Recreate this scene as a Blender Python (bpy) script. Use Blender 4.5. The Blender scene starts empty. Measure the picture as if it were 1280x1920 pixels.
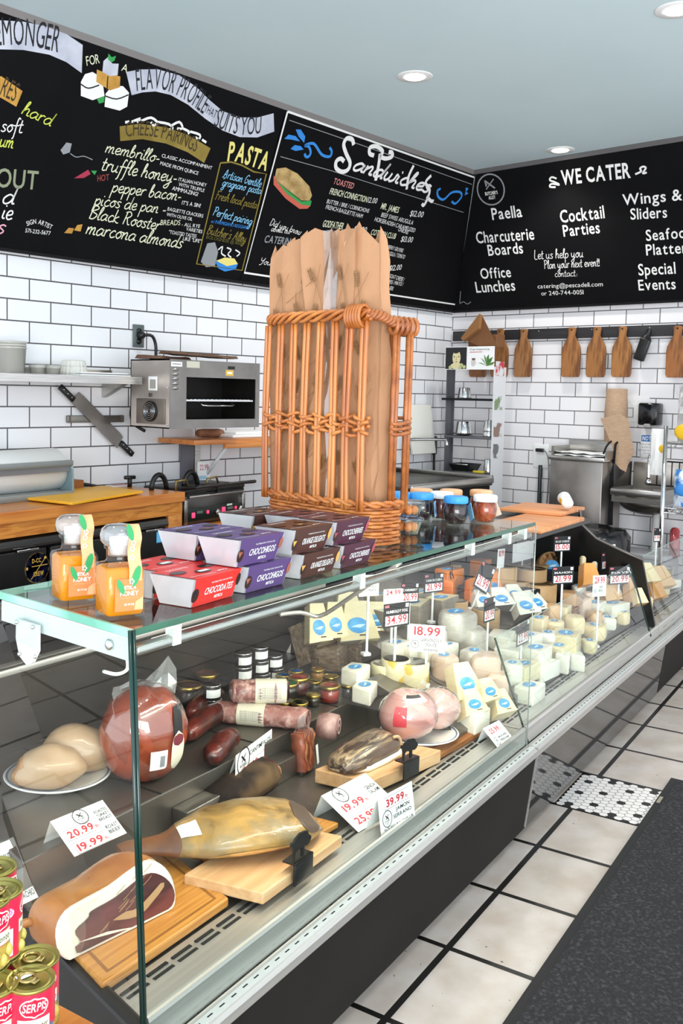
import bpy, bmesh, math, random
from mathutils import Vector, Matrix
PI = math.pi
S = bpy.context.scene
COL = S.collection

# ------------------------------------------------------------------ camera, world, lights, exposure
cam_data = bpy.data.cameras.new('camera')
cam = bpy.data.objects.new('camera', cam_data)
COL.objects.link(cam)
cam.matrix_world = Matrix(((0.74445, -0.06323, 0.664678, 0.0), (0.667367, 0.040061, -0.743651, 0.0), (0.020394, 0.997195, 0.072021, 1.41), (0.0, 0.0, 0.0, 1.0)))
cam_data.sensor_fit = 'AUTO'
cam_data.sensor_width = 36.0
cam_data.lens = 33.245
cam_data.shift_x = 65.43 / 1920
cam_data.shift_y = -97.3 / 1920
cam_data.clip_start = 0.05
cam_data.clip_end = 60
S.camera = cam
S.view_settings.view_transform = 'Standard'
S.view_settings.look = 'None'
S.view_settings.gamma = 1.0
S.view_settings.use_curve_mapping = False
S.view_settings.exposure = 0.58

def lin(h):
    h = h.lstrip('#')
    out = []
    for i in (0, 2, 4):
        c = int(h[i:i+2], 16) / 255
        out.append(c / 12.92 if c <= .04045 else ((c + .055) / 1.055) ** 2.4)
    return (*out, 1.0)

wd = bpy.data.worlds.new('daylight')
S.world = wd
wd.use_nodes = True
wd.node_tree.nodes['Background'].inputs['Color'].default_value = lin('#f4f8ff')
wd.node_tree.nodes['Background'].inputs['Strength'].default_value = 1.6

def light(name, kind, loc, power, color='#ffffff', size=.1, size_y=None, target=None, spot=None):
    d = bpy.data.lights.new(name, kind)
    d.energy = power
    d.color = lin(color)[:3]
    if kind == 'AREA':
        d.size = size
        if size_y:
            d.shape = 'RECTANGLE'; d.size_y = size_y
    elif kind in ('SPOT', 'POINT'):
        d.shadow_soft_size = size
    if kind == 'SPOT':
        d.spot_size = spot or 2.2; d.spot_blend = .6
    o = bpy.data.objects.new(name, d)
    COL.objects.link(o)
    o.location = loc
    if target is not None:
        o.rotation_euler = (Vector(target) - Vector(loc)).to_track_quat('-Z', 'Y').to_euler()
    return o

# daylight from the shop's glazed street front, behind and to the right of the camera
light('shopfront_daylight', 'AREA', (3.2, -2.2, 1.2), 210, '#fbfdff', 4.5, 2.2, target=(-1.5, 3.5, 2.5))
# the ceiling downlights that hang over the aisle, out of frame and in frame
for i, q in enumerate([(-1.63, 4.10), (-2.97, 4.08), (-3.0, 5.55), (-.3, 2.4), (-1.7, 2.4), (-.3, .6), (-2.4, 1.2), (-.3, 4.1)]):
    light('downlight', 'SPOT', (q[0], q[1], 2.93), 30 if q[1] > 4 else 14, '#fffaf4', .06, target=(q[0], q[1], 0), spot=2.3)

# ------------------------------------------------------------------ materials
MATS = {}
def nt(name):
    m = bpy.data.materials.new(name); m.use_nodes = True
    n = m.node_tree.nodes; l = m.node_tree.links
    return m, n, l, n['Principled BSDF']
def mat(name, col, rough=.5, metal=0., spec=.5, col2=None, scale=20., detail=4., lo=.35, hi=.65, bump=0., bscale=None,
        stretch=(1, 1, 1), emis=0., sss=0., coat=0., trans=0., col3=None, scale3=3., rot=(0, 0, 0), kind='noise', dist=0.):
    if name in MATS: return MATS[name]
    m, n, l, b = nt(name)
    b.inputs['Base Color'].default_value = lin(col)
    b.inputs['Roughness'].default_value = rough
    b.inputs['Metallic'].default_value = metal
    b.inputs['Specular IOR Level'].default_value = spec
    b.inputs['Coat Weight'].default_value = coat
    b.inputs['Coat Roughness'].default_value = .08
    if trans: b.inputs['Transmission Weight'].default_value = trans
    if sss:
        b.inputs['Subsurface Weight'].default_value = sss
        b.inputs['Subsurface Radius'].default_value = (.02, .01, .006)
        b.inputs['Subsurface Scale'].default_value = .5
    if emis:
        b.inputs['Emission Color'].default_value = lin(col)
        b.inputs['Emission Strength'].default_value = emis
    if col2 or bump:
        tc = n.new('ShaderNodeTexCoord'); mp = n.new('ShaderNodeMapping')
        mp.inputs['Scale'].default_value = stretch; mp.inputs['Rotation'].default_value = rot
        l.new(tc.outputs['Object'], mp.inputs['Vector'])
    if col2:
        if kind == 'wave':
            t = n.new('ShaderNodeTexWave'); t.inputs['Scale'].default_value = scale; t.inputs['Distortion'].default_value = dist
            t.inputs['Detail'].default_value = detail; t.inputs['Detail Scale'].default_value = 1.2; o = t.outputs['Fac']
        elif kind == 'voronoi':
            t = n.new('ShaderNodeTexVoronoi'); t.inputs['Scale'].default_value = scale; o = t.outputs['Distance']
        else:
            t = n.new('ShaderNodeTexNoise'); t.inputs['Scale'].default_value = scale; t.inputs['Detail'].default_value = detail
            t.inputs['Distortion'].default_value = dist; o = t.outputs['Fac']
        l.new(mp.outputs['Vector'], t.inputs['Vector'])
        r = n.new('ShaderNodeValToRGB')
        r.color_ramp.elements[0].position = lo; r.color_ramp.elements[0].color = lin(col)
        r.color_ramp.elements[1].position = hi; r.color_ramp.elements[1].color = lin(col2)
        l.new(o, r.inputs['Fac'])
        c = r.outputs['Color']
        if col3:
            t3 = n.new('ShaderNodeTexNoise'); t3.inputs['Scale'].default_value = scale3; t3.inputs['Detail'].default_value = 3
            l.new(mp.outputs['Vector'], t3.inputs['Vector'])
            r3 = n.new('ShaderNodeValToRGB'); r3.color_ramp.elements[0].position = .45; r3.color_ramp.elements[1].position = .6
            l.new(t3.outputs['Fac'], r3.inputs['Fac'])
            mx = n.new('ShaderNodeMix'); mx.data_type = 'RGBA'
            l.new(r3.outputs['Color'], mx.inputs['Factor']); l.new(c, mx.inputs['A']); mx.inputs['B'].default_value = lin(col3)
            c = mx.outputs['Result']
        l.new(c, b.inputs['Base Color'])
    if bump:
        tb = n.new('ShaderNodeTexNoise'); tb.inputs['Scale'].default_value = bscale or scale; tb.inputs['Detail'].default_value = 3
        l.new(mp.outputs['Vector'], tb.inputs['Vector'])
        bp = n.new('ShaderNodeBump'); bp.inputs['Strength'].default_value = bump; bp.inputs['Distance'].default_value = .01
        l.new(tb.outputs['Fac'], bp.inputs['Height']); l.new(bp.outputs['Normal'], b.inputs['Normal'])
    MATS[name] = m
    return m
def glass(name, tint='#f4fbf8', k=1.0, rough=0.0, base=0.0, milk=None, milkf=0.):
    """thin clear sheet: transparent with a fresnel mirror, optionally a little milky"""
    if name in MATS: return MATS[name]
    m, n, l, b = nt(name)
    n.remove(b)
    out = n['Material Output']
    t = n.new('ShaderNodeBsdfTransparent'); t.inputs['Color'].default_value = lin(tint)
    g = n.new('ShaderNodeBsdfGlossy'); g.inputs['Roughness'].default_value = rough
    f = n.new('ShaderNodeFresnel')
    ge = n.new('ShaderNodeNewGeometry'); io = n.new('ShaderNodeMath'); io.operation = 'MULTIPLY_ADD'     # same reflection from both sides of the sheet
    io.inputs[1].default_value = 1 / 1.5 - 1.5; io.inputs[2].default_value = 1.5
    l.new(ge.outputs['Backfacing'], io.inputs[0]); l.new(io.outputs[0], f.inputs['IOR'])
    a = n.new('ShaderNodeMath'); a.operation = 'MULTIPLY_ADD'; a.inputs[1].default_value = k; a.inputs[2].default_value = base
    a.use_clamp = True
    l.new(f.outputs[0], a.inputs[0])
    src = t.outputs[0]
    if milk:
        d = n.new('ShaderNodeBsdfDiffuse'); d.inputs['Color'].default_value = lin(milk)
        mm = n.new('ShaderNodeMixShader'); mm.inputs[0].default_value = milkf
        l.new(t.outputs[0], mm.inputs[1]); l.new(d.outputs[0], mm.inputs[2]); src = mm.outputs[0]
    mx = n.new('ShaderNodeMixShader')
    l.new(a.outputs[0], mx.inputs[0]); l.new(src, mx.inputs[1]); l.new(g.outputs[0], mx.inputs[2])
    l.new(mx.outputs[0], out.inputs['Surface'])
    MATS[name] = m
    return m
def brickmat(name, c1, c2, mortar, bw, rh, ms, off, rough, noise=None, spec=.5):
    m, n, l, b = nt(name)
    tc = n.new('ShaderNodeTexCoord'); t = n.new('ShaderNodeTexBrick')
    t.offset = off; t.inputs['Scale'].default_value = 1
    t.inputs['Brick Width'].default_value = bw; t.inputs['Row Height'].default_value = rh
    t.inputs['Mortar Size'].default_value = ms; t.inputs['Mortar Smooth'].default_value = .1
    t.inputs['Color1'].default_value = lin(c1); t.inputs['Color2'].default_value = lin(c2); t.inputs['Mortar'].default_value = lin(mortar)
    l.new(tc.outputs['Object'], t.inputs['Vector'])
    c = t.outputs['Color']
    if noise:
        q = n.new('ShaderNodeTexNoise'); q.inputs['Scale'].default_value = 9; q.inputs['Detail'].default_value = 6
        l.new(tc.outputs['Object'], q.inputs['Vector'])
        r = n.new('ShaderNodeValToRGB'); r.color_ramp.elements[0].position = .35; r.color_ramp.elements[1].position = .65
        r.color_ramp.elements[0].color = lin(noise); r.color_ramp.elements[1].color = (1, 1, 1, 1)
        l.new(q.outputs['Fac'], r.inputs['Fac'])
        mx = n.new('ShaderNodeMix'); mx.data_type = 'RGBA'; mx.blend_type = 'MULTIPLY'; mx.inputs['Factor'].default_value = 1
        l.new(c, mx.inputs['A']); l.new(r.outputs['Color'], mx.inputs['B']); c = mx.outputs['Result']
        # chipped dark specks of grout dirt
        q2 = n.new('ShaderNodeTexNoise'); q2.inputs['Scale'].default_value = 55; q2.inputs['Detail'].default_value = 2
        l.new(tc.outputs['Object'], q2.inputs['Vector'])
        r2 = n.new('ShaderNodeValToRGB'); r2.color_ramp.elements[0].position = .735; r2.color_ramp.elements[1].position = .75
        l.new(q2.outputs['Fac'], r2.inputs['Fac'])
        m2 = n.new('ShaderNodeMix'); m2.data_type = 'RGBA'
        l.new(r2.outputs['Color'], m2.inputs['Factor']); l.new(c, m2.inputs['A']); m2.inputs['B'].default_value = lin('#1c1a18'); c = m2.outputs['Result']
    l.new(c, b.inputs['Base Color'])
    b.inputs['Roughness'].default_value = rough; b.inputs['Specular IOR Level'].default_value = spec
    bp = n.new('ShaderNodeBump'); bp.inputs['Strength'].default_value = .4; bp.inputs['Distance'].default_value = .002; bp.invert = True
    l.new(t.outputs['Fac'], bp.inputs['Height']); l.new(bp.outputs['Normal'], b.inputs['Normal'])
    return m

M_white = mat('white_plastic', '#f2f3f2', .4)
M_paper = mat('white_paper', '#f0f1f0', .7)
M_black = mat('black_plastic', '#121212', .4)
M_matte = mat('matte_black', '#121214', .65, spec=.25)
M_steel = mat('brushed_steel', '#9c9a96', .32, 1., col2='#b9b7b2', scale=8, stretch=(1, 1, 40))
M_steel_h = mat('brushed_steel_lengthwise', '#aeaca8', .3, 1., col2='#c6c4c0', scale=6, stretch=(1, 30, 30))
M_dsteel = mat('dark_steel', '#4b4844', .35, .9, col2='#5d5a55', scale=6)
M_chrome = mat('chrome', '#d8d8d8', .12, 1.)
M_alu = mat('anodised_aluminium', '#bdbab5', .42, .75, col2='#c9c6c1', scale=5, stretch=(.3, 20, 20))
M_gold = mat('gold_lacquer_tin', '#b99a48', .28, 1., col2='#cbb064', scale=12)
M_ink = mat('black_ink', '#17171a', .6)
M_red = mat('red_marker', '#c2182c', .5)
M_glass = glass('clear_glass')
M_gedge = mat('green_glass_edge', '#07432f', .2, col2='#0e5e43', scale=6, spec=.8)
M_gedge2 = mat('pale_glass_edge', '#9fd6c2', .15, col2='#5fa38d', scale=7)
M_film = glass('clear_film', '#fbfbfb', 2.2, .06, .02)
M_bag = glass('milky_film', '#f6f6f6', 1.2, .12, .03, '#f0f0f0', .16)

# ------------------------------------------------------------------ frames
MC = Matrix(((-0.150317, -0.988636, -0.001804, -1.1e-05), (0.988565, -0.150328, 0.011863, 7.5e-05), (-0.012, -0.0, 0.999928, 0.0126), (0.0, 0.0, 0.0, 1.0)))     # counter: x along it (away from the camera), y into it, z up
ML = Matrix(((0, -1, 0, -4.0436), (1, 0, 0, 0), (0, 0, 1, 0), (0, 0, 0, 1)))       # left wall: x along, -y out of the wall
MB_ = Matrix.Translation((0, 6.16, 0))                                         # back wall
TILT = 0.3824
def T3(x, y, z): return Matrix.Translation((x, y, z))
def RZ(a): return Matrix.Rotation(a, 4, 'Z')
def RX(a): return Matrix.Rotation(a, 4, 'X')
def RY(a): return Matrix.Rotation(a, 4, 'Y')
UP = RX(PI / 2)                # flat lettering stood up, facing -y
ID = Matrix.Identity(4)

# ------------------------------------------------------------------ mesh building
class MB:
    def __init__(s):
        s.v = []; s.f = []; s.i = []; s.sm = []; s.m = []
    def mi(s, m):
        if m not in s.m: s.m.append(m)
        return s.m.index(m)
    def add(s, vs, fs, m, smooth=False, M=None):
        b = len(s.v); k = s.mi(m)
        for p in vs:
            p = Vector(p)
            s.v.append(M @ p if M is not None else p)
        for f in fs:
            s.f.append([b + q for q in f]); s.i.append(k); s.sm.append(smooth)
        return s
    def box(s, x0, x1, y0, y1, z0, z1, m, bev=0., M=None, seg=2):
        if bev <= 0:
            vs = [(x, y, z) for z in (z0, z1) for y in (y0, y1) for x in (x0, x1)]
            fs = [(0, 2, 3, 1), (4, 5, 7, 6), (0, 1, 5, 4), (2, 6, 7, 3), (0, 4, 6, 2), (1, 3, 7, 5)]
            return s.add(vs, fs, m, False, M)
        bm = bmesh.new()
        bmesh.ops.create_cube(bm, size=1)
        for v in bm.verts:
            v.co = Vector(((x0 + x1) / 2 + v.co.x * (x1 - x0), (y0 + y1) / 2 + v.co.y * (y1 - y0), (z0 + z1) / 2 + v.co.z * (z1 - z0)))
        bmesh.ops.bevel(bm, geom=bm.edges[:], offset=bev, segments=seg, affect='EDGES', profile=.5)
        return s.bm(bm, m, seg > 1, M)
    def bm(s, bm, m, smooth=False, M=None):
        bm.verts.index_update()
        s.add([v.co.copy() for v in bm.verts], [[v.index for v in f.verts] for f in bm.faces], m, smooth, M)
        bm.free()
        return s
    def prism(s, poly, z0, z1, m, bev=0., M=None, smooth=False, seg=2):
        """polygon in xy raised along z"""
        bm = bmesh.new()
        n = len(poly)
        a = [bm.verts.new((p[0], p[1], z0)) for p in poly]; b = [bm.verts.new((p[0], p[1], z1)) for p in poly]
        bm.faces.new(a[::-1]); bm.faces.new(b)
        for i in range(n): bm.faces.new((a[i], a[(i + 1) % n], b[(i + 1) % n], b[i]))
        bmesh.ops.recalc_face_normals(bm, faces=bm.faces)
        if bev: bmesh.ops.bevel(bm, geom=bm.edges[:], offset=bev, segments=seg, affect='EDGES', profile=.5)
        return s.bm(bm, m, smooth, M)
    def flat(s, poly, z, m, M=None):
        return s.add([(p[0], p[1], z) for p in poly], [list(range(len(poly)))], m, False, M)
    def tube(s, pts, r, m, n=8, closed=False, M=None, flat=1.):
        P = [Vector(p) for p in pts]; k = len(P)
        rs = r if isinstance(r, (list, tuple)) else [r] * k
        vs = []; up = None
        for i in range(k):
            if closed: t = P[(i + 1) % k] - P[i - 1]
            else: t = P[min(i + 1, k - 1)] - P[max(i - 1, 0)]
            if t.length < 1e-9: t = Vector((0, 0, 1))
            t.normalize()
            if up is None:
                up = Vector((0, 0, 1)) if abs(t.z) < .9 else Vector((1, 0, 0))
            x = up - t * up.dot(t)
            if x.length < 1e-6: x = t.orthogonal()
            x.normalize(); up = x; y = t.cross(x)
            for j in range(n):
                a = 2 * PI * j / n
                vs.append(P[i] + (x * math.cos(a) * flat + y * math.sin(a)) * rs[i])
        fs = []
        for i in range(k if closed else k - 1):
            for j in range(n):
                a = i * n + j; b = i * n + (j + 1) % n; c = ((i + 1) % k) * n + (j + 1) % n; d = ((i + 1) % k) * n + j
                fs.append((a, b, c, d))
        if not closed: fs += [list(range(n))[::-1], [(k - 1) * n + j for j in range(n)]]
        return s.add(vs, fs, m, True, M)
    def lathe(s, prof, m, n=24, c=(0, 0, 0), M=None, sq=1., smooth=True, a0=0., a1=2 * PI, cap=True):
        vs = []; fs = []; full = abs(a1 - a0 - 2 * PI) < 1e-6
        k = n if full else n + 1
        for r, z in prof:
            for j in range(k):
                a = a0 + (a1 - a0) * j / n
                vs.append((c[0] + r * math.cos(a), c[1] + r * sq * math.sin(a), c[2] + z))
        for i in range(len(prof) - 1):
            for j in range(n):
                q = (j + 1) % k
                fs.append((i * k + j, i * k + q, (i + 1) * k + q, (i + 1) * k + j))
        if full and cap:
            if prof[0][0] > 1e-6: fs.append(list(range(k))[::-1])
            if prof[-1][0] > 1e-6: fs.append([(len(prof) - 1) * k + j for j in range(k)])
        return s.add(vs, fs, m, smooth, M)
    def cyl(s, c, r, h, m, n=24, M=None, bev=0.):
        b = bev
        pr = [(r - b, 0), (r, b), (r, h - b), (r - b, h)] if b else [(r, 0), (r, h)]
        return s.lathe(pr, m, n, c, M, smooth=True)
    def ell(s, c, r, m, n=16, k=10, M=None, f=None):
        vs = []; fs = []
        for i in range(k + 1):
            th = PI * i / k
            for j in range(n):
                a = 2 * PI * j / n
                p = Vector((math.sin(th) * math.cos(a), math.sin(th) * math.sin(a), math.cos(th)))
                q = f(p) if f else 1.
                vs.append((c[0] + p.x * r[0] * q, c[1] + p.y * r[1] * q, c[2] + p.z * r[2] * q))
        for i in range(k):
            for j in range(n): fs.append((i * n + j, (i + 1) * n + j, (i + 1) * n + (j + 1) % n, i * n + (j + 1) % n))
        return s.add(vs, fs, m, True, M)
    def loft(s, rings, m, cap=True, smooth=True, M=None, closed=True, capm=None):
        n = len(rings[0]); vs = [p for r in rings for p in r]; fs = []
        for i in range(len(rings) - 1):
            for j in range(n if closed else n - 1):
                q = (j + 1) % n
                fs.append((i * n + j, i * n + q, (i + 1) * n + q, (i + 1) * n + j))
        s.add(vs, fs, m, smooth, M)
        if cap:
            s.add(rings[0], [list(range(n))[::-1]], capm or m, False, M)
            s.add(rings[-1], [list(range(n))], capm or m, False, M)
        return s
    def text(s, t, m, M=ID, h=.01, w=None, bold=0, shear=0., align='L', sp=0., z=.0006):
        x = 0; items = []
        for ch in t:
            vs, fs, adv = glyph(ch, bold)
            items.append((x, vs, fs)); x += adv + sp
        x -= sp
        if x <= 0: return s
        sy = h / CAP; sx = (w / x) if w else sy
        ox = {'L': 0, 'C': -x / 2, 'R': -x}[align]
        for x0, vs, fs in items:
            if fs: s.add([((x0 + ox + p[0]) * sx + shear * p[1] * sy, p[1] * sy, z) for p in vs], fs, m, False, M)
        return s
    def arctext(s, t, m, path, h, M=ID, bold=0, z=.0006, fill=1.):
        """letters along a polyline in the plane"""
        P = spline(path, 6)
        L = [0]
        for a, b in zip(P, P[1:]): L.append(L[-1] + (b - a).length)
        adv = [glyph(c, bold)[2] for c in t]; tot = sum(adv); k = L[-1] / tot
        sy = h / CAP; x = 0
        for c, a in zip(t, adv):
            d = (x + a / 2) * k
            i = max(j for j in range(len(L) - 1) if L[j] <= d + 1e-9)
            tv = (P[i + 1] - P[i]).normalized(); q = P[i] + tv * (d - L[i]); nv = Vector((-tv.y, tv.x))
            vs, fs, _ = glyph(c, bold)
            s.add([(q.x + tv.x * (p[0] - a / 2) * k * fill + nv.x * p[1] * sy, q.y + tv.y * (p[0] - a / 2) * k * fill + nv.y * p[1] * sy, z) for p in vs], fs, m, False, M)
            x += a
        return s
    def ribbon(s, pts, w, m, M=ID, z=.0006, smooth=3):
        P = spline(pts, smooth) if smooth else [Vector((p[0], p[1])) for p in pts]
        vs = []
        for i, p in enumerate(P):
            t = P[min(i + 1, len(P) - 1)] - P[max(i - 1, 0)]
            if t.length < 1e-9: t = Vector((1, 0))
            t.normalize(); nv = Vector((-t.y, t.x)) * w / 2
            vs += [(p.x + nv.x, p.y + nv.y, z), (p.x - nv.x, p.y - nv.y, z)]
        return s.add(vs, [(2 * i, 2 * i + 1, 2 * i + 3, 2 * i + 2) for i in range(len(P) - 1)], m, False, M)
    def script(s, t, m, M=ID, xh=.03, w=None, pen=.16, slant=.18, z=.0006):
        x = 0; out = []
        for ch in t:
            adv, strokes = CURSIVE.get(ch, (.5, []))
            for st in strokes: out.append([(x + p[0] + slant * p[1], p[1]) for p in st])
            x += adv
        k = xh; kx = (w / x) if w else k
        for st in out: s.ribbon([(p[0] * kx, p[1] * k) for p in st], pen * k, m, M, z)
        return s
    def build(s, name, parent=None, M=None, mods=None):
        me = bpy.data.meshes.new(name)
        me.from_pydata([tuple(v) for v in s.v], [], s.f)
        for m in s.m: me.materials.append(m)
        me.polygons.foreach_set('material_index', s.i)
        me.polygons.foreach_set('use_smooth', s.sm)
        me.update()
        o = bpy.data.objects.new(name, me)
        COL.objects.link(o)
        if parent is not None: o.parent = parent
        if M is not None: o.matrix_local = M
        if mods == 'sub':
            d = o.modifiers.new('s', 'SUBSURF'); d.levels = 1; d.render_levels = 2
        return o

def spline(pts, k=3):
    P = [Vector((p[0], p[1])) for p in pts]
    if len(P) < 3: return P
    out = []
    for i in range(len(P) - 1):
        a = P[max(i - 1, 0)]; b = P[i]; c = P[i + 1]; d = P[min(i + 2, len(P) - 1)]
        for j in range(k):
            t = j / k
            out.append(.5 * (2 * b + (c - a) * t + (2 * a - 5 * b + 4 * c - d) * t * t + (3 * b - a - 3 * c + d) * t ** 3))
    out.append(P[-1])
    return out
def spline3(pts, k=4, closed=False):
    P = [Vector(p) for p in pts]; n = len(P); out = []
    for i in range(n if closed else n - 1):
        if closed: a, b, c, d = P[i - 1], P[i], P[(i + 1) % n], P[(i + 2) % n]
        else: a, b, c, d = P[max(i - 1, 0)], P[i], P[i + 1], P[min(i + 2, n - 1)]
        for j in range(k):
            t = j / k
            out.append(.5 * (2 * b + (c - a) * t + (2 * a - 5 * b + 4 * c - d) * t * t + (3 * b - a - 3 * c + d) * t ** 3))
    if not closed: out.append(P[-1])
    return out

_G = {}
def _font(body, bold):
    cu = bpy.data.curves.new('t', 'FONT'); cu.body = body; cu.size = 1; cu.offset = bold; cu.resolution_u = 3
    ob = bpy.data.objects.new('t', cu); COL.objects.link(ob)
    dg = bpy.context.evaluated_depsgraph_get()
    me = bpy.data.meshes.new_from_object(ob.evaluated_get(dg))
    vs = [tuple(v.co) for v in me.vertices]; fs = [list(p.vertices) for p in me.polygons]
    bpy.data.objects.remove(ob); bpy.data.curves.remove(cu); bpy.data.meshes.remove(me)
    return vs, fs
def glyph(ch, bold=0):
    key = (ch, bold)
    if key not in _G:
        bo = (0, .012, .026)[bold]
        if ch == ' ': _G[key] = ([], [], .28)
        else:
            vs, fs = _font(ch, bo)
            x0 = min(v[0] for v in vs); x1 = max(v[0] for v in vs)
            _G[key] = ([(v[0] - x0 + .045, v[1]) for v in vs], fs, x1 - x0 + .09)
    return _G[key]
CAP = max(v[1] for v in glyph('H')[0])

B_ = [(.72, .8), (.42, 1), (.1, .6), (.15, .12), (.42, .04), (.7, .5)]
CURSIVE = {
 'a': (.92, [B_ + [(.76, .95)], [(.76, .95), (.73, .2), (.95, .1)]]), 'b': (.8, [[(.08, .6), (.3, 1.6), (.24, 2), (.1, 1.6), (.1, .2), (.4, 0), (.66, .5), (.4, .92), (.15, .6)]]),
 'c': (.74, [[(.65, .85), (.4, 1), (.1, .5), (.35, 0), (.75, .2)]]), 'd': (.94, [B_ + [(.8, 2)], [(.8, 2), (.75, .2), (.95, .1)]]),
 'e': (.74, [[(.08, .42), (.6, .62), (.5, 1), (.2, .9), (.1, .4), (.35, 0), (.75, .2)]]), 'f': (.6, [[(.62, 1.8), (.42, 2), (.3, 1.4), (.25, -.6), (.08, -.9)], [(.02, .9), (.6, .96)]]),
 'g': (.9, [B_ + [(.76, .95)], [(.76, .95), (.74, -.6), (.4, -1), (.12, -.7), (.9, .12)]]), 'h': (.84, [[(.06, .3), (.3, 1.7), (.22, 2), (.12, 1.6), (.1, 0)], [(.1, .5), (.4, 1), (.6, .8), (.6, .1), (.85, .1)]]),
 'i': (.38, [[(.1, .95), (.12, .12), (.38, .1)], [(.1, 1.42), (.18, 1.5)]]), 'k': (.76, [[(.1, 2), (.1, 0)], [(.6, 1), (.12, .5), (.6, 0), (.76, .1)]]),
 'l': (.42, [[(.04, .3), (.35, 1.6), (.26, 2), (.12, 1.5), (.15, .1), (.42, .1)]]), 'm': (1.16, [[(.08, 1), (.1, 0)], [(.1, .5), (.35, 1), (.5, .8), (.5, 0)], [(.5, .5), (.75, 1), (.9, .8), (.9, .1), (1.15, .1)]]),
 'n': (.82, [[(.08, 1), (.1, 0)], [(.1, .5), (.38, 1), (.56, .8), (.56, .1), (.82, .1)]]), 'o': (.8, [[(.4, 1), (.08, .5), (.4, 0), (.7, .5), (.4, 1), (.82, .88)]]),
 'p': (.8, [[(.1, 1), (.1, -1)], [(.1, .6), (.45, 1), (.7, .5), (.4, 0), (.12, .2)]]), 'r': (.62, [[(.1, 1), (.12, 0)], [(.12, .6), (.35, 1), (.6, .9)]]),
 's': (.66, [[(.6, .85), (.35, 1), (.15, .75), (.55, .3), (.35, 0), (.05, .15)]]), 't': (.56, [[(.26, 1.7), (.2, .2), (.4, 0), (.56, .1)], [(0, 1.05), (.5, 1.1)]]),
 'u': (.88, [[(.08, 1), (.1, .3), (.3, 0), (.6, .4), (.64, 1)], [(.64, 1), (.64, .1), (.88, .1)]]), 'v': (.78, [[(.06, 1), (.32, 0), (.55, .9), (.78, .9)]]), 'x': (.72, [[(.08, 1), (.6, 0)], [(.6, 1), (.06, 0)]]), 'w': (1.1, [[(.08, 1), (.1, .3), (.3, 0), (.5, .3), (.5, 1)], [(.5, .3), (.7, 0), (.95, .3), (.95, 1), (1.1, .9)]]),
 'y': (.88, [[(.08, 1), (.1, .4), (.3, .1), (.6, .5), (.64, 1)], [(.64, 1), (.62, -.6), (.35, -1), (.1, -.7), (.88, .12)]]),
 'A': (1.2, [[(.02, 0), (.3, .4), (.62, 2), (.95, 0)], [(.2, .8), (.95, .8)]]), 'B': (1.05, [[(.15, 2), (.15, 0)], [(.0, 1.8), (.5, 2), (.8, 1.6), (.2, 1.1), (.9, .7), (.6, .02), (.1, .05)]]),
 'F': (.9, [[(.2, 1.9), (.25, .1), (.05, 0)], [(0, 1.9), (.95, 1.95)], [(.1, 1.05), (.7, 1.1)]]), 'G': (1.05, [[(.85, 1.7), (.5, 2), (.1, 1.2), (.3, .05), (.8, .3), (.85, .9), (.5, .9)]]),
 'P': (.95, [[(.2, 2), (.2, 0)], [(0, 1.8), (.5, 2), (.85, 1.5), (.5, 1), (.2, 1)]]), 'R': (1.1, [[(.2, 2), (.2, 0)], [(0, 1.8), (.5, 2), (.85, 1.5), (.5, 1.05), (.2, 1)], [(.45, 1.02), (.8, .1), (1.05, .1)]]),
 'D': (1.1, [[(.2, 2), (.2, 0), (.6, .05), (.95, .9), (.6, 1.9), (0, 1.95)]]), 'Y': (.95, [[(.05, 2), (.2, 1.1), (.6, 1.1), (.85, 2)], [(.85, 2), (.6, 0), (.2, -.3)]]),
 'L': (.8, [[(.2, 2), (.15, .1), (.75, 0)]]), ' ': (.5, []), '-': (.6, [[(.1, .5), (.5, .55)]]), '"': (.35, [[(.1, 2), (.1, 1.6)], [(.28, 2), (.28, 1.6)]]), "'": (.25, [[(.12, 2), (.1, 1.6)]]),
}

# ------------------------------------------------------------------ naming
def tag(o, label, cat, group=None):
    o['label'] = label; o['category'] = cat
    if group: o['group'] = group
    return o
def thing(name, label, cat, M=ID, group=None):
    o = bpy.data.objects.new(name, None); o.empty_display_size = .05
    COL.objects.link(o); o.matrix_world = M
    return tag(o, label, cat, group)
def struct(o):
    o['kind'] = 'structure'; return o
def stuff(o):
    o['kind'] = 'stuff'; return o
def copy_tree(o, M, label, group=None):
    c = o.copy(); COL.objects.link(c); c.matrix_world = M; c['label'] = label
    if group: c['group'] = group
    for ch in list(o.children):
        d = ch.copy(); COL.objects.link(d); d.parent = c
        for g in list(ch.children):
            e = g.copy(); COL.objects.link(e); e.parent = d
    return c
ORD = ['first', 'second', 'third', 'fourth', 'fifth', 'sixth', 'seventh', 'eighth', 'ninth', 'tenth', 'eleventh', 'twelfth', 'thirteenth', 'fourteenth']

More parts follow.
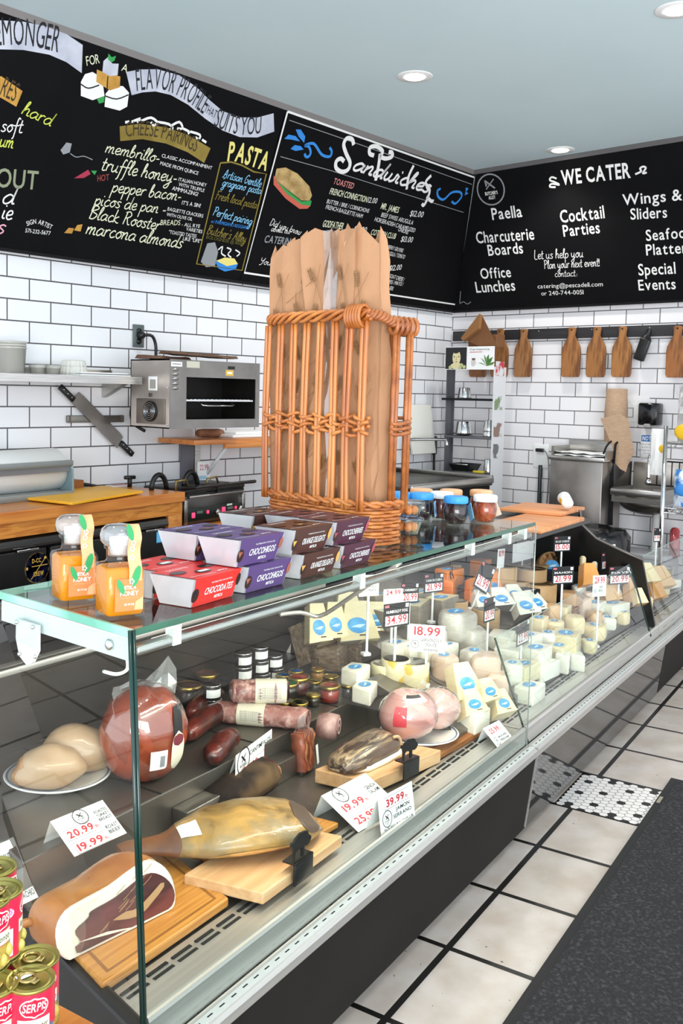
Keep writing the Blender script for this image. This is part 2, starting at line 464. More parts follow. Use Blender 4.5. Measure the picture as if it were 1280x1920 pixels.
# ------------------------------------------------------------------ the room
CEIL = 2.972
b = MB(); b.flat([(-2.2, -2.6), (5.2, -2.6), (5.2, 4.5), (-2.2, 4.5)], 0, brickmat('floor_tiles', '#c4bab3', '#bdb3ab', '#171614', .334, .334, .009, 0., .35, '#e9e3dc'))
fl = struct(b.build('floor', None, MC @ T3(1.822, .946, 0)))
fl.matrix_world = Matrix.Translation((-1.209, 1.659, 0.0)) @ MC.to_3x3().to_4x4() @ RY(-.012)
fl.location.z = 0
b = MB(); b.flat([(-4, 0), (4.2, 0), (4.2, 3.2), (-4, 3.2)], 0, brickmat('left_tiles', '#e8e9ec', '#e2e3e6', '#4a484a', .2362, .1016, .0035, .5, .22))
w = struct(b.build('wall_left')); w.matrix_world = ML @ T3(2.3932, 0, -.0093) @ UP
b = MB(); b.flat([(-.48, 0), (8, 0), (8, 3.2), (-.48, 3.2)], 0, brickmat('back_tiles', '#eceaec', '#e6e4e6', '#6b686a', .2277, .0979, .0035, .5, .22))
w = struct(b.build('wall_back')); w.matrix_world = MB_ @ T3(-3.5816, 0, .0424) @ UP
b = MB(); b.box(-4.1, 4, -2.5, 6.3, CEIL, CEIL + .05, mat('ceiling_paint', '#cfe2e6', .8, col2='#c9dde1', scale=1.2))
struct(b.build('ceiling'))

def trim_(n, M, pts, m):
    b = MB(); b.prism(pts, 0, .012, m); o = struct(b.build('trim_%d' % n)); o.matrix_world = M; return o
MLB = ML @ T3(0, -.03, 2.05) @ RX(TILT) @ UP          # left menu boards: x along, y up the slope, z out
MBB = MB_ @ T3(0, -.03, 2.05) @ RX(TILT) @ UP
M_trim = mat('painted_trim', '#7c7876', .6)
M_board = mat('chalkboard', '#08080a', .7, spec=.12, col2='#0c0c0e', scale=3)
trim_(1, MLB, [(.2, .968), (5.765, .968), (5.752, 1.0), (.2, 1.0)], M_trim)
trim_(2, MBB, [(-3.63, .968), (1, .968), (1, 1.0), (-3.645, 1.0)], mat('painted_trim_grey', '#5d5b5c', .6))

def downlight(x, y, label):
    t = thing('recessed_downlight', label, 'ceiling light', T3(x, y, CEIL), 'recessed downlights')
    b = MB(); b.lathe([(.052, -.004), (.085, -.004), (.09, -.0005), (.088, .0)], M_white, 32); b.build('trim_ring', t)
    b = MB(); b.lathe([(0, -.0065), (.05, -.0065), (.052, -.003)], mat('lamp_lens', '#fff6e8', .5, emis=14.), 32); b.build('lens', t)
downlight(*(-1.531, 3.893), 'round recessed downlight at the upper right corner of the ceiling')
downlight(*(-2.822, 3.898), 'round recessed downlight in the middle of the ceiling')
downlight(*(-2.912, 5.609), 'round recessed downlight above the catering board')
t = thing('smoke_detector', 'small white round smoke detector hanging from the ceiling above the catering board', 'smoke detector', T3(*(-2.476, 5.94, 2.972)) @ RX(PI))
b = MB(); b.lathe([(.04, 0), (.042, .02), (.034, .036), (0, .038)], M_white, 28); b.build('housing', t)
b = MB(); b.lathe([(.02, .0375), (.02, .042), (0, .043)], mat('grey_plastic', '#bdbdbd', .5), 16); b.build('sensor_cap', t)

# ------------------------------------------------------------------ menu boards
random.seed(4)
K_w = mat('chalk_white', '#e9e9e6', .8); K_cream = mat('chalk_cream', '#dfe2c4', .8); K_g = mat('chalk_gold', '#8a7a2c', .8)
K_y = mat('chalk_yellow', '#e3d77e', .8); K_grn = mat('chalk_lime', '#cdd75a', .8); K_b = mat('chalk_blue', '#8ccdf0', .8)
K_bl = mat('chalk_bright_blue', '#2f86d6', .8); K_ban = mat('chalk_silver', '#aeb3c2', .8, col2='#c9ccd6', scale=9)
K_pink = mat('chalk_pink', '#d98a86', .8); K_dk = mat('chalk_black', '#191a20', .8); K_gr = mat('chalk_grey', '#8f9296', .8)
K_br = mat('chalk_ochre', '#c99a46', .8, col2='#b07f33', scale=20); K_green = mat('chalk_green', '#2f9a4c', .8)
K_olive = mat('chalk_olive', '#5f5a1c', .8); K_lp = mat('chalk_rose', '#e2a7b8', .8)

def place(d): return T3(d[0], d[1], 0) @ RZ(d[2])
def wr(par, t, d, m, bold=0, shear=0., name='lettering', z=.0006):
    """one written line: d = (x, y, angle, width, cap height)"""
    b = MB(); b.text(t, m, place(d), d[4], d[3], bold, shear, z=z); return b.build(name, par)
def cu(par, t, d, m, pen=.17, slant=.2, name='lettering'):
    b = MB(); b.script(t, m, place(d), d[4], d[3], pen, slant); return b.build(name, par)

BT = .012   # board thickness
bo = thing('chalkboard', 'long black chalkboard of cheese pairings and pasta above the white tiles', 'chalkboard', MLB)
b = MB(); b.prism([(.2, 0), (3.862, 0), (3.842, .968), (.2, .968)], 0, BT, M_board); b.build('panel', bo)
art = thing_art = bo
b = MB(); b.box(.2, 6.13, -.016, 0, -.004, BT + .004, M_matte)
lip = struct(b.build('trim_3')); lip.matrix_world = MLB
def P(par, pts, m, name, z=BT + .0006):
    b = MB(); b.flat(pts, z, m); return b.build(name, par)
def up(d): return d
TB = T3(0, 0, BT)
def W1(t, d, m, bold=0, shear=0.): 
    b = MB(); b.text(t, m, TB @ place(d), d[4], d[3], bold, shear); b.build('lettering', bo)
def C1(t, d, m, pen=.17): 
    b = MB(); b.script(t, m, TB @ place(d), d[4], d[3], pen); b.build('lettering', bo)
# banners
b = MB(); top = [(2.083, 0.922), (2.139, 0.938), (2.234, 0.961), (2.336, 0.972), (2.445, 0.97), (2.534, 0.949)]; bot = [(2.106, 0.814), (2.162, 0.829), (2.259, 0.853), (2.383, 0.867), (2.473, 0.859), (2.559, 0.834)]
for i in range(5): b.add([(*top[i], BT + .0004), (*top[i+1], BT + .0004), (*bot[i+1], BT + .0004), (*bot[i], BT + .0004)], [(0, 3, 2, 1)], K_ban)
b.arctext('EMONGER', K_dk, [(2.133, 0.836), (2.216, 0.862), (2.305, 0.879), (2.424, 0.887)], .105, TB, 0, .0012)
b.build('ribbon_banner', bo)
b = MB(); top = [(2.787, 0.898), (2.86, 0.928), (2.956, 0.954), (3.089, 0.96), (3.21, 0.933), (3.311, 0.894), (3.412, 0.863), (3.538, 0.859), (3.657, 0.885), (3.763, 0.932)]; bot = [(2.846, 0.806), (2.902, 0.833), (2.974, 0.855), (3.066, 0.861), (3.184, 0.842), (3.314, 0.802), (3.446, 0.771), (3.574, 0.764), (3.695, 0.788), (3.805, 0.843)]
for i in range(9): b.add([(*top[i], BT + .0004), (*top[i+1], BT + .0004), (*bot[i+1], BT + .0004), (*bot[i], BT + .0004)], [(0, 3, 2, 1)], K_ban)
b.arctext('FLAVOR PROFILE', K_dk, [(2.867, 0.83), (2.958, 0.863), (3.049, 0.873), (3.165, 0.857), (3.293, 0.819)], .098, TB, 0, .0012)
b.arctext('THAT', K_dk, [(3.288, 0.834), (3.376, 0.816)], .04, TB, 0, .0012)
b.arctext('SUITS YOU', K_dk, [(3.374, 0.78), (3.476, 0.773), (3.585, 0.778), (3.714, 0.815)], .092, TB, 0, .0012)
b.build('ribbon_banner', bo)
W1('FOR', (2.575, 0.87, 0.427, 0.072, 0.0393), K_cream); W1('A', (2.756, 0.898, -0.079, 0.038, 0.0332), K_cream)
# painted cheeses
b = MB()
for pts, m, z in (([(2.579, 0.739), (2.564, 0.797), (2.576, 0.834), (2.612, 0.853), (2.656, 0.843), (2.685, 0.803), (2.701, 0.768), (2.644, 0.735)], K_w, .0006), ([(2.714, 0.722), (2.704, 0.779), (2.729, 0.819), (2.787, 0.834), (2.828, 0.814), (2.836, 0.751), (2.8, 0.724)], K_w, .0008),
    ([(2.642, 0.817), (2.631, 0.869), (2.693, 0.864), (2.761, 0.871), (2.772, 0.825), (2.723, 0.798)], K_br, .001), ([(2.662, 0.865), (2.655, 0.912), (2.673, 0.934), (2.703, 0.914), (2.737, 0.922), (2.745, 0.872), (2.706, 0.859)], K_ban, .0012),
    ([(2.675, 0.926), (2.672, 0.95), (2.693, 0.939), (2.714, 0.951), (2.711, 0.928), (2.696, 0.917)], K_green, .0014), ([(2.665, 0.745), (2.701, 0.768), (2.705, 0.74), (2.681, 0.729)], K_green, .0014)): b.flat(pts, BT + z, m)
for pts in ([(2.566, 0.788), (2.608, 0.78), (2.66, 0.807)], [(2.704, 0.769), (2.768, 0.77), (2.827, 0.804)], [(2.707, 0.794), (2.695, 0.855)]): b.ribbon(pts, .006, K_dk, TB, .0018)
b.build('cheese_drawing', bo)
b = MB(); top = [(2.82, 0.655), (2.931, 0.692), (3.088, 0.709), (3.231, 0.702), (3.398, 0.669)]; bot = [(2.842, 0.59), (2.965, 0.625), (3.112, 0.634), (3.259, 0.62), (3.381, 0.589)]
for i in range(4): b.add([(*top[i], BT + .0004), (*top[i+1], BT + .0004), (*bot[i+1], BT + .0004), (*bot[i], BT + .0004)], [(0, 3, 2, 1)], mat('chalk_bronze', '#7d6a26', .8, col2='#93803a', scale=12))
b.arctext('CHEESE PAIRINGS', mat('chalk_umber', '#3a2c14', .8), [(2.866, 0.614), (2.96, 0.642), (3.105, 0.654), (3.222, 0.644), (3.307, 0.63)], .068, TB, 0, .0012)
for pts in ([(2.845, 0.679), (2.867, 0.688)], [(2.88, 0.689), (2.925, 0.715), (2.911, 0.694)], [(2.934, 0.706), (2.985, 0.733), (3.03, 0.718), (3.008, 0.702), (2.991, 0.714)], [(3.029, 0.722), (3.096, 0.727), (3.128, 0.713), (3.11, 0.703)], [(3.112, 0.72), (3.158, 0.751), (3.188, 0.726), (3.155, 0.718)], [(3.188, 0.726), (3.233, 0.719), (3.229, 0.708)], [(3.24, 0.721), (3.306, 0.719), (3.306, 0.696), (3.282, 0.702)], [(3.328, 0.699), (3.36, 0.691)]): b.ribbon(pts, .012, K_w, TB)
b.build('gold_banner', bo)
C1('membrillo-', (2.769, 0.522, 0.04, 0.326, 0.0301), K_cream); C1('truffle honey-', (2.767, 0.438, 0.041, 0.466, 0.0342), K_cream)
W1('HOT', (2.766, 0.381, 0.28, 0.069, 0.0289), mat('chalk_red', '#8f3f3a', .8), 1); C1('pepper bacon-', (2.856, 0.347, 0.06, 0.435, 0.0323), K_cream)
C1('picos de pan -', (2.775, 0.269, 0.05, 0.44, 0.032), K_cream); C1('Black Rooster', (2.762, 0.201, 0.005, 0.437, 0.0332), K_cream); W1('BREADS', (3.2, 0.231, 0.144, 0.132, 0.0272), K_cream)
C1('marcona almonds', (2.764, 0.124, 0.01, 0.614, 0.0364), K_cream)
for t, d in (('CLASSIC ACCOMPANIMENT', (3.102, 0.565, 0.003, 0.341, 0.0168)), ('MADE FROM QUINCE', (3.104, 0.527, -0.019, 0.258, 0.0177)), ('ITALIAN HONEY', (3.243, 0.47, 0.015, 0.194, 0.0177)), ('WITH TRUFFLE', (3.251, 0.446, -0.017, 0.181, 0.0177)),
    ('AMMMAZING!', (3.217, 0.419, -0.017, 0.179, 0.0202)), ("IT'S A SIN!", (3.303, 0.357, 0.031, 0.131, 0.0199)), ('BAGUETTE CRACKERS', (3.221, 0.312, -0.004, 0.249, 0.018)), ('WITH OLIVE OIL', (3.224, 0.284, 0.0, 0.179, 0.0168)), ('- ALL RYE', (3.339, 0.247, 0.055, 0.128, 0.019)),
    ('VARIETIES', (3.376, 0.228, 0.0, 0.116, 0.018)), ('"TOASTED TASTES', (3.267, 0.195, 0.016, 0.193, 0.019)), ('LIKE "LIFE"', (3.371, 0.174, 0.015, 0.131, 0.019))): W1(t, d, K_w)
b = MB()
b.arctext('PASTA', K_y, [(3.526, 0.63), (3.605, 0.641), (3.705, 0.637), (3.828, 0.633)], .095, TB, 2, .0012)
b.ribbon([(3.489, 0.61), (3.561, 0.629), (3.642, 0.627), (3.74, 0.61), (3.835, 0.616), (3.859, 0.061), (3.511, 0.059), (3.489, 0.61)], .008, K_g, TB, .0008, 0); b.build('pasta_frame', bo)
C1('Artisan Gentile', (3.527, 0.541, -0.01, 0.293, 0.0234), K_b); C1('"gragnano" pasta', (3.53, 0.498, 0.013, 0.304, 0.0225), K_b); C1('Fresh local pasta', (3.515, 0.422, -0.009, 0.317, 0.0234), K_g)
C1('Perfect pairing', (3.528, 0.335, -0.033, 0.302, 0.0244), K_b); W1('w/ PARMIGIANO-REGGIANO', (3.532, 0.293, 0.014, 0.291, 0.018), K_bl); C1("Butcher's Alley", (3.522, 0.231, -0.027, 0.301, 0.0253), K_g); W1('BOLOGNESE @ BEEF', (3.528, 0.205, -0.007, 0.282, 0.018), K_olive)
b = MB()
for pts, m, z in (([(3.537, 0.074), (3.548, 0.18), (3.6, 0.193), (3.642, 0.143), (3.647, 0.062), (3.586, 0.049)], K_gr, .0006), ([(3.644, 0.093), (3.701, 0.119), (3.775, 0.122), (3.812, 0.094), (3.735, 0.072)], K_y, .001), ([(3.636, 0.092), (3.733, 0.076), (3.813, 0.098), (3.807, 0.061), (3.73, 0.04), (3.675, 0.053)], K_bl, .0008)): b.flat(pts, BT + z, m)
for x in (1015, 1045, 1075): pass
for pts in ([(3.638, 0.155), (3.663, 0.177), (3.668, 0.14), (3.706, 0.126)], [(3.697, 0.175), (3.733, 0.167), (3.718, 0.14), (3.749, 0.125)], [(3.765, 0.171), (3.805, 0.157), (3.787, 0.136)]): b.ribbon(pts, .008, K_w, TB)
b.build('pasta_drawing', bo)
# left edge writing
b = MB(); b.flat([(2.127, 0.71), (2.184, 0.725), (2.293, 0.69), (2.278, 0.62), (2.203, 0.639), (2.141, 0.646)], BT + .0004, K_br); b.arctext('RES', mat('chalk_umber', '#3a2c14', .8), [(2.188, 0.652), (2.265, 0.637)], .08, TB, 0, .0012); b.build('gold_banner', bo)
C1('hard', (2.304, 0.598, -0.141, 0.157, 0.0308), K_grn); C1('soft', (2.226, 0.503, 0.154, 0.104, 0.0308), K_w); C1('um', (2.233, 0.44, 0.06, 0.067, 0.0318), K_grn)
W1('OUT', (2.251, 0.265, 0.113, 0.213, 0.0818), mat('chalk_sage', '#8d9478', .8), 1); C1('d', (2.295, 0.197, 0.093, 0.064, 0.043), K_w); C1('ie', (2.308, 0.13, 0.019, 0.054, 0.041), K_w); C1('s', (2.296, 0.06, 0.07, 0.043, 0.0408), K_lp)
b = MB(); b.arctext('SIGN ARTIST', K_w, [(2.446, 0.115), (2.496, 0.133), (2.576, 0.117)], .022, TB); b.build('lettering', bo)
W1('571-232-5677', (2.442, 0.085, 0.037, 0.136, 0.0184), K_w)
b = MB()
for pts, m in (([(2.535, 0.484), (2.557, 0.524), (2.586, 0.525), (2.585, 0.484), (2.554, 0.468)], K_gr), ([(2.637, 0.373), (2.702, 0.426), (2.721, 0.409), (2.689, 0.384)], mat('chalk_chilli', '#a8304a', .8)), ([(2.718, 0.424), (2.751, 0.43), (2.744, 0.408)], K_green),
    ([(2.649, 0.111), (2.667, 0.139), (2.697, 0.141), (2.692, 0.114)], K_br), ([(2.699, 0.131), (2.711, 0.159), (2.739, 0.167), (2.737, 0.131)], K_br)): b.flat(pts, BT + .0006, m)
for pts in ([(2.589, 0.48), (2.624, 0.47), (2.663, 0.482), (2.714, 0.475)],): b.ribbon(pts, .004, K_gr, TB)
b.build('bee_and_chilli_drawing', bo)

# sandwiches board
sb = thing('chalkboard', 'black sandwiches chalkboard with white chalk border in the corner', 'chalkboard', MLB)
b = MB(); b.prism([(3.868, 0), (6.165, 0), (5.765, .968), (3.85, .968)], 0, BT, M_board); b.build('panel', sb)
b = MB(); b.ribbon([(3.861, 0.964), (5.782, 0.952), (6.108, 0.048), (3.883, 0.05), (3.861, 0.964)], .012, K_w, TB, .0006, 0)
b.ribbon([(3.891, 0.924), (4.572, 0.919), (5.78, 0.903)], .004, K_gr, TB, .0005, 0); b.ribbon([(3.904, 0.726), (4.325, 0.729), (5.798, 0.706)], .004, K_gr, TB, .0005, 0); b.build('chalk_border', sb)
def W2(t, d, m, bold=0, shear=.1):
    b = MB(); b.text(t, m, TB @ place(d), d[4], d[3], bold, shear); b.build('lettering', sb)
def C2(t, d, m, pen=.17):
    b = MB(); b.script(t, m, TB @ place(d), d[4], d[3], pen); b.build('lettering', sb)
b = MB()
for pts in ([(4.463, 0.906), (4.435, 0.933), (4.388, 0.929), (4.377, 0.891), (4.421, 0.847), (4.479, 0.804), (4.48, 0.762), (4.434, 0.74), (4.375, 0.751), (4.358, 0.787), (4.388, 0.81), (4.425, 0.8)], [(4.672, 0.885), (4.627, 0.888), (4.614, 0.922), (4.67, 0.94), (4.739, 0.923), (4.726, 0.89)], [(4.726, 0.89), (4.788, 0.889), (4.842, 0.912), (4.826, 0.934), (4.796, 0.931)],
    [(4.721, 0.907), (4.741, 0.843), (4.76, 0.746)]): b.ribbon(pts, .026, K_w, TB, .0007, 4)
for pts in ([(5.08, 0.902), (5.066, 0.828), (5.089, 0.747)], [(5.294, 0.876), (5.26, 0.824), (5.331, 0.782), (5.335, 0.715), (5.321, 0.679), (5.297, 0.688)], [(5.403, 0.733), (5.393, 0.718), (5.321, 0.74)]): b.ribbon(pts, .022, K_w, TB, .0007, 4)
d = (4.508, 0.768, -0.005, 0.81, 0.051)
b.script('andwiches', K_w, TB @ place(d), d[4], d[3], .3, .25); b.build('sandwiches_title', sb)
b = MB()
for pts in ([(3.894, 0.822), (3.917, 0.851), (3.973, 0.854), (4.019, 0.834), (3.95, 0.83)], [(3.959, 0.888), (3.997, 0.896), (4.048, 0.868), (4.053, 0.833), (3.997, 0.857)], [(3.963, 0.781), (3.986, 0.807), (4.034, 0.811), (4.065, 0.798), (4.006, 0.778)], [(5.718, 0.871), (5.757, 0.871), (5.739, 0.839)], [(5.739, 0.818), (5.778, 0.839), (5.735, 0.845)]): b.flat(pts, BT + .0006, K_bl)
for pts in ([(4.082, 0.779), (4.097, 0.765), (4.12, 0.769), (4.127, 0.794), (4.097, 0.822), (4.064, 0.82), (4.13, 0.845), (4.22, 0.801), (4.291, 0.803), (4.295, 0.833), (4.268, 0.851)], [(5.444, 0.813), (5.417, 0.797), (5.444, 0.761), (5.517, 0.752), (5.579, 0.811), (5.668, 0.83), (5.709, 0.806), (5.668, 0.749), (5.614, 0.755)]): b.ribbon(pts, .016, K_bl, TB, .0007, 4)
b.build('blue_flourish', sb)
b = MB()
for pts, m, z in (([(3.893, 0.617), (4.014, 0.565), (4.153, 0.518), (4.256, 0.505), (4.238, 0.484), (4.173, 0.472), (4.036, 0.511), (3.912, 0.57)], mat('chalk_tomato', '#c9614d', .8), .0005), ([(3.907, 0.603), (4.034, 0.557), (4.172, 0.516), (4.252, 0.535), (4.256, 0.505), (4.179, 0.499), (4.023, 0.543)], K_green, .0007),
    ([(3.9, 0.658), (3.966, 0.677), (4.073, 0.662), (4.2, 0.609), (4.242, 0.563), (4.235, 0.532), (4.169, 0.521), (4.031, 0.562), (3.905, 0.608)], mat('chalk_crust', '#c9ab72', .8, col2='#9c7d48', scale=18), .001)): b.flat(pts, BT + z, m)
b.build('sandwich_drawing', sb)
W2('TOASTED', (4.385, 0.66, 0.005, 0.193, 0.0344), K_pink, 1); W2('FRENCH CONNECTION', (4.381, 0.597, 0.019, 0.361, 0.0362), K_cream, 1)
for t, d in (("12.00", (4.748, 0.605, 0.087, 0.092, 0.034)), ('BUTTER / BRIE / CORNICHONS', (4.382, 0.541, 0.01, 0.41, 0.0246)), ('FRENCH BAGUETTE HAM', (4.387, 0.508, -0.011, 0.359, 0.0251)), ('$12.00', (5.207, 0.589, 0.088, 0.149, 0.0389)), ('BEEF SWISS ARUGULA', (4.919, 0.541, -0.006, 0.355, 0.0277)),
    ('HORSERADISH CARAMELIZED', (4.869, 0.505, -0.026, 0.454, 0.0268)), ('ONIONS', (5.138, 0.478, -0.068, 0.118, 0.0251)), ('$15.00', (4.703, 0.411, 0.071, 0.126, 0.0376)), ('MORTADELLA / BLACK ARUGULA', (4.402, 0.356, -0.004, 0.457, 0.0233)), ('$13.00', (5.202, 0.414, 0.083, 0.132, 0.0376)),
    ('GOAT CHEESE CRANBERRY GRUYERE', (4.882, 0.357, -0.029, 0.385, 0.0255)), ('ARUGULA / TOMATO', (5.096, 0.31, -0.019, 0.212, 0.0273)), ('$12.00', (5.184, 0.207, 0.174, 0.133, 0.0385)), ('GOAT CHEESE /', (5.208, 0.163, -0.056, 0.178, 0.0273)), ('PEPPERS / MAYO /', (5.172, 0.124, -0.014, 0.22, 0.0268)), ('GREENS', (5.251, 0.082, -0.064, 0.047, 0.0273))): W2(t, d, K_w)
W2('MR. JAMES', (4.89, 0.589, 0.0, 0.192, 0.038), K_cream, 1); W2('GODFATHER', (4.407, 0.4, 0.047, 0.193, 0.0407), K_cream, 1); W2('COTTON CLUB', (4.875, 0.416, 0.026, 0.266, 0.0358), K_cream, 1)
C2('Did you know', (3.967, 0.347, -0.084, 0.275, 0.0193), K_w); C2('about our', (3.993, 0.313, 0.03, 0.168, 0.0175), K_w); W2('CATERING', (3.963, 0.242, 0.052, 0.251, 0.0418), K_gr, 1); C2('You can', (3.973, 0.115, 0.0, 0.213, 0.0197), K_w)

# catering board
cb = thing('chalkboard', 'black we cater chalkboard above the hanging cutting boards', 'chalkboard', MBB)
b = MB(); b.prism([(-4.008, 0), (.6, 0), (.6, .968), (-3.618, .968)], 0, BT, M_board); b.build('panel', cb)
b = MB(); b.box(-4.0, .6, -.016, 0, -.004, BT + .004, M_matte); struct(b.build('trim_4')).matrix_world = MBB
def W3(t, d, m, bold=0, shear=0., kk=.9):
    b = MB(); b.text(t, m, TB @ place(d), d[4] * kk, d[3], bold, shear); b.build('lettering', cb)
W3('WE CATER', (-3.001, 0.815, -0.03, 0.472, 0.089), K_w, 2, 0, 1)
for t, d in (('Paella', (-3.555, 0.642, -0.012, 0.243, 0.0885)), ('Cocktail', (-3.045, 0.569, -0.003, 0.316, 0.089)), ('Parties', (-3.038, 0.475, 0.0, 0.265, 0.0829)), ('Wings &', (-2.608, 0.635, -0.029, 0.383, 0.0745)), ('Sliders', (-2.568, 0.54, -0.05, 0.24, 0.0754)), ('Charcuterie', (-3.711, 0.49, -0.03, 0.464, 0.0886)), ('Boards', (-3.633, 0.393, -0.017, 0.286, 0.0855)),
    ('Seafood', (-2.482, 0.395, -0.013, 0.3, 0.0754)), ('Platters', (-2.492, 0.302, -0.02, 0.302, 0.0764)), ('Special', (-2.556, 0.175, -0.016, 0.247, 0.0815)), ('Events', (-2.567, 0.076, -0.02, 0.249, 0.0764)), ('Office', (-3.725, 0.229, -0.008, 0.255, 0.0835)), ('Lunches', (-3.785, 0.129, -0.006, 0.332, 0.0877))): W3(t, d, K_w, 1)
def C3(t, d, m, pen=.14):
    b = MB(); b.script(t, m, TB @ place(d), d[4], d[3], pen, .1); b.build('lettering', cb)
C3('Let us help you', (-3.277, 0.339, -0.039, 0.363, 0.0326), K_w); C3('Plan your next event', (-3.212, 0.266, -0.025, 0.397, 0.0304), K_w); W3('!', (-2.818, 0.256, -0.083, 0.012, 0.0566), K_w); C3('contact', (-3.142, 0.204, -0.032, 0.155, 0.0253), K_w); W3(':', (-2.983, 0.199, -0.111, 0.009, 0.0263), K_w)
W3('catering@pescadeli.com', (-3.285, 0.131, -0.027, 0.483, 0.0334), K_w, 0, .1); W3('or 240-744-0051', (-3.264, 0.079, -0.025, 0.319, 0.0335), K_w, 0)
b = MB(); c0 = (-3.526, 0.85); r0 = .105
b.ribbon([(c0[0] + r0 * math.cos(a / 24 * 2 * PI), c0[1] + r0 * math.sin(a / 24 * 2 * PI)) for a in range(25)], .010, K_gr, TB, .0006, 0)
b.ribbon([(c0[0] - .035, c0[1] + .065), (c0[0] + .035, c0[1] + .005)], .012, K_gr, TB); b.ribbon([(c0[0] + .035, c0[1] + .068), (c0[0] - .035, c0[1] + .005)], .008, K_gr, TB); b.flat([(c0[0] - .04, c0[1] + .07), (c0[0] - .02, c0[1] + .035), (c0[0] - .035, c0[1] + .02)], BT + .0006, K_gr)
b.text("BUTCHER'S", K_w, TB @ T3(c0[0], c0[1] - .035, 0), .022, .1, 2, 0, 'C'); b.text('ALLEY', K_w, TB @ T3(c0[0], c0[1] - .065, 0), .022, .055, 2, 0, 'C'); b.build('round_emblem', cb)
b = MB()
for pts in ([(-3.029, 0.859), (-3.061, 0.873), (-3.078, 0.856), (-3.046, 0.839), (-3.015, 0.817), (-3.068, 0.83), (-3.084, 0.813), (-3.044, 0.805)], [(-2.503, 0.816), (-2.465, 0.828), (-2.469, 0.846), (-2.45, 0.855), (-2.433, 0.845), (-2.455, 0.815), (-2.43, 0.817)]): b.ribbon(pts, .012, K_w, TB, .0006, 4)
for pts in ([(-3.94, 0.059), (-3.914, 0.147)], [(-3.942, 0.052), (-3.905, 0.065), (-3.876, 0.046), (-3.842, 0.062)]): b.ribbon(pts, .005, K_gr, TB, .0006, 4)
b.build('white_flourish', cb)

# ------------------------------------------------------------------ kitchen on the left wall
M_wood = mat('oak_counter', '#b9692a', .35, col2='#d98f42', scale=3, stretch=(1, 14, 14), detail=6, lo=.3, hi=.7, coat=.3)
M_wood2 = mat('pine_rail', '#a85c20', .4, col2='#d08a3c', scale=5, stretch=(1.2, 9, 9), detail=8, dist=1.2, lo=.3, hi=.6)
M_fr = mat('black_steel_front', '#1b1a1a', .38, .6, col2='#252423', scale=5)
# shelf
def on(M, *a): return M @ T3(*a)
t = thing('wall_shelf', 'narrow stainless steel shelf on the left white tiled wall', 'shelf', ML)
b = MB(); b.box(1.9, 2.985, -.26, -.012, 1.462, 1.466, M_steel); b.box(1.9, 2.985, -.262, -.255, 1.43, 1.466, M_steel_h); b.box(1.9, 2.985, -.014, -.002, 1.43, 1.5, M_steel_h); b.build('shelf_board', t)
for y in (2.05, 2.93):
    b = MB(); b.prism([(-.255, 1.462), (-.003, 1.462), (-.003, 1.36)], y, y + .035, M_steel, M=Matrix(((0, 0, 1, 0), (1, 0, 0, 0), (0, 1, 0, 0), (0, 0, 0, 1)))); b.build('bracket', t)
M_tub = glass('clear_tub', '#fafaf6', 1.2, .1, .03, '#f4f3ec', .42)
def tub(x, y, z, r0, r1, h, label, n=1, stack=.012):
    t = thing('deli_container', label, 'container', on(ML, x, y, z), 'clear containers on the wall shelf')
    b = MB()
    for k in range(n): b.lathe([(r0, k * stack), (r1, k * stack + h), (r1 + .003, k * stack + h), (r1 + .003, k * stack + h - .006)], M_tub, 20)
    b.build('cup', t)
    b = MB(); b.lathe([(r1 - .001, h + (n - 1) * stack), (r1 + .004, h + (n - 1) * stack), (r1 + .004, h + (n - 1) * stack + .003), (r1 - .001, h + (n - 1) * stack + .003)], M_tub, 20); b.build('rim', t)
tub(2.322, -.14, 1.467, .066, .074, .118, 'tall clear deli container at the left end of the wall shelf', 3)
tub(2.491, -.10, 1.467, .032, .036, .036, 'small clear cup right of the tall deli container on the shelf', 2, .006)
tub(2.573, -.10, 1.467, .032, .036, .036, 'small clear cup left of the upturned ribbed container on the shelf', 2, .006)
t = thing('deli_container', 'upturned ribbed clear container in the middle of the wall shelf', 'container', on(ML, 2.672, -.13, 1.467))
b = MB()
vs = []
for k, (r, z) in enumerate([(.068, 0), (.066, .008), (.055, .068), (.05, .072)]): vs.append([((r + (.0025 if j % 2 else 0)) * math.cos(2 * PI * j / 40), (r + (.0025 if j % 2 else 0)) * math.sin(2 * PI * j / 40), z) for j in range(40)])
b.loft(vs, M_tub, smooth=False); b.build('cup', t)
t = tag(MB().box(-.16, .14, -.09, .09, 0, .006, M_paper).box(-.14, .15, -.08, .09, .006, .010, mat('grey_sheet', '#8d8d8a', .6), .001).box(-.16, .12, -.095, .08, .010, .016, M_paper, .002).build('paper_sheets'), 'flat stack of white sheets at the right end of the wall shelf', 'paper')
t.matrix_world = on(ML, 2.80, -.14, 1.467)
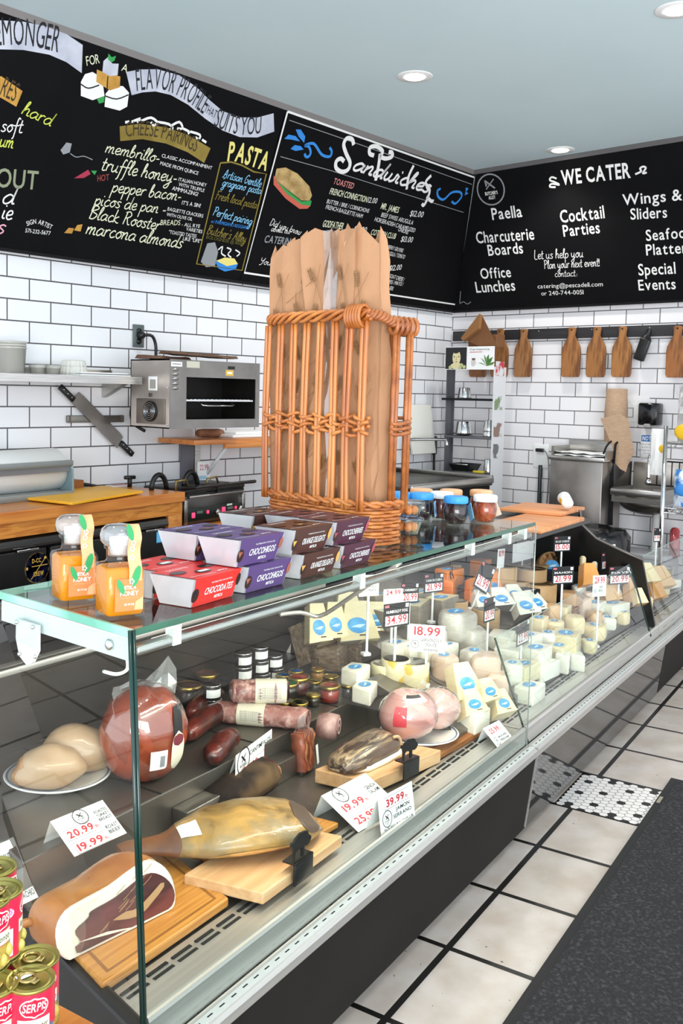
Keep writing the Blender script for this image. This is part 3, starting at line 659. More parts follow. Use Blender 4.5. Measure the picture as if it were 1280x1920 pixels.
# outlet with plug and cord
t = thing('wall_outlet', 'dark grey wall outlet on the tiles above the steel broiler', 'outlet', on(ML, 3.16, -.002, 1.687))
b = MB(); b.box(-.036, .036, -.008, 0, -.06, .06, mat('slate_plate', '#56605f', .4), .003); b.build('cover_plate', t)
for z in (-.028, .024):
    b = MB(); b.lathe([(.017, 0), (.017, .003), (0, .003)], M_black, 16, M=T3(0, -.008, z) @ RX(PI / 2)); b.build('socket', t)
cd = thing('power_cord', 'thick black power cord plugged into the outlet above the broiler', 'cord', ML)
y0, z0 = 3.16, 1.687
b = MB(); b.lathe([(.02, 0), (.022, .02), (.012, .035), (0, .036)], M_black, 14, M=T3(y0 + .004, -.012, z0 + .004) @ RX(PI / 2)); b.build('plug', cd)
b = MB(); b.tube(spline3([(y0 + .004, -.05, z0 + .004), (y0 + .05, -.06, z0 - .0), (y0 + .075, -.06, z0 - .06), (y0 + .05, -.08, z0 - .17), (y0 + .0, -.11, z0 - .24), (y0 - .09, -.10, z0 - .34), (y0 - .11, -.09, z0 - .40), (y0 - .09, -.09, z0 - .46), (y0 - .04, -.12, z0 - .5)]), .0085, M_black, 10); b.build('cable', cd)
# magnetic bar and two handled knife
t = thing('magnetic_knife_bar', 'grey steel magnetic bar behind the big knife on the tiles', 'knife rack', ML)
b = MB(); b.box(2.715, 3.06, -.018, -.002, 1.232, 1.268, mat('bar_steel', '#7f7b74', .4, .8), .002); b.build('bar', t)
for y in (2.722, 3.04):
    b = MB(); b.box(y, y + .012, -.0195, -.002, 1.2315, 1.2685, mat('bar_cap', '#5f5c57', .5)); b.build('end_cap', t)
kx, kz = 2.895, 1.243
kn = thing('cheese_knife', 'large two-handled cheese knife hanging diagonally on the tiled wall', 'knife', on(ML, kx, -.024, kz) @ RY(0.7003))
b = MB(); b.prism([(-.185, -.036), (.185, -.036), (.175, .032), (.15, .036), (-.15, .036), (-.185, .032)], -.0015, .0015, mat('knife_steel', '#6e6a66', .35, .9, col2='#8a8681', scale=4), .0005, M=UP @ T3(0, 0, 0)); b.build('blade', kn)
for s_ in (-1, 1):
    b = MB(); b.box(.18, .285, -.011, .009, .004, .034, M_black, .005, M=(RY(PI) if s_ < 0 else ID) @ T3(0, 0, -.02 if s_ > 0 else .0)); h = b.build('handle', kn)
    for k in range(3):
        b = MB(); b.lathe([(.004, 0), (.004, .001), (0, .0015)], M_chrome, 8, M=T3(s_ * (.2 + .03 * k), -.0105, -.001 if s_ > 0 else -.019) @ RX(PI / 2)); b.build('rivet', h)
# broiler
OY0, OY1, OD0, OD1, OZ0, OZ1 = 3.005, 3.625, .143, .45, 1.215, 1.556
ov = thing('salamander_broiler', 'stainless steel open-front broiler mounted on the left wall', 'broiler', ML)
M_ov = mat('broiler_steel', '#c4b9b2', .4, .7, col2='#d2c8c1', scale=5, col3='#aca39c'); M_ovf = mat('broiler_front', '#85817e', .42, .75, col2='#93908c', scale=6); M_cav = mat('broiler_cavity', '#1d1b1a', .5, .5, col2='#2b2826', scale=8)
F0 = -OD1
b = MB(); b.box(OY0, OY0 + .006, F0, -OD0, OZ0, OZ1, M_ov); b.box(OY1 - .006, OY1, F0, -OD0, OZ0, OZ1, M_ov); b.box(OY0, OY1, F0, -OD0, OZ1 - .006, OZ1, M_ov); b.box(OY0, OY1, F0, -OD0, OZ0, OZ0 + .006, M_ov); b.box(OY0, OY1, -OD0 - .006, -OD0, OZ0, OZ1, M_ov)
b.build('housing', ov)
IX0, IX1, IZ0, IZ1 = OY0 + .105, OY1 - .03, OZ0 + .045, OZ1 - .085
b = MB(); b.box(OY0, IX0, F0 - .004, F0, OZ0, OZ1, M_ovf); b.box(IX1, OY1, F0 - .004, F0, OZ0, OZ1, M_ovf); b.box(IX0, IX1, F0 - .004, F0, IZ1, OZ1, M_ovf); b.box(IX0, IX1, F0 - .004, F0, OZ0, IZ0, M_ovf); b.build('front_frame', ov)
b = MB(); b.box(IX0, IX1, F0 + .26, F0 + .27, IZ0, IZ1, M_cav); b.box(IX0 - .004, IX0, F0, F0 + .26, IZ0, IZ1, M_cav); b.box(IX1, IX1 + .004, F0, F0 + .26, IZ0, IZ1, M_cav); b.box(IX0, IX1, F0, F0 + .26, IZ1, IZ1 + .004, M_cav); b.box(IX0, IX1, F0, F0 + .26, IZ0 - .004, IZ0, M_cav); b.build('cavity', ov)
zr = OZ0 + .14
b = MB(); b.box(IX0 + .004, IX1 - .01, F0 + .005, F0 + .013, zr - .004, zr + .004, M_chrome)
for k in range(16): b.tube([(IX0 + .02 + k * .029, F0 + .008, zr + .004), (IX0 + .02 + k * .029, F0 + .23, zr + .004)], .003, M_chrome, 6)
b.tube([(IX0 + .01, F0 + .23, zr), (IX1 - .01, F0 + .23, zr)], .004, M_chrome, 6); b.build('grill_rack', ov)
b = MB(); b.tube([(IX0 + .1, F0 + .02, zr - .01), (IX0 + .105, F0 - .012, zr - .024), (IX0 + .13, F0 - .02, zr - .026), (IX0 + .30, F0 - .02, zr - .026), (IX0 + .32, F0 - .012, zr - .024), (IX0 + .325, F0 + .02, zr - .01)], .004, M_chrome, 6); b.build('rack_handle', ov)
for k in range(5):
    b = MB(); b.ell((OY0 + .033, F0 - .004, OZ1 - .05 - k * .023), (.022, .006, .008), mat('vent_tin', '#a9a6a2', .3, .9), 12, 6); b.build('louvre', ov)
b = MB(); b.box(OY0 + .005, OY0 + .075, F0 - .005, F0 - .004, OZ1 - .035, OZ1 - .012, M_paper); b.box(OY0 + .012, OY0 + .068, F0 - .0055, F0 - .005, OZ1 - .024, OZ1 - .021, M_ink); b.build('rating_label', ov)
b = MB(); b.box(IX0, IX0 + .085, F0 - .005, F0 - .004, OZ1 - .038, OZ1 - .006, mat('cream_label', '#c9c6b4', .6)); b.build('cream_label', ov)
b = MB(); b.box(IX0 + .265, IX0 + .32, F0 - .005, F0 - .004, OZ1 - .072, OZ1 - .042, mat('yellow_label', '#d9b24c', .6)); b.box(IX0 + .275, IX0 + .31, F0 - .0055, F0 - .005, OZ1 - .062, OZ1 - .052, M_paper); b.box(IX0 + .28, IX0 + .33, F0 - .005, F0 - .004, OZ1 - .038, OZ1 - .022, M_black); b.build('yellow_label', ov)
# side panel details
SX = OY0 - .001
def side(y0, y1, z0, z1, m, name, d=.004):
    b = MB(); b.box(SX - d, SX, -y1, -y0, z0, z1, m, .001); return b.build(name, ov)
side(.20, .42, OZ0 + .02, OZ0 + .145, mat('side_plate', '#8b8178', .4, .8), 'fan_plate', .006)
b = MB(); b.lathe([(.052, 0), (.052, .008), (.045, .008), (.045, .002), (0, .002)], M_black, 28, M=T3(SX - .006, -.315, OZ0 + .083) @ RY(-PI / 2))
for r in (.012, .022, .032, .042): b.tube([(SX - .016, -.315 + r * math.cos(a / 20 * 2 * PI), OZ0 + .083 + r * math.sin(a / 20 * 2 * PI)) for a in range(20)], .0015, M_chrome, 5, True)
b.build('cooling_fan', ov)
f = side(.29, .36, OZ1 - .155, OZ1 - .085, M_paper, 'side_label', .002)
b = MB(); b.box(SX - .0035, SX - .002, -.347, -.303, OZ1 - .145, OZ1 - .10, mat('grey_print', '#9c9890', .6)); b.build('printed_block', f)
side(.30, .315, OZ0 + .155, OZ0 + .172, M_dsteel, 'latch', .008)
for q in ((.437, OZ1 - .14), (.437, OZ0 + .02)):
    b = MB(); b.ell((SX - .002, -q[0], q[1]), (.003, .005, .005), M_chrome, 8, 5); b.build('screw', ov)
# bark slabs on the broiler
M_bark = mat('cedar_bark', '#4f382b', .8, col2='#7a5a44', scale=14, stretch=(1, 10, 10), bump=.4, bscale=30)
def slab(name, x, y, z, L, W, H, rz, ry, seed, label):
    random.seed(seed); R_ = []
    for k in range(9):
        u = -L / 2 + L * k / 8; wv = W * (.6 + .4 * math.sin(PI * (k + .6) / 9.4)) * random.uniform(.85, 1.1); dz = random.uniform(-.15, .15) * H
        R_.append([(u, -wv / 2, dz), (u, -wv / 2 * .7, dz + H), (u, wv / 2 * .6, dz + H * random.uniform(.8, 1.2)), (u, wv / 2, dz), (u, 0, dz - H * .1)])
    o = tag(MB().loft(R_, M_bark, smooth=False).build(name), label, 'wood plank', 'cedar planks on the broiler'); o.matrix_world = on(ML, x, y, z) @ RZ(rz) @ RY(ry); return o
slab('cedar_plank', 3.13, -.25, OZ1 + .004, .30, .16, .016, .05, -.0, 1, 'short thin brown cedar plank at the left on top of the broiler')
slab('cedar_plank', 3.33, -.30, OZ1 + .026, .46, .15, .014, -.03, .02, 2, 'long brown cedar plank lying uppermost on top of the broiler')
# wall shelf of wood with bracket
ws = thing('wooden_shelf', 'small brown wooden wall shelf behind the panini grill', 'shelf', ML)
b = MB(); b.box(3.30, 4.25, -.30, -.005, 1.118, 1.145, M_wood, .002); b.build('shelf_board', ws)
b = MB(); b.box(3.52, 4.25, -.31, -.285, 1.095, 1.122, M_wood, .002); b.build('front_rail', ws)
b = MB(); b.box(3.56, 3.6, -.014, -.004, .84, 1.118, M_steel); b.tube([(3.58, -.014, .86), (3.58, -.27, 1.115)], .012, mat('white_bracket', '#d5d8da', .4), 4); b.build('bracket', ws)
t = tag(MB().box(3.46, 3.545, -.02, -.002, .80, 1.115, mat('slate_panel', '#68686f', .5)).build('wall_panel'), 'narrow grey panel on the wall under the wooden shelf', 'panel'); t.matrix_world = ML
t = thing('paper_parcel', 'brown roll beside white paper lying on the wooden shelf', 'parcel', on(ML, 3.56, -.14, 1.146))
b = MB(); b.lathe([(0, -.09), (.022, -.088), (.025, -.05), (.024, .06), (.018, .09), (0, .09)], mat('brown_roll', '#7d5036', .7, col2='#94664a', scale=20), 16, M=T3(0, 0, .025) @ RY(PI / 2)); b.build('roll', t)
b = MB(); b.box(.06, .48, -.12, .1, 0, .018, M_paper, .006); b.box(.1, .45, -.1, .08, .018, .032, M_paper, .006); b.build('paper_wrap', t)
# price tag by the grill
MK = Matrix.Translation((-3.422, 1.992, 0)) @ RZ(1.7098)      # counter: x along its front edge, y into the wall
t = thing('counter_price_tag', 'white price tag reading 22.99 standing behind the panini grill', 'price tag', on(ML, 3.552, -.10, .9))
b = MB(); b.box(-.047, .047, 0, .003, -.02, .11, M_paper); b.build('card', t)
b = MB(); b.text('22.99', M_red, T3(0, -.0005, .062) @ UP, .03, .066, 0, 0, 'C'); b.build('lettering', t)
b = MB(); b.box(-.035, .02, -.0012, -.0006, .01, .03, mat('pale_blue_print', '#a9cfe6', .6)); b.build('printed_patch', t)

# wooden counter (front edge runs at an angle to the wall)
wc = thing('wooden_counter', 'long oak work counter with pine rail under the left wall', 'counter', MK)
def wall_y(x): return .622 - .1405 * x - .012       # depth from the front edge back to the wall
b = MB(); b.prism([(-.7, 0), (1.118, 0), (1.118, wall_y(1.118) + .156), (-.7, wall_y(-.7) + .0)], .852, .9, M_wood, .003); b.build('worktop', wc)
b = MB(); b.box(-.7, 1.11, .012, .035, .79, .852, M_wood2); b.build('front_rail', wc)
b = MB(); b.box(1.01, 1.11, .012, .06, .52, .79, M_wood2, .002); b.build('leg', wc)
b = MB(); b.box(1.05, 1.11, .3, .36, .0, .852, M_wood2, .002); b.build('leg', wc)
# fridge under it
fr = thing('undercounter_fridge', 'black undercounter fridge with steel top edge below the oak counter', 'fridge', MK)
b = MB(); b.prism([(-.7, .03), (1.0, .03), (1.0, .44), (-.7, .6)], .05, .742, M_matte); b.build('cabinet', fr)
b = MB(); b.prism([(.004, .742), (.002, .752), (.010, .776), (.036, .788), (.42, .788), (.42, .742)], -.7, 1.0, mat('bullnose_steel', '#575553', .25, .95, col2='#6e6b68', scale=4, stretch=(.2, 8, 8)), M=Matrix(((0, 0, 1, 0), (1, 0, 0, 0), (0, 1, 0, 0), (0, 0, 0, 1))), smooth=False); b.build('steel_top', fr)
for x0, x1 in ((-.7, .238), (.26, .992)):
    d = MB().box(x0, x1, -.002, .03, .25, .732, M_fr, .006).build('door', fr)
    MB().box(x1 - .16, x1 - .05, -.012, .0, .729, .738, M_chrome, .002).build('handle', d)
em = MB(); c0 = (0, 0); rr = .098
MK_F = UP
em.lathe([(0, .0012), (rr, .0012)], mat('sticker_gold', '#c9a04a', .5), 40, M=T3(c0[0], -.003, c0[1]) @ RX(PI / 2))
em.lathe([(0, .0018), (rr * .95, .0018)], mat('sticker_navy', '#0f1f4a', .5), 40, M=T3(c0[0], -.003, c0[1]) @ RX(PI / 2))
g = mat('sticker_gold', '#c9a04a', .5); TT = T3(c0[0], -.0052, c0[1]) @ UP
em.ribbon([(-.05, -.07), (.062, .055)], .005, g, TT, .0006, 0); em.ribbon([(-.045, .012), (.082, .012)], .005, g, TT, .0006, 0)
em.text('D-CC', g, TT @ T3(-.006, .034, 0), .026, .075, 2, 0, 'C'); em.text('CREW', g, TT @ T3(.01, -.052, 0), .028, .085, 2, 0, 'C')
em.box(.055, .072, -.006, -.004, .05, .066, g, M=T3(c0[0], 0, c0[1])); em.box(-.088, -.074, -.006, -.004, -.005, .012, g, M=T3(c0[0], 0, c0[1]))
o = em.build('round_sticker'); tag(o, 'round navy sticker with gold lettering on the fridge door', 'sticker'); o.matrix_world = MK @ T3(.185, 0, .652) @ Matrix.Scale(.66, 4)
o = MB().box(.908, .962, -.0045, -.0032, .668, .722, mat('sky_blue', '#5db4e8', .5)).box(.914, .956, -.0052, -.0045, .674, .716, mat('sky_blue_light', '#79c4ee', .5)).build('blue_sticker'); tag(o, 'small square light blue sticker on the right fridge door', 'sticker'); o.matrix_world = MK
# things on the counter
def mkp(p): return MK @ Vector(p)
pr_ = thing('paper_roll_dispenser', 'large white butcher paper roll in a grey dispenser on the counter', 'paper roll', MK)
b = MB(); b.lathe([(0, -.7), (.1, -.7), (.1, .585), (.025, .585), (.025, .58), (0, .58)], M_paper, 36, M=T3(0, .36, 1.022) @ RY(PI / 2)); b.build('roll', pr_)
M_gb = mat('grey_bar', '#8e9494', .4, .5)
b = MB(); b.box(-.7, .60, .235, .265, 1.045, 1.07, M_gb, .003); b.box(-.7, .60, .245, .258, 1.018, 1.045, mat('grey_bar_dark', '#77787a', .4, .4)); b.build('cutter_bar', pr_)
b = MB(); b.prism([(.23, .9), (.5, .9), (.47, 1.0), (.40, 1.06), (.26, 1.07), (.235, 1.03)], .588, .6, mat('blue_grey', '#7f979e', .4, .3), M=Matrix(((0, 0, 1, 0), (1, 0, 0, 0), (0, 1, 0, 0), (0, 0, 0, 1)))); b.build('end_bracket', pr_)
b = MB(); b.box(-.7, .6, .23, .5, .9, .93, M_gb, .003); b.build('base', pr_)
b = MB().box(.62, .80, .38, .46, .9, .955, mat('walnut_block', '#8a4f22', .5, col2='#a5652f', scale=6, stretch=(1, 8, 8)), .004); o = b.build('wooden_block'); tag(o, 'small brown wooden block beside the paper roll dispenser', 'block'); o.matrix_world = MK
yb = thing('cutting_board', 'yellow plastic cutting board lying on the oak counter', 'cutting board', on(MK, 0, 0, 0) @ T3(0, 0, 0))

YB = [Vector(p) for p in ((-3.785, 2.271, 0.915), (-3.427, 2.334, 0.915), (-3.616, 2.865, 0.915), (-3.936, 2.86, 0.915))]
yb.matrix_world = ID
b = MB(); b.prism([(p.x, p.y) for p in YB], .905, .9175, mat('yellow_board', '#e8a81f', .45, col2='#eeb32e', scale=3), .003); b.build('board', yb)
o = MB().prism([(p.x, p.y) for p in (Vector((-3.557, 2.359, 0.901)), Vector((-3.665, 2.816, 0.901)), Vector((-3.785, 2.857, 0.901)), Vector((-3.722, 2.448, 0.901)))], .9005, .9045, M_white, .001).build('cutting_mat'); tag(o, 'thin white board lying under the yellow cutting board', 'cutting board')
o = MB().box(-.04, .01, -.07, .07, 0, .006, M_paper, .002).build('folded_napkin'); tag(o, 'folded white napkin at the left edge of the oak counter', 'napkin'); o.matrix_world = T3(*(-3.877, 2.256, 0.9))
o = MB().tube(spline3([(.63, .47, .935), (.72, .44, .945), (.85, .4, .925), (.93, .38, .904)]), .008, M_black, 8).build('black_cable'); tag(o, 'black cable running from the paper dispenser along the counter', 'cable'); o.matrix_world = MK
o = MB().box(-.07, .07, -.05, .05, 0, .004, M_paper).box(-.05, .05, -.04, .03, .004, .006, mat('pink_print', '#c79a9c', .6)).build('leaflet'); tag(o, 'small white leaflet with pink print behind the yellow cutting board', 'paper'); o.matrix_world = T3(*(-4.024, 3.026, 0.9)) @ RZ(1.5)
o = MB().tube([(0, 0, 0), (.0, 0, .05)], .012, M_black, 10).tube([(-.03, 0, .05), (.03, 0, .05)], .01, M_black, 8).build('tap_knob'); tag(o, 'black tee-shaped knob standing at the back of the counter', 'knob'); o.matrix_world = T3(*(-3.925, 3.023, 0.9)) @ RZ(1.4)
# grill table
o = thing('grill_table', 'low brown wooden table under the panini grill', 'table', MK)
b = MB(); b.prism([(1.125, 0), (2.0, 0), (2.0, .31), (1.125, .43)], .67, .712, M_wood, .003); b.build('tabletop', o)
for x in (1.16, 1.93):
    b = MB(); b.box(x, x + .05, .03, .08, 0, .67, M_wood2); b.build('leg', o)
# panini grill
GX0, GX1, GY0, GY1 = 1.16, 1.66, .05, .36
pg = thing('panini_grill', 'double panini grill with red lamps and curved black handles', 'panini grill', MK)
M_gp = mat('grill_panel', '#17231f', .35, .3); M_gs = mat('grill_steel', '#55524f', .3, .95, col2='#6b6865', scale=5)
b = MB(); b.box(GX0, GX1, GY0, GY1, .722, .868, M_gs, .003); b.build('body', pg)
b = MB(); b.box(GX0 + .03, GX1 - .03, GY0 - .006, GY0, .735, .80, M_gp, .002); b.build('control_panel', pg)
for x in (GX0 + .012, GX1 - .012):
    b = MB(); b.box(x - .012, x + .012, GY0 - .012, GY0 + .01, .722, .85, M_steel, .003); b.build('corner_post', pg)
b = MB(); b.box(GX0 + .03, GX1 - .02, GY0 - .02, GY0 + .01, .855, .868, M_steel_h, .003); b.build('front_ledge', pg)
M_lamp = mat('red_lamp', '#ff2a4c', .3, emis=2.2)
for x, z, s_ in ((.07, .767, .011), (.185, .774, .007), (.315, .774, .012), (.42, .776, .006)):
    b = MB(); b.box(GX0 + x - s_, GX0 + x + s_, GY0 - .012, GY0 - .006, z - s_ * 1.2, z + s_ * 1.2, M_lamp, .002); b.build('red_lamp', pg)
for x in (.26, .455):
    b = MB(); b.lathe([(.017, 0), (.015, .016), (0, .018)], M_steel, 18, M=T3(GX0 + x, GY0 - .006, .768) @ RX(PI / 2)); b.build('dial', pg)
for x in (.1, .35): 
    b = MB(); b.box(GX0 + x, GX0 + x + .045, GY0 - .008, GY0 - .006, .772, .785, mat('grey_switch', '#5e6a66', .5)); b.build('switch', pg)
b = MB(); b.box(GX0 + .345, GX0 + .39, GY0 - .0075, GY0 - .006, .792, .802, mat('pale_green', '#c3d6c4', .5)); b.build('small_label', pg)
for x0 in (GX0 + .01, GX0 + .255):
    p = MB().box(x0, x0 + .24, GY0 - .015, GY1 - .02, .878, .905, M_black, .012).build('upper_plate', pg)
    MB().box(x0 + .004, x0 + .236, GY0 - .01, GY1 - .03, .866, .878, mat('cast_iron', '#0d0d0d', .5), .004).build('hot_plate', p)
    MB().tube(spline3([(x0 + .01, GY0 + .02, .905), (x0 + .008, GY0 - .06, .915), (x0 + .02, GY0 - .085, .92), (x0 + .22, GY0 - .085, .92), (x0 + .232, GY0 - .06, .915), (x0 + .23, GY0 + .02, .905)]), .009, M_black, 8).build('front_handle', p)
    MB().tube([(x0 - .06 + .055 * math.cos(a), GY0 + .12, .9 + .075 * math.sin(a)) for a in [PI * k / 10 for k in range(11)]], .013, M_black, 10).build('spring_hose', p)
    MB().tube([(x0 - .045, GY0 + .02, .9), (x0 - .045, GY0 + .02, .945), (x0 + .03, GY0 + .02, .95), (x0 + .055, GY0 + .02, .9)], .006, mat('brass_rod', '#8f7a4a', .35, .8), 8).build('lift_arm', p)
# fryer hood behind the grill and bottle
hd = thing('steel_chute', 'stainless steel angled splash guard behind the panini grill', 'splash guard', MK)
b = MB(); b.prism([(1.66, .80), (1.62, 1.0), (1.76, 1.0), (1.98, .80)], .42, .424, M_dsteel, M=Matrix(((1, 0, 0, 0), (0, 0, 1, 0), (0, 1, 0, 0), (0, 0, 0, 1)))); b.build('left_sheet', hd)
b = MB(); b.box(1.5, 2.6, .425, .44, .72, .93, mat('light_sheet', '#a7a2a0', .35, .7)); b.build('rear_sheet', hd)
b = MB(); b.box(1.62, 1.76, .415, .43, .99, 1.005, M_steel); b.build('top_flange', hd)
o = thing('spray_bottle', 'white and blue plastic bottle behind the panini grill', 'bottle', on(MK, 1.70, .39, .89))
b = MB(); b.lathe([(0, 0), (.03, 0), (.03, .025), (.012, .05), (.012, .06)], M_white, 18); b.build('body', o)
b = MB(); b.lathe([(.0305, .004), (.0305, .022)], mat('blue_label', '#3a78c9', .5), 18); b.build('label', o)
b = MB(); b.lathe([(.012, .06), (.012, .075), (.004, .085), (0, .085)], M_white, 14); b.build('cap', o)

# ------------------------------------------------------------------ corner: sink, board, tap, rack
sk = thing('steel_sink', 'stainless steel sink counter in the far left corner', 'sink', ID)
sp = [(-2.867, 3.713, 0.9), (-3.049, 5.127, 0.9), (-3.178, 5.33, 0.9), (-3.982, 5.521, 0.9)]
X1 = -3.17
b = MB(); b.box(-4.02, X1, 4.45, 5.36, .83, .868, M_dsteel, .004); b.build('counter', sk)
b = MB(); b.box(X1 - .03, X1 + .012, 4.45, 5.36, .845, .882, M_steel_h, .006); b.build('front_rim', sk)
b = MB(); b.box(X1 - .05, X1 - .01, 4.45, 5.34, .1, .83, M_matte); b.build('front_panel', sk)
b = MB(); b.box(-4.02, -3.985, 4.45, 5.36, .868, 1.0, M_dsteel, .003); b.build('backsplash', sk)
b = MB(); b.box(-4.02, X1, 5.34, 5.37, .868, .895, M_steel, .003); b.build('end_rim', sk)
wb = (5.735, -0.1, 0.862)
o = tag(MB().box(-.25, .04, -.02, 0, 0, .36, mat('white_board', '#dcdcd3', .5), .004).build('cutting_board'), 'large white plastic cutting board leaning on the wall behind the basket', 'cutting board')
o.matrix_world = on(ML, 5.796, -.09, .975) @ RX(-.16)
fc = thing('wall_faucet', 'long chrome swivel faucet beside the white cutting board', 'faucet', on(ML, 5.426, -.14, 1.03))
b = MB(); b.tube(spline3([(0, 0, .0), (0, 0, .03), (.0, -.0, .05), (.05, -.02, .06), (.25, -.12, .06), (.285, -.135, .05), (.29, -.14, .015)]), .011, M_chrome, 10); b.build('spout', fc)
b = MB(); b.lathe([(.018, -.055), (.022, -.03), (.014, 0), (0, .005)], M_chrome, 14); b.build('valve', fc)
o = thing('black_brush', 'black handled brush hanging beside the corner sink', 'brush', on(ML, 5.912, -.03, 1.029))
b = MB(); b.box(-.03, .03, -.02, .0, -.07, .07, M_black, .012); b.build('head', o)
b = MB(); b.tube([(0, -.01, -.07), (.004, -.01, -.24)], .009, M_black, 8); b.build('handle', o)
# spice rack display stand
RY0 = .36
def rk(px, py, d=RY0): return None
rx0, rx1, rxs = -3.836, -3.452, -3.486
rz = dict(top=1.753, bot=1.591)
rk_ = thing('spice_display_rack', 'grey metal spice display stand in the corner with picture header', 'display rack', T3(0, BY_ := 6.16, 0))
M_rk = mat('rack_grey', '#55555a', .45, .4, col2='#68686d', scale=4); M_rkw = mat('rack_side', '#d9dadc', .5)
b = MB(); b.box(rx0 - .005, rx0 + .0, -.36, -.27, .0, rz['top'], M_rk); b.box(rx0, rx0 + .012, -.28, -.27, .0, rz['top'] - .05, M_rk); b.build('left_upright', rk_)
b = MB(); b.box(rx1, rx1 + .006, -.36, -.20, .0, rz['bot'] + .02, M_rkw); sd = b.build('right_side_panel', rk_)
for z, c_ in ((1.60, '#c23a46'), (1.36, '#7a8f6a'), (1.17, '#8d7368'), (1.02, '#6f6f72')):
    b = MB(); b.box(rx1 + .006, rx1 + .0072, -.345, -.23, z - .05, z + .05, mat('print' + c_, c_, .6, col2='#d9dadc', scale=14, lo=.45, hi=.55)); b.build('printed_picture', sd)
hp = MB(); hp.box(rx0 - .01, rx1 + .004, -.375, -.362, rz['bot'], rz['top'], M_white); hp = hp.build('header', rk_)
wdt = rx1 - rx0; hz = rz['top'] - rz['bot']
b = MB(); F_ = T3(rx0 - .01, -.3755, rz['bot']) @ UP
b.flat([(.003, .004), (wdt * .47, .004), (wdt * .47, hz - .004), (.003, hz - .004)], .0004, M_ink, F_)
skin = mat('print_skin', '#d9cfa0', .7); lf = mat('print_leaf', '#5c8f3e', .7, col2='#3e6f2c', scale=30)
E_ = lambda cx, cy, rx, ry, n=18: [(cx + rx * math.cos(2 * PI * k / n), cy + ry * math.sin(2 * PI * k / n)) for k in range(n)]
b.flat(E_(wdt * .25, hz * .52, .034, .055), .0008, skin, F_); b.flat(E_(wdt * .25, hz * .16, .05, .022), .0007, skin, F_)
for x, y in ((.36, .2), (.42, .12), (.33, .08), (.12, .1)): b.flat(E_(wdt * x, hz * y, .015, .013, 10), .001, mat('print_flower', '#b9bd86', .7), F_)
b.flat(E_(wdt * .235, hz * .83, .03, .02), .001, M_ink, F_)
for x in (.2, .3): b.flat(E_(wdt * x, hz * .56, .006, .004, 8), .0012, M_ink, F_)
b.flat(E_(wdt * .25, hz * .34, .009, .004, 8), .0012, mat('print_lip', '#9c6a5a', .7), F_); b.ribbon([(wdt * .25, hz * .56), (wdt * .245, hz * .44), (wdt * .26, hz * .43)], .003, mat('print_lip', '#9c6a5a', .7), F_, .0012)
b.text('Carmencita', M_ink, F_ @ T3(wdt * .53, hz * .84, 0), .014, wdt * .42)
b.ribbon([(wdt * .53, hz * .76), (wdt * .8, hz * .76)], .004, M_red, F_, .0006, 0)
for a in (-.9, -.4, .1, .6, 1.1, 1.6): b.flat([(wdt * .9 + .0 * a, hz * .15), (wdt * .9 + .035 * math.sin(a - .4) - .01, hz * .15 + .06 * math.cos(a - .4) + .0), (wdt * .9 + .075 * math.sin(a - .4), hz * .15 + .085 * math.cos(a - .4)), (wdt * .9 + .045 * math.sin(a - .2), hz * .15 + .05 * math.cos(a - .2))], .0008 + a * .0001, lf, F_)
b.flat(E_(wdt * .62, hz * .3, .02, .025, 12), .0008, mat('print_cup', '#cfcac6', .7), F_); b.flat(E_(wdt * .62, hz * .45, .016, .008, 12), .001, mat('print_dark', '#6b5048', .7), F_); b.build('printed_picture', hp)
SH = []
for px, py in ((880, 745), (880, 815), (880, 885)):
    z = {745: 1.387, 815: 1.117, 885: 0.858}[py]; SH.append(z)
    b = MB(); b.box(rx0 - (.03 if py == 745 else 0), rx1, -.38, -.20, z - .016, z, M_matte if py == 745 else M_rk, .003); b.build('shelf', rk_)
def rkx(px): return rx0 + (px - 838) / (925 - 838) * (rx1 - rx0)
def steelcup(px, z, r, h, d, label, up_=False, n=1):
    t = thing('steel_cup', label, 'metal cup', T3(rkx(px), 6.16 - d, z), 'steel cups on the display rack')
    pr_ = [(r, 0), (r * .98, h * .1), (r * .85, h * .96), (r * .8, h), (0, h)]
    b = MB()
    for k in range(n): b.lathe([(a, q + k * h * .45) for a, q in pr_], M_chrome, 24)
    b.build('cup', t)
    b = MB(); b.tube([((r + .002) * math.cos(2 * PI * k / 24), (r + .002) * math.sin(2 * PI * k / 24), .003) for k in range(24)], .003, M_chrome, 6, True); b.build('rolled_rim', t); return t
steelcup(861, SH[0] + .001, .048, .075, .28, 'upturned steel cup alone on the top shelf of the display rack')
steelcup(862, SH[1] + .014, .06, .088, .28, 'wide upturned steel cup on a dish on the middle rack shelf')
o = tag(MB().lathe([(0, 0), (.03, 0), (.078, .012), (.076, .013), (.03, .003), (0, .003)], M_dsteel, 24).build('shallow_dish'), 'shallow dark dish under the wide cup on the middle rack shelf', 'dish'); o.matrix_world = T3(rkx(862), 6.16 - .28, SH[1] + .0005)
steelcup(906, SH[1] + .001, .046, .08, .25, 'stacked upturned steel cups at the right of the middle rack shelf', n=2)
steelcup(911, SH[2] + .001, .036, .1, .28, 'narrow upturned steel cup on the lowest rack shelf')
o = thing('baking_pan', 'black baking pan on the lowest shelf of the display rack', 'pan', T3(rkx(858), 6.16 - .22, SH[2] + .001))
b = MB(); b.loft([[(-.07, -.06, 0), (.07, -.06, 0), (.07, .06, 0), (-.07, .06, 0)], [(-.09, -.08, .05), (.09, -.08, .05), (.09, .08, .05), (-.09, .08, .05)], [(-.085, -.075, .05), (.085, -.075, .05), (.085, .075, .05), (-.085, .075, .05)], [(-.066, -.056, .005), (.066, -.056, .005), (.066, .056, .005), (-.066, .056, .005)]], M_black, smooth=False); b.build('pan_body', o)
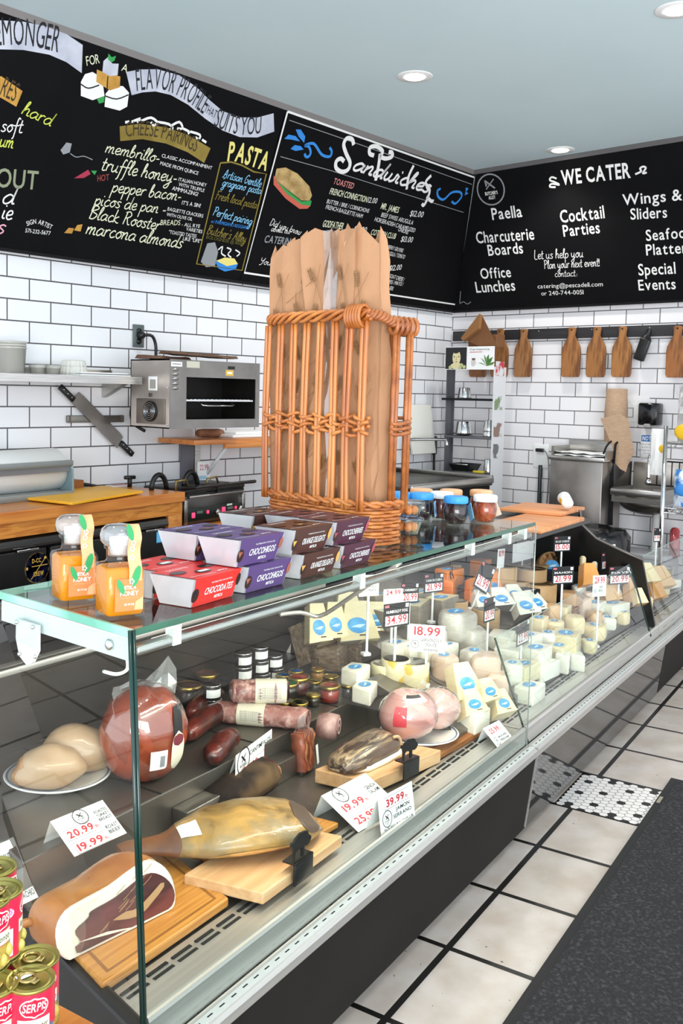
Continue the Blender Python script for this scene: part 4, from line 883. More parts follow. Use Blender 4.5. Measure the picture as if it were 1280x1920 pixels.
b = MB(); b.tube([(-.075, -.085, .048), (.075, -.085, .048)], .004, M_chrome, 6); b.build('wire_rim', o)
o = thing('yellow_knife', 'knife with yellow handle lying on the lowest rack shelf', 'knife', T3(rkx(905), 6.16 - .345, SH[2] + .001) @ RZ(.15))
b = MB(); b.box(-.055, .03, -.012, .012, 0, .016, mat('yellow_handle', '#c8b21c', .5), .004); b.build('handle', o)
b = MB(); b.prism([(.03, -.012), (.1, -.006), (.085, .014), (.03, .012)], .006, .008, M_steel); b.build('blade', o)
bx = thing('cardboard_box', 'open brown cardboard box standing on top of the display rack', 'box', T3(rkx(885), 6.16 - .2, rz['top']) @ RZ(-.15))
M_card = mat('brown_cardboard', '#6b4526', .75, col2='#7a5230', scale=6)
b = MB(); b.box(-.11, .14, -.05, .05, -.0, .09, M_card); b.build('carton', bx)
b = MB(); b.prism([(-.15, -.01), (-.02, .17), (.19, -.08), (.12, -.1)], 0, .004, M_card, M=T3(0, -.06, .07) @ RX(PI / 2 - .25)); b.build('raised_flap', bx)
b = MB(); b.prism([(-.15, -.01), (-.02, .17), (-.01, .16), (.0, .06), (-.12, -.03)], .004, .03, mat('cardboard_inside', '#8f6238', .8), M=T3(0, -.06, .07) @ RX(PI / 2 - .25)); b.build('side_flap', bx)

# ------------------------------------------------------------------ back wall
rl = thing('hanging_rail', 'long black wooden rail for cutting boards on the back wall', 'rail', MB_)
z0, z1 = 1.818, 1.891
b = MB(); b.box(-4.02, -1.6, -.022, -.001, z0, z1, mat('black_rail', '#242325', .5, col2='#2e2d30', scale=6, stretch=(1, 12, 12)), .002); b.build('rail_board', rl)
for x in (-3.6, -3.3, -2.9, -2.5):
    b = MB(); b.ell((x, -.023, (z0 + z1) / 2 + .02), (.005, .003, .005), M_chrome, 8, 5); b.build('screw', rl)
def paddle(px, py0, py1, wpx, c1, c2, label, seed):
    pass
PB = [((-3.596, -0.03, 1.706), (-3.604, -0.03, 1.897), (-3.59, -0.03, 1.547), '#8a5a30', 'brown paddle cutting board partly hidden behind the display rack'),
      ((-3.404, -0.03, 1.704), (-3.412, -0.03, 1.891), (-3.398, -0.03, 1.548), '#8f6440', 'pale brown paddle cutting board hanging beside the display rack'),
      ((-3.034, -0.03, 1.708), (-3.042, -0.03, 1.892), (-3.027, -0.03, 1.55), '#9a6232', 'paddle cutting board hanging above the steel cabinet, leftmost of three'),
      ((-2.851, -0.03, 1.709), (-2.859, -0.03, 1.89), (-2.844, -0.03, 1.55), '#96612f', 'paddle cutting board hanging in the middle of the three together'),
      ((-2.671, -0.03, 1.711), (-2.679, -0.03, 1.888), (-2.663, -0.03, 1.551), '#a06a35', 'stained paddle cutting board hanging left of the black bottle'),
      ((-2.306, -0.03, 1.707), (-2.314, -0.03, 1.88), (-2.298, -0.03, 1.55), '#94562a', 'paddle cutting board cut off by the right edge of the picture'),
      ((-3.777, -0.03, 1.708), (-3.784, -0.03, 1.902), (-3.77, -0.03, 1.546), '#6e3f22', 'dark brown paddle cutting board seen under the rack header')]
for k, (c_, tp, bt_, col, lab) in enumerate(PB):
    H_ = tp[2] - bt_[2]; W_ = H_ * .40
    t = thing('paddle_board', lab, 'cutting board', T3(c_[0], 6.16 - .032, bt_[2]), 'paddle cutting boards on the back wall')
    def prof(s_): return [(s_ * W_ / 2 * .86, 0), (s_ * W_ / 2, .02), (s_ * W_ / 2 * 1.02, H_ * .5), (s_ * W_ / 2 * .95, H_ * .6), (s_ * W_ / 2 * .7, H_ * .70), (s_ * .034, H_ * .77), (s_ * .024, H_ * .82), (s_ * .026, H_ * .92), (s_ * .03, H_ * .97), (s_ * .018, H_)]
    poly = prof(1) + prof(-1)[::-1]
    b = MB(); b.prism(poly, 0, .018, mat('paddle_wood%d' % k, col, .55, col2='#b07a45', scale=4, stretch=(6, 1, 1), detail=6, lo=.3, hi=.8, col3='#6f4322', scale3=5), .003, M=UP); b.build('paddle', t)
    b = MB(); b.lathe([(0, 0), (.006, 0), (.006, .002)], M_black, 10, M=T3(0, -.0188, H_ * .95) @ RX(PI / 2)); b.build('hanging_hole', t)
bo_ = thing('black_bottle', 'black bottle-shaped opener hanging tilted from the rail', 'bottle opener', T3(-2.489, 6.16 - .045, 1.861) @ RY(.32))
b = MB(); b.box(-.035, .035, -.018, .018, -.21, -.06, M_black, .008); b.build('body', bo_)
b = MB(); b.loft([[(-.03, -.015, -.062), (.03, -.015, -.062), (.03, .015, -.062), (-.03, .015, -.062)], [(-.012, -.01, -.035), (.012, -.01, -.035), (.012, .01, -.035), (-.012, .01, -.035)], [(-.01, -.01, 0), (.01, -.01, 0), (.01, .01, 0), (-.01, .01, 0)]], M_black); b.build('neck', bo_)
# paper towel roll with trailing sheet
M_kr = mat('kraft_towel', '#ab8d72', .85, col2='#b5977c', scale=30, stretch=(1, 1, 3)); M_kr2 = mat('kraft_towel_shade', '#8f6f55', .85)
pt = thing('paper_towel_roll', 'brown kraft towel roll hanging upright on the back wall', 'towel roll', T3(-2.672, 6.16 - .09, 0))
zt, zb, zm = 1.472, 1.118, 1.298
b = MB(); b.lathe([(0, zb), (.068, zb), (.072, zb + .1), (.075, zt - .16), (.066, zt), (.02, zt), (.018, zt - .02), (0, zt - .02)], M_kr, 30, M=RY(0)); b.build('roll', pt)
b = MB(); b.loft([[(-.074, -.0745, zt - .20), (.0, -.079, zt - .18), (.06, -.06, zt - .165), (.1, -.03, zt - .2)], [(-.02, -.077, zt - .3), (.03, -.077, zt - .3), (.09, -.055, zt - .3), (.125, -.03, zt - .32)], [(.02, -.08, zb - .04), (.06, -.082, zb - .06), (.12, -.06, zb - .08), (.155, -.04, zb - .06)], [(.03, -.08, zb - .12), (.08, -.085, zb - .17), (.115, -.07, zb - .19), (.125, -.05, zb - .12)]], M_kr, cap=False, closed=False); b.build('loose_sheet', pt)
o = tag(MB().box(-.06, .06, -.004, -.001, -.06, .06, M_paper).box(-.025, .028, -.0055, -.004, -.035, .03, mat('grey_print2', '#8b8b8b', .6)).box(-.02, .023, -.006, -.0055, -.03, .025, M_paper).build('paper_notice'), 'white paper notice with grey print behind the towel roll', 'paper'); o.matrix_world = T3(-2.617, 6.16 - .001, 1.318)
o = tag(MB().box(-.075, .085, -.003, -.001, -.1, .1, mat('clear_sleeve', '#e9e9ea', .25)).build('laminated_sheet'), 'blank laminated sheet on the tiles beside the soap dispenser', 'paper'); o.matrix_world = T3(-2.57, 6.16 + .0, 1.33)
sd_ = thing('soap_dispenser', 'black wall soap dispenser above the notice sign', 'soap dispenser', T3(-2.455, 6.16 - .002, 1.308))
b = MB(); b.box(-.065, .065, -.1, 0, -.07, .075, mat('gloss_black', '#0b0c0e', .12), .012); b.build('housing', sd_)
b = MB(); b.box(-.02, .02, -.105, -.06, -.085, -.06, mat('grey_lever', '#9b9b98', .4), .004); b.build('lever', sd_)
ns = thing('notice_sign', 'small white notice sign with blue header on the tiles', 'sign', T3(-2.477, 6.16 - .001, 1.1))
b = MB(); b.box(-.055, .065, -.004, 0, -.08, .075, M_paper, .002); b.build('plate', ns)
b = MB(); b.box(-.05, .06, -.005, -.004, .028, .07, mat('notice_blue', '#2f6db8', .5)); b.text('NOTICE', M_white, T3(.005, -.0052, .036) @ UP, .026, .1, 2, .1, 'C'); b.build('header', ns)
b = MB()
for k, s_ in enumerate(('EMPLOYEES MUST', 'WASH HANDS', 'BEFORE RETURNING', 'TO WORK')): b.text(s_, mat('grey_ink', '#8a8a8e', .6), T3(.005, -.0048, .004 - .02 * k) @ UP, .011, None, 0, 0, 'C') 
b.build('lettering', ns)
ou = thing('wall_outlet', 'white wall outlet with black plug beside the steel cabinet', 'outlet', T3(-3.255, 6.16 - .001, 0.986))
b = MB(); b.box(-.06, .06, -.006, 0, -.085, .085, M_white, .003); b.build('cover_plate', ou)
b = MB(); b.box(-.03, .03, -.035, -.006, .03, .055, M_black, .006); b.build('plug', ou)
b = MB(); b.tube(spline3([(.03, -.03, .045), (.06, -.03, .02), (.075, -.02, -.08), (.07, -.02, -.3), (.05, -.02, -.6)]), .004, mat('grey_cord', '#7b7b80', .5), 6); b.build('cord', ou)
o = thing('broom_handle', 'dark broom standing against the tiles left of the steel cabinet', 'broom', T3(-3.231, 6.16 - .05, 0))
b = MB(); b.tube([(0, 0, .06), (0, 0, 0.924)], .014, mat('navy_handle', '#16222b', .4), 10); b.build('handle', o)
b = MB(); b.box(-.12, .12, -.03, .03, 0, .08, M_black, .01); b.build('head', o)
# steel cabinet (ice bin) with trough top
ic = thing('steel_cabinet', 'stainless steel cabinet with papers in its open top', 'steel cabinet', T3(0, 6.16, 0))
cx0, cx1 = -3.016, -2.646; cz0 = 0.991; cz1 = 1.122
b = MB(); b.box(cx0, cx1, -.32, -.02, .05, cz0, mat('cabinet_steel', '#8b8580', .33, .85, col2='#a39d98', scale=2, col3='#6f6a66', scale3=2.5), .004); b.build('cabinet', ic)
b = MB(); b.box(cx0 - .012, cx1 + .015, -.335, -.1, cz0, cz0 + .028, M_steel_h, .004); b.build('ledge', ic)
b = MB(); b.box(cx0 + .0, cx1 + .02, -.06, -.03, cz0 + .02, cz1, M_steel, .004); b.box(cx1 + .005, cx1 + .02, -.3, -.05, cz0 + .02, cz0 + .07, M_steel); b.box(cx0 - .005, cx0 + .01, -.3, -.05, cz0 + .02, cz0 + .09, M_steel); b.build('upstand', ic)
random.seed(3)
for k, lab in enumerate(('crumpled white paper lying lowest in the open cabinet top', 'loose white sheet lying across the papers on the cabinet')):
    R_ = [[(cx0 + .02 + (cx1 - cx0 - .02) * i / 7, -.31 + .2 * j / 4 + k * .02, cz0 + .030 + k * .016 + random.uniform(0, .012)) for j in range(5)] for i in range(8)]
    R2 = [[(p[0], p[1], p[2]) for p in r] + [(p[0], p[1], p[2] - .002) for p in r[::-1]] for r in R_]
    o = MB().loft(R2, M_paper, smooth=False).build('paper_sheet'); tag(o, lab, 'paper'); o.matrix_world = T3(0, 6.16, 0)
ap = thing('black_apron', 'black apron hanging on a strap beside the steel cabinet', 'apron', T3(0, 6.16, 0))
ax = -2.656; axr = -2.624
P_ = {k: v for k, v in dict(a=(-2.717, -0.2, 0.823), b=(-2.637, -0.2, 0.928), c=(-2.625, -0.2, 0.986), d=(-2.614, -0.2, 0.574), e=(-2.702, -0.2, 0.564), f=(-2.623, -0.2, 1.105), g=(-2.681, -0.2, 1.088), h=(-2.731, -0.2, 0.883)).items()}
b = MB(); b.prism([(P_['a'][0], P_['a'][2]), (P_['b'][0], P_['b'][2]), (P_['c'][0], P_['c'][2]), (P_['d'][0], P_['d'][2]), (P_['e'][0], P_['e'][2])], -.006, .006, M_matte, .002, M=T3(0, -.2, 0) @ UP); b.build('cloth', ap)
b = MB(); b.tube([(P_['f'][0], -.12, P_['f'][2] + .04), (P_['f'][0], -.19, P_['f'][2]), (P_['c'][0], -.2, P_['c'][2] - .005)], .008, M_matte, 6); b.tube(spline3([(P_['f'][0] - .02, -.12, P_['f'][2] + .04), (P_['g'][0], -.2, P_['g'][2]), (P_['h'][0], -.2, P_['h'][2]), (P_['a'][0] + .004, -.2, P_['a'][2])]), .007, M_matte, 6); b.build('neck_strap', ap)
# hand sink
hs = thing('hand_sink', 'small stainless hand sink with gooseneck tap on the back wall', 'sink', T3(0, 6.16, 0))
hx0, hx1 = -2.581, -2.236; hz1 = 0.992; hz0 = 0.835
b = MB(); b.box(hx0 + .02, hx1, -.03, -.004, hz0 - .02, hz1, mat('sink_steel', '#c3bbb2', .3, .8, col2='#cfc8c0', scale=3), .004); b.build('backsplash', hs)
b = MB(); b.box(hx0, hx1, -.34, -.31, hz0 - .045, hz0, M_steel_h, .008); b.box(hx0, hx1, -.31, -.03, hz0 - .09, hz0 - .06, M_steel); b.box(hx0, hx0 + .02, -.31, -.03, hz0 - .06, hz0 + .0, M_steel); b.box(hx1 - .02, hx1, -.31, -.03, hz0 - .06, hz0, M_steel); b.build('basin', hs)
b = MB(); b.prism([(-.31, hz0), (-.03, hz0), (-.03, hz1)], hx0, hx0 + .008, M_dsteel, M=Matrix(((0, 0, 1, 0), (1, 0, 0, 0), (0, 1, 0, 0), (0, 0, 0, 1)))); b.build('splash_guard', hs)
b = MB(); b.ell(((hx0 + hx1) / 2, -.17, hz0 - .1), (.17, .12, .07), M_dsteel, 20, 10); b.build('bowl', hs)
tx = -2.428; tz = 1.034
b = MB(); b.tube(spline3([(tx - .015, -.03, tz - .03), (tx - .01, -.07, tz), (tx, -.1, tz), (tx + .005, -.12, tz - .05), (tx + .008, -.125, tz - .15)]), .011, M_chrome, 10); b.build('gooseneck_tap', hs)
b = MB(); b.ell((tx + .008, -.125, tz - .165), (.022, .022, .022), M_chrome, 12, 8); b.build('spray_head', hs)
b = MB(); b.tube([((hx0 + hx1) / 2 + .06, -.15, .2), ((hx0 + hx1) / 2 + .06, -.15, hz0 - .15)], .022, mat('white_pipe', '#c9c9c6', .4), 12); b.build('drain_pipe', hs)
# wire shelving unit at the right edge
wu = thing('wire_shelf_unit', 'chrome wire shelf unit at the right edge of the picture', 'shelf unit', T3(0, 6.16, 0))
px_, pz = -2.156, 1.253
for y in (-.55, -.1):
    for x in (px_, px_ + .6):
        b = MB(); b.tube([(x, y, 0), (x, y, pz)], .013, M_chrome, 10); b.build('post', wu)
WS = [1.152, 0.765]
for z in WS:
    b = MB()
    for dz in (0, -.028): b.tube([(px_, -.55, z + dz), (px_ + .6, -.55, z + dz)], .005, M_chrome, 6)
    for k in range(12): b.tube([(px_ + .05 * k, -.55, z - .028), (px_ + .05 * k + .025, -.55, z), (px_ + .05 * (k + 1), -.55, z - .028)], .0025, M_chrome, 5)
    for k in range(22): b.tube([(px_ + .028 * k, -.55, z + .003), (px_ + .028 * k, -.1, z + .003)], .0025, M_chrome, 5)
    b.build('wire_shelf', wu)
def bag(name, x, y, z, w_, h_, d_, m, label, seed, patch=None):
    random.seed(seed); R_ = []
    for i in range(9):
        t_ = i / 8; f_ = math.sin(PI * min(max(t_, .04), .96)) ** .4
        R_.append([((w_ / 2) * math.cos(a) * (1 if 0 < i < 8 else .97) * random.uniform(.94, 1.04), d_ / 2 * f_ * math.sin(a) * random.uniform(.8, 1.15), h_ * t_) for a in [2 * PI * k / 18 for k in range(18)]])
    t = thing(name, label, 'bag', T3(x, y, z)); MB().loft(R_, m, smooth=False).build('pouch', t)
    if patch: 
        for (dx, dz, s_, pm) in patch: MB().ell((dx, -d_ * .42, dz), (s_, d_ * .12, s_ * .8), pm, 14, 8).build('printed_patch', t)
    return t
M_foil = mat('silver_foil', '#cfd0d2', .25, .6, col2='#f2f2f2', scale=12); M_yl = mat('print_yellow', '#e0b41e', .45); M_bp = mat('print_blue', '#3b86cf', .45)
bag('snack_bag', px_ + .10, 6.16 - .4, WS[0] + .004, .18, .34, .12, M_foil, 'silver and yellow snack bag on the upper wire shelf', 5, [(-.03, .06, .06, M_yl), (.05, .04, .05, M_yl), (.0, .28, .03, M_yl)])
bag('snack_bag', px_ + .1, 6.16 - .42, WS[1] + .004, .17, .22, .12, mat('blue_white_bag', '#d5e2f0', .35, col2='#3b86cf', scale=14, lo=.48, hi=.55), 'blue and white snack bag on the lower wire shelf', 6, [(-.02, .1, .045, M_bp)])
bag('hanging_bag', px_ - .06, 6.16 - .5, WS[0] - .2, .1, .28, .05, mat('white_film', '#e6e6e4', .35), 'white plastic pouch hanging beside the wire shelf post', 7, [(.03, .16, .03, M_yl)])
br = thing('wire_rack', 'black wire utensil rack above the hand sink', 'rack', T3(px_ - .12, 6.16 - .35, 1.007))
b = MB()
for k in range(6): b.tube([(k * .045, 0, .02), (k * .045, 0, -.13)], .004, M_black, 6)
b.tube([(-.04, 0, .02), (.3, 0, .02)], .005, M_black, 6); b.tube([(-.04, 0, -.13), (.26, 0, -.13)], .005, M_black, 6); b.build('bars', br)
# dark boxes beneath the sinks
o = thing('rubbish_bin', 'large black bin with a bin bag below the hand sink', 'bin', T3(-2.541 - .02, 6.16 - .62, 0))
b = MB(); b.loft([[(r * math.cos(2 * PI * k / 24) * (1 + .0 * k), r * math.sin(2 * PI * k / 24), z) for k in range(24)] for r, z in ((.16, 0), (.2, .5), (.215, .52), (.205, .56))], M_black); b.build('barrel', o)
random.seed(9)
b = MB(); b.loft([[((r * random.uniform(.92, 1.08)) * math.cos(2 * PI * k / 24), (r * random.uniform(.92, 1.08)) * math.sin(2 * PI * k / 24), z + random.uniform(-.01, .01)) for k in range(24)] for r, z in ((.222, .47), (.228, .55), (.2, .60), (.1, .59))], mat('bin_liner', '#141416', .2)); b.build('bin_liner', o)
o = thing('storage_crate', 'grey plastic crate on the floor below the hand sink', 'crate', T3(-2.393 + .02, 6.16 - .2, 0))
b = MB(); b.box(-.16, .16, -.12, .12, 0, .4, mat('grey_crate', '#8e8e92', .5), .012); b.build('crate_body', o)
b = MB(); b.box(-.165, .165, -.125, .125, .4, .43, mat('grey_lid', '#a4a4a8', .5), .008); b.build('lid', o)

# ------------------------------------------------------------------ display case
M_base = mat('case_base_black', '#1b1916', .7, 0, .2, col2='#171512', scale=4)
M_base2 = mat('case_base_gloss', '#1c1b1a', .06, .0, 1.0)
M_tray = mat('tray_steel', '#7d7872', .38, .85, col2='#8d8882', scale=5)
M_slot = mat('slot_black', '#0c0c0c', .8)
M_rear = mat('rear_panel', '#3d3834', .3, .2, col2='#47413c', scale=3)
M_tile = mat('deck_slate', '#5d564f', .35, .5, col2='#6a625a', scale=4)
YZ = Matrix(((0, 0, 1, 0), (1, 0, 0, 0), (0, 1, 0, 0), (0, 0, 0, 1)))       # prism polygon (y, z) extruded along x
def rail_parts(t, u0, u1, left=None):
    """bumper and front rails from u0 to u1"""
    b = MB(); b.prism([(.972, .292), (.964, .30), (.964, .318), (.970, .324), (1.002, .326), (1.002, .30)], u0, u1, M_alu, M=YZ); b.build('bumper_rail', t)
    b = MB(); b.box(u0, u1, .974, .990, .3245, .3285, mat('perforated_strip', '#c9ccc9', .5, .4)); st = b.build('perforated_strip', t)
    b = MB(); k = 0; u = u0 + .02
    while u < u1 - .02: b.box(u, u + .014, .9805, .9835, .3284, .3288, M_slot); u += .034
    b.build('slot_marks', st)
    b = MB(); b.prism([(1.006, .326), (1.006, .376), (1.0085, .383), (1.014, .384), (1.016, .377), (1.016, .326)], u0, u1, M_alu, M=YZ); b.build('glass_channel', t)
    b = MB(); b.box(u0, u1, 1.016, 1.027, .34, .366, mat('channel_dark', '#47443f', .5, .5)); b.build('channel_groove', t)
    b = MB(); b.prism([(1.027, .34), (1.027, .370), (1.03, .373), (1.075, .373), (1.12, .370), (1.12, .34)], u0, u1, M_alu, M=YZ); gr = b.build('air_grille', t)
    b = MB(); u = u0 + .03
    while u < u1 - .07:
        for w_ in (1.079, 1.095): b.box(u, u + .052, w_, w_ + .007, .368, .3738, M_slot)
        u += .066
    b.build('slots', gr)
def base(t, u0, u1, m, z0=.055):
    b = MB(); b.prism([(.97, .296), (1.0, z0), (1.012, z0), (1.0, .296)], u0, u1, m, M=YZ); b.build('front_panel', t)
    b = MB(); b.box(u0, u1, 1.05, 1.07, 0, z0 + .03, M_matte); b.build('kick_board', t)

case = thing('display_case', 'long glass-fronted deli display case with meats, nearest the camera', 'display case', MC, 'refrigerated display cases in a row')
U0, U1 = 1.085, 2.838
base(case, 1.11, U1, M_base); rail_parts(case, 1.10, U1)
b = MB(); b.prism([(1.062, 1.0), (1.19, 1.45), (1.33, 1.94), (1.362, 1.94), (1.222, 1.45), (1.094, 1.0)], .0, .384, mat('end_black', '#1a1a1b', .45), .008); b.build('end_wall', case)
b = MB(); b.prism([(1.10, 1.12), (U1, 1.12), (U1, 1.46), (1.215, 1.46)], .345, .366, M_tray); b.build('deck', case)
b = MB(); b.prism([(1.215, 1.45), (U1, 1.45), (U1, 1.94), (1.35, 1.94)], .366, .468, M_tray, .003); b.build('rear_step', case)
b = MB(); b.box(1.66, 2.14, 1.40, 1.45, .366, .424, M_tray, .003); b.build('lower_step', case)
b = MB(); b.prism([(1.13, .366), (1.13, .402), (1.45, .514), (1.45, .366)], 2.60, U1, M_tray, M=YZ); b.build('sloped_riser', case)
# dark joints of the step trays
b = MB()
for u in (1.62, 2.02, 2.42): b.box(u, u + .006, 1.452, 1.93, .4681, .4692, M_slot)
b.box(1.32, U1, 1.66, 1.665, .4681, .4692, M_slot); b.build('tray_joints', case)
b = MB(); b.prism([(1.94, .45), (1.95, .45), (1.79, .74), (1.78, .74)], 1.36, U1, M_rear, M=YZ); b.build('rear_door', case)
b = MB(); b.box(1.10, U1, 1.765, 1.80, .735, .752, M_alu, .003); b.build('rear_frame', case)
b = MB(); b.prism([(1.77, .752), (1.775, .752), (1.40, 1.028), (1.395, 1.028)], 1.14, U1, glass('smoked_glass', '#8d857d', 1.0, .02), M=YZ); b.build('rear_glass', case)
# glass
ZG = 1.04
b = MB(); b.prism([(1.044, 1.004), (2.828, 1.004), (2.828, 1.385), (1.10, 1.385)], ZG - .012, ZG, M_glass); tg = b.build('glass_top', case)
b = MB(); b.box(1.04, 2.83, .9995, 1.004, ZG - .0105, ZG + .0003, M_gedge); b.build('front_edge', tg)
b = MB(); b.prism([(1.038, 1.0), (1.096, 1.385), (1.101, 1.385), (1.044, 1.0)], ZG - .0125, ZG + .0005, M_gedge2); b.build('left_edge', tg)
b = MB(); b.box(1.10, 2.83, 1.384, 1.388, ZG - .012, ZG, M_gedge2); b.build('back_edge', tg)
b = MB(); b.box(1.06, 2.82, 1.006, 1.03, .994, 1.008, M_steel_h, .003); b.build('top_rail', case)
b = MB(); b.box(1.12, 2.80, 1.030, 1.038, .996, 1.006, mat('light_tube', '#fff4e2', .5, emis=2.0), .004); lt = b.build('light_tube', case)
b = MB(); b.add([(1.047, .9985, ZG - .014), (2.83, .9985, ZG - .014), (2.83, .9985, .327), (1.089, .9985, .327)], [(0, 1, 2, 3)], M_glass); fg = b.build('front_glass', case)
b = MB(); b.tube([(1.041, .9985, ZG), (1.086, .9985, .327)], .0045, mat('dark_glass_edge', '#12302a', .15), 4); b.build('glass_edge', fg); b = MB(); b.tube([(2.833, .9985, ZG - .01), (2.833, .9985, .327)], .0016, mat('thin_edge', '#8fa098', .2), 4); b.build('glass_edge', fg)
b = MB(); b.add([(1.034, 1.0, ZG - .014), (1.09, 1.385, ZG - .014), (1.155, 1.6, .9), (1.215, 1.5, .386), (1.078, 1.0, .386)], [(0, 1, 2, 3, 4)], M_glass); sg = b.build('side_glass', case)
b = MB(); b.tube([(1.034, 1.0, ZG), (1.078, 1.0, .36)], .004, mat('dark_glass_edge', '#12302a', .15), 4); b.build('glass_edge', sg)
b = MB(); b.prism([(1.052, 1.01), (1.106, 1.385), (1.110, 1.385), (1.057, 1.01)], .985, 1.022, mat('white_enamel', '#c9cfd0', .4)); ar = b.build('top_arm', case)
pl = (1.05, 1.24, 0.993)
b = MB(); b.prism([(-.035, .035), (.035, .035), (.036, -.0), (.024, -.030), (0, -.042), (-.02, -.032), (-.035, -.01)], -.002, .002, mat('white_enamel', '#c9cfd0', .4), M=T3(1.082, 1.285, .967) @ RZ(1.43) @ UP @ RZ(0)); 
b.build('arm_plate', ar)
for dw, dz in ((-.02, .03), (.03, .03), (-.028, -.02), (.02, -.025)):
    b = MB(); b.ell((1.077 + .14 * dw, 1.285 + dw, .967 + dz), (.003, .004, .004), M_chrome, 8, 6); b.build('screw', ar)
b = MB(); b.ell((1.056, 1.065, 1.003), (.004, .009, .009), M_chrome, 12, 8); b.build('bolt', ar)
b = MB(); b.tube(spline3([(1.08, 1.05, .985), (1.085, 1.052, .96), (1.09, 1.08, .945), (1.10, 1.12, .94)]), .003, M_white, 6); b.build('lamp_wire', ar)
pa, pb, pc_ = (2.05, 1.42, 0.825), (2.189, 1.38, 0.802), (1.982, 1.03, 1.028)
b = MB(); b.tube(spline3([pa, ((pa[0] + pb[0]) / 2, (pa[1] + pb[1]) / 2, pa[2] - .004), pb, (pb[0] * .6 + pc_[0] * .4, pb[1] * .6 + pc_[1] * .4, pb[2] * .62 + 1.02 * .38), (pc_[0], pc_[1], 1.02)]), .006, M_alu, 8); b.build('lid_stay', case)
for u in (1.14, 1.75, 2.35, 2.62, 2.75):
    b = MB(); b.prism([(u, 1.004), (u + .02, 1.004), (u + .01, 1.03)], .994, 1.027, M_white); b.build('glass_clip', case)
d = bpy.data.lights.new('case_lamp', 'AREA'); d.energy = 7; d.shape = 'RECTANGLE'; d.size = 1.66; d.size_y = .03; d.color = lin('#fff1dc')[:3]
o = bpy.data.objects.new('case_lamp', d); COL.objects.link(o); o.parent = case; o.matrix_local = T3(1.96, 1.036, .990) @ RX(.45)

# second case
c2 = thing('display_case', 'second display case full of cheeses with low leaning front glass', 'display case', MC, 'refrigerated display cases in a row')
V0, V1 = 2.846, 4.47
base(c2, V0, 4.62, M_base2); rail_parts(c2, V0, 4.622)
b = MB(); b.prism([(.966, .325), (.966, .296), (.996, .06), (1.004, .06), (1.004, .325)], V0 - .0018, V0 + .0018, M_alu, M=YZ); b.build('joint_strip', c2)
b = MB(); b.box(V0, 4.59, 1.12, 1.4, .345, .366, M_tray); b.build('deck', c2)
b = MB(); b.prism([(1.13, .345), (1.13, .402), (1.9, .672), (1.9, .345)], V0, 4.58, M_tray, M=YZ); b.build('sloped_riser', c2)
b = MB(); b.box(3.95, 4.58, 1.38, 1.85, .42, .60, M_matte, .004); b.build('back_riser', c2)
b = MB(); b.prism([(1.90, .36), (1.92, .36), (1.90, .845), (1.88, .845)], V0, V1 + .12, M_matte, M=YZ); b.build('rear_wall', c2)
GT = (1.115, .665)
b = MB(); b.add([(2.86, 1.004, .33), (4.462, 1.004, .36), (4.462, GT[0], .682), (2.86, GT[0] + .015, .648)], [(0, 1, 2, 3)], M_glass); pn = b.build('front_glass', c2)
b = MB(); b.tube([(2.86, 1.004, .33), (2.86, GT[0] + .015, .648)], .0035, mat('dark_glass_edge', '#12302a', .15), 4); b.build('glass_edge', pn); b = MB(); b.tube([(4.462, 1.004, .36), (4.462, GT[0], .682)], .004, mat('dark_glass_edge', '#12302a', .15), 4); b.build('glass_edge', pn); b = MB(); b.tube([(2.86, GT[0] + .015, .648), (4.462, GT[0], .682)], .0014, mat('thin_edge', '#8fa098', .2), 4); b.build('glass_edge', pn)
b = MB(); b.prism([(3.75, 1.34), (4.59, 1.34), (4.59, 1.92), (3.75, 1.92)], .845, .865, mat('case_top', '#2a2826', .4)); b.build('top_shelf', c2)
ep = [(4.6, 1.399, 0.896), (4.6, 1.388, 0.825), (4.6, 1.312, 0.762), (4.6, 1.202, 0.721), (4.6, 1.088, 0.683)]
b = MB(); b.prism([(1.9, .36), (1.9, .844), (ep[0][1] + .01, .844)] + [(p[1], p[2]) for p in ep] + [(1.02, .40), (1.02, .36)], 4.59, 4.61, mat('end_gloss', '#0f0f10', .2), M=YZ); b.build('end_panel', c2)
b = MB(); b.tube([(4.6, p[1], p[2] + .004) for p in ep], .008, mat('end_rim', '#6a655f', .35, .6), 6); b.build('end_rim', c2)
# third case
c3 = thing('display_case', 'far display case with olives and antipasti at the right edge', 'display case', MC, 'refrigerated display cases in a row')
base(c3, 4.63, 5.6, M_base); rail_parts(c3, 4.628, 5.6)
b = MB(); b.box(4.63, 5.6, 1.12, 1.9, .345, .40, M_tray); b.build('deck', c3)
b = MB(); b.box(4.63, 5.6, 1.9, 1.92, .36, .72, M_matte); b.build('rear_wall', c3)
b = MB(); b.add([(4.64, 1.004, .35), (5.6, 1.004, .36), (5.6, 1.10, .70), (4.64, 1.10, .70)], [(0, 1, 2, 3)], M_glass); pn = b.build('front_glass', c3)
b = MB(); b.tube([(4.64, 1.10, .70), (5.6, 1.10, .70)], .0018, mat('thin_edge', '#8fa098', .2), 4); b.build('glass_edge', pn)

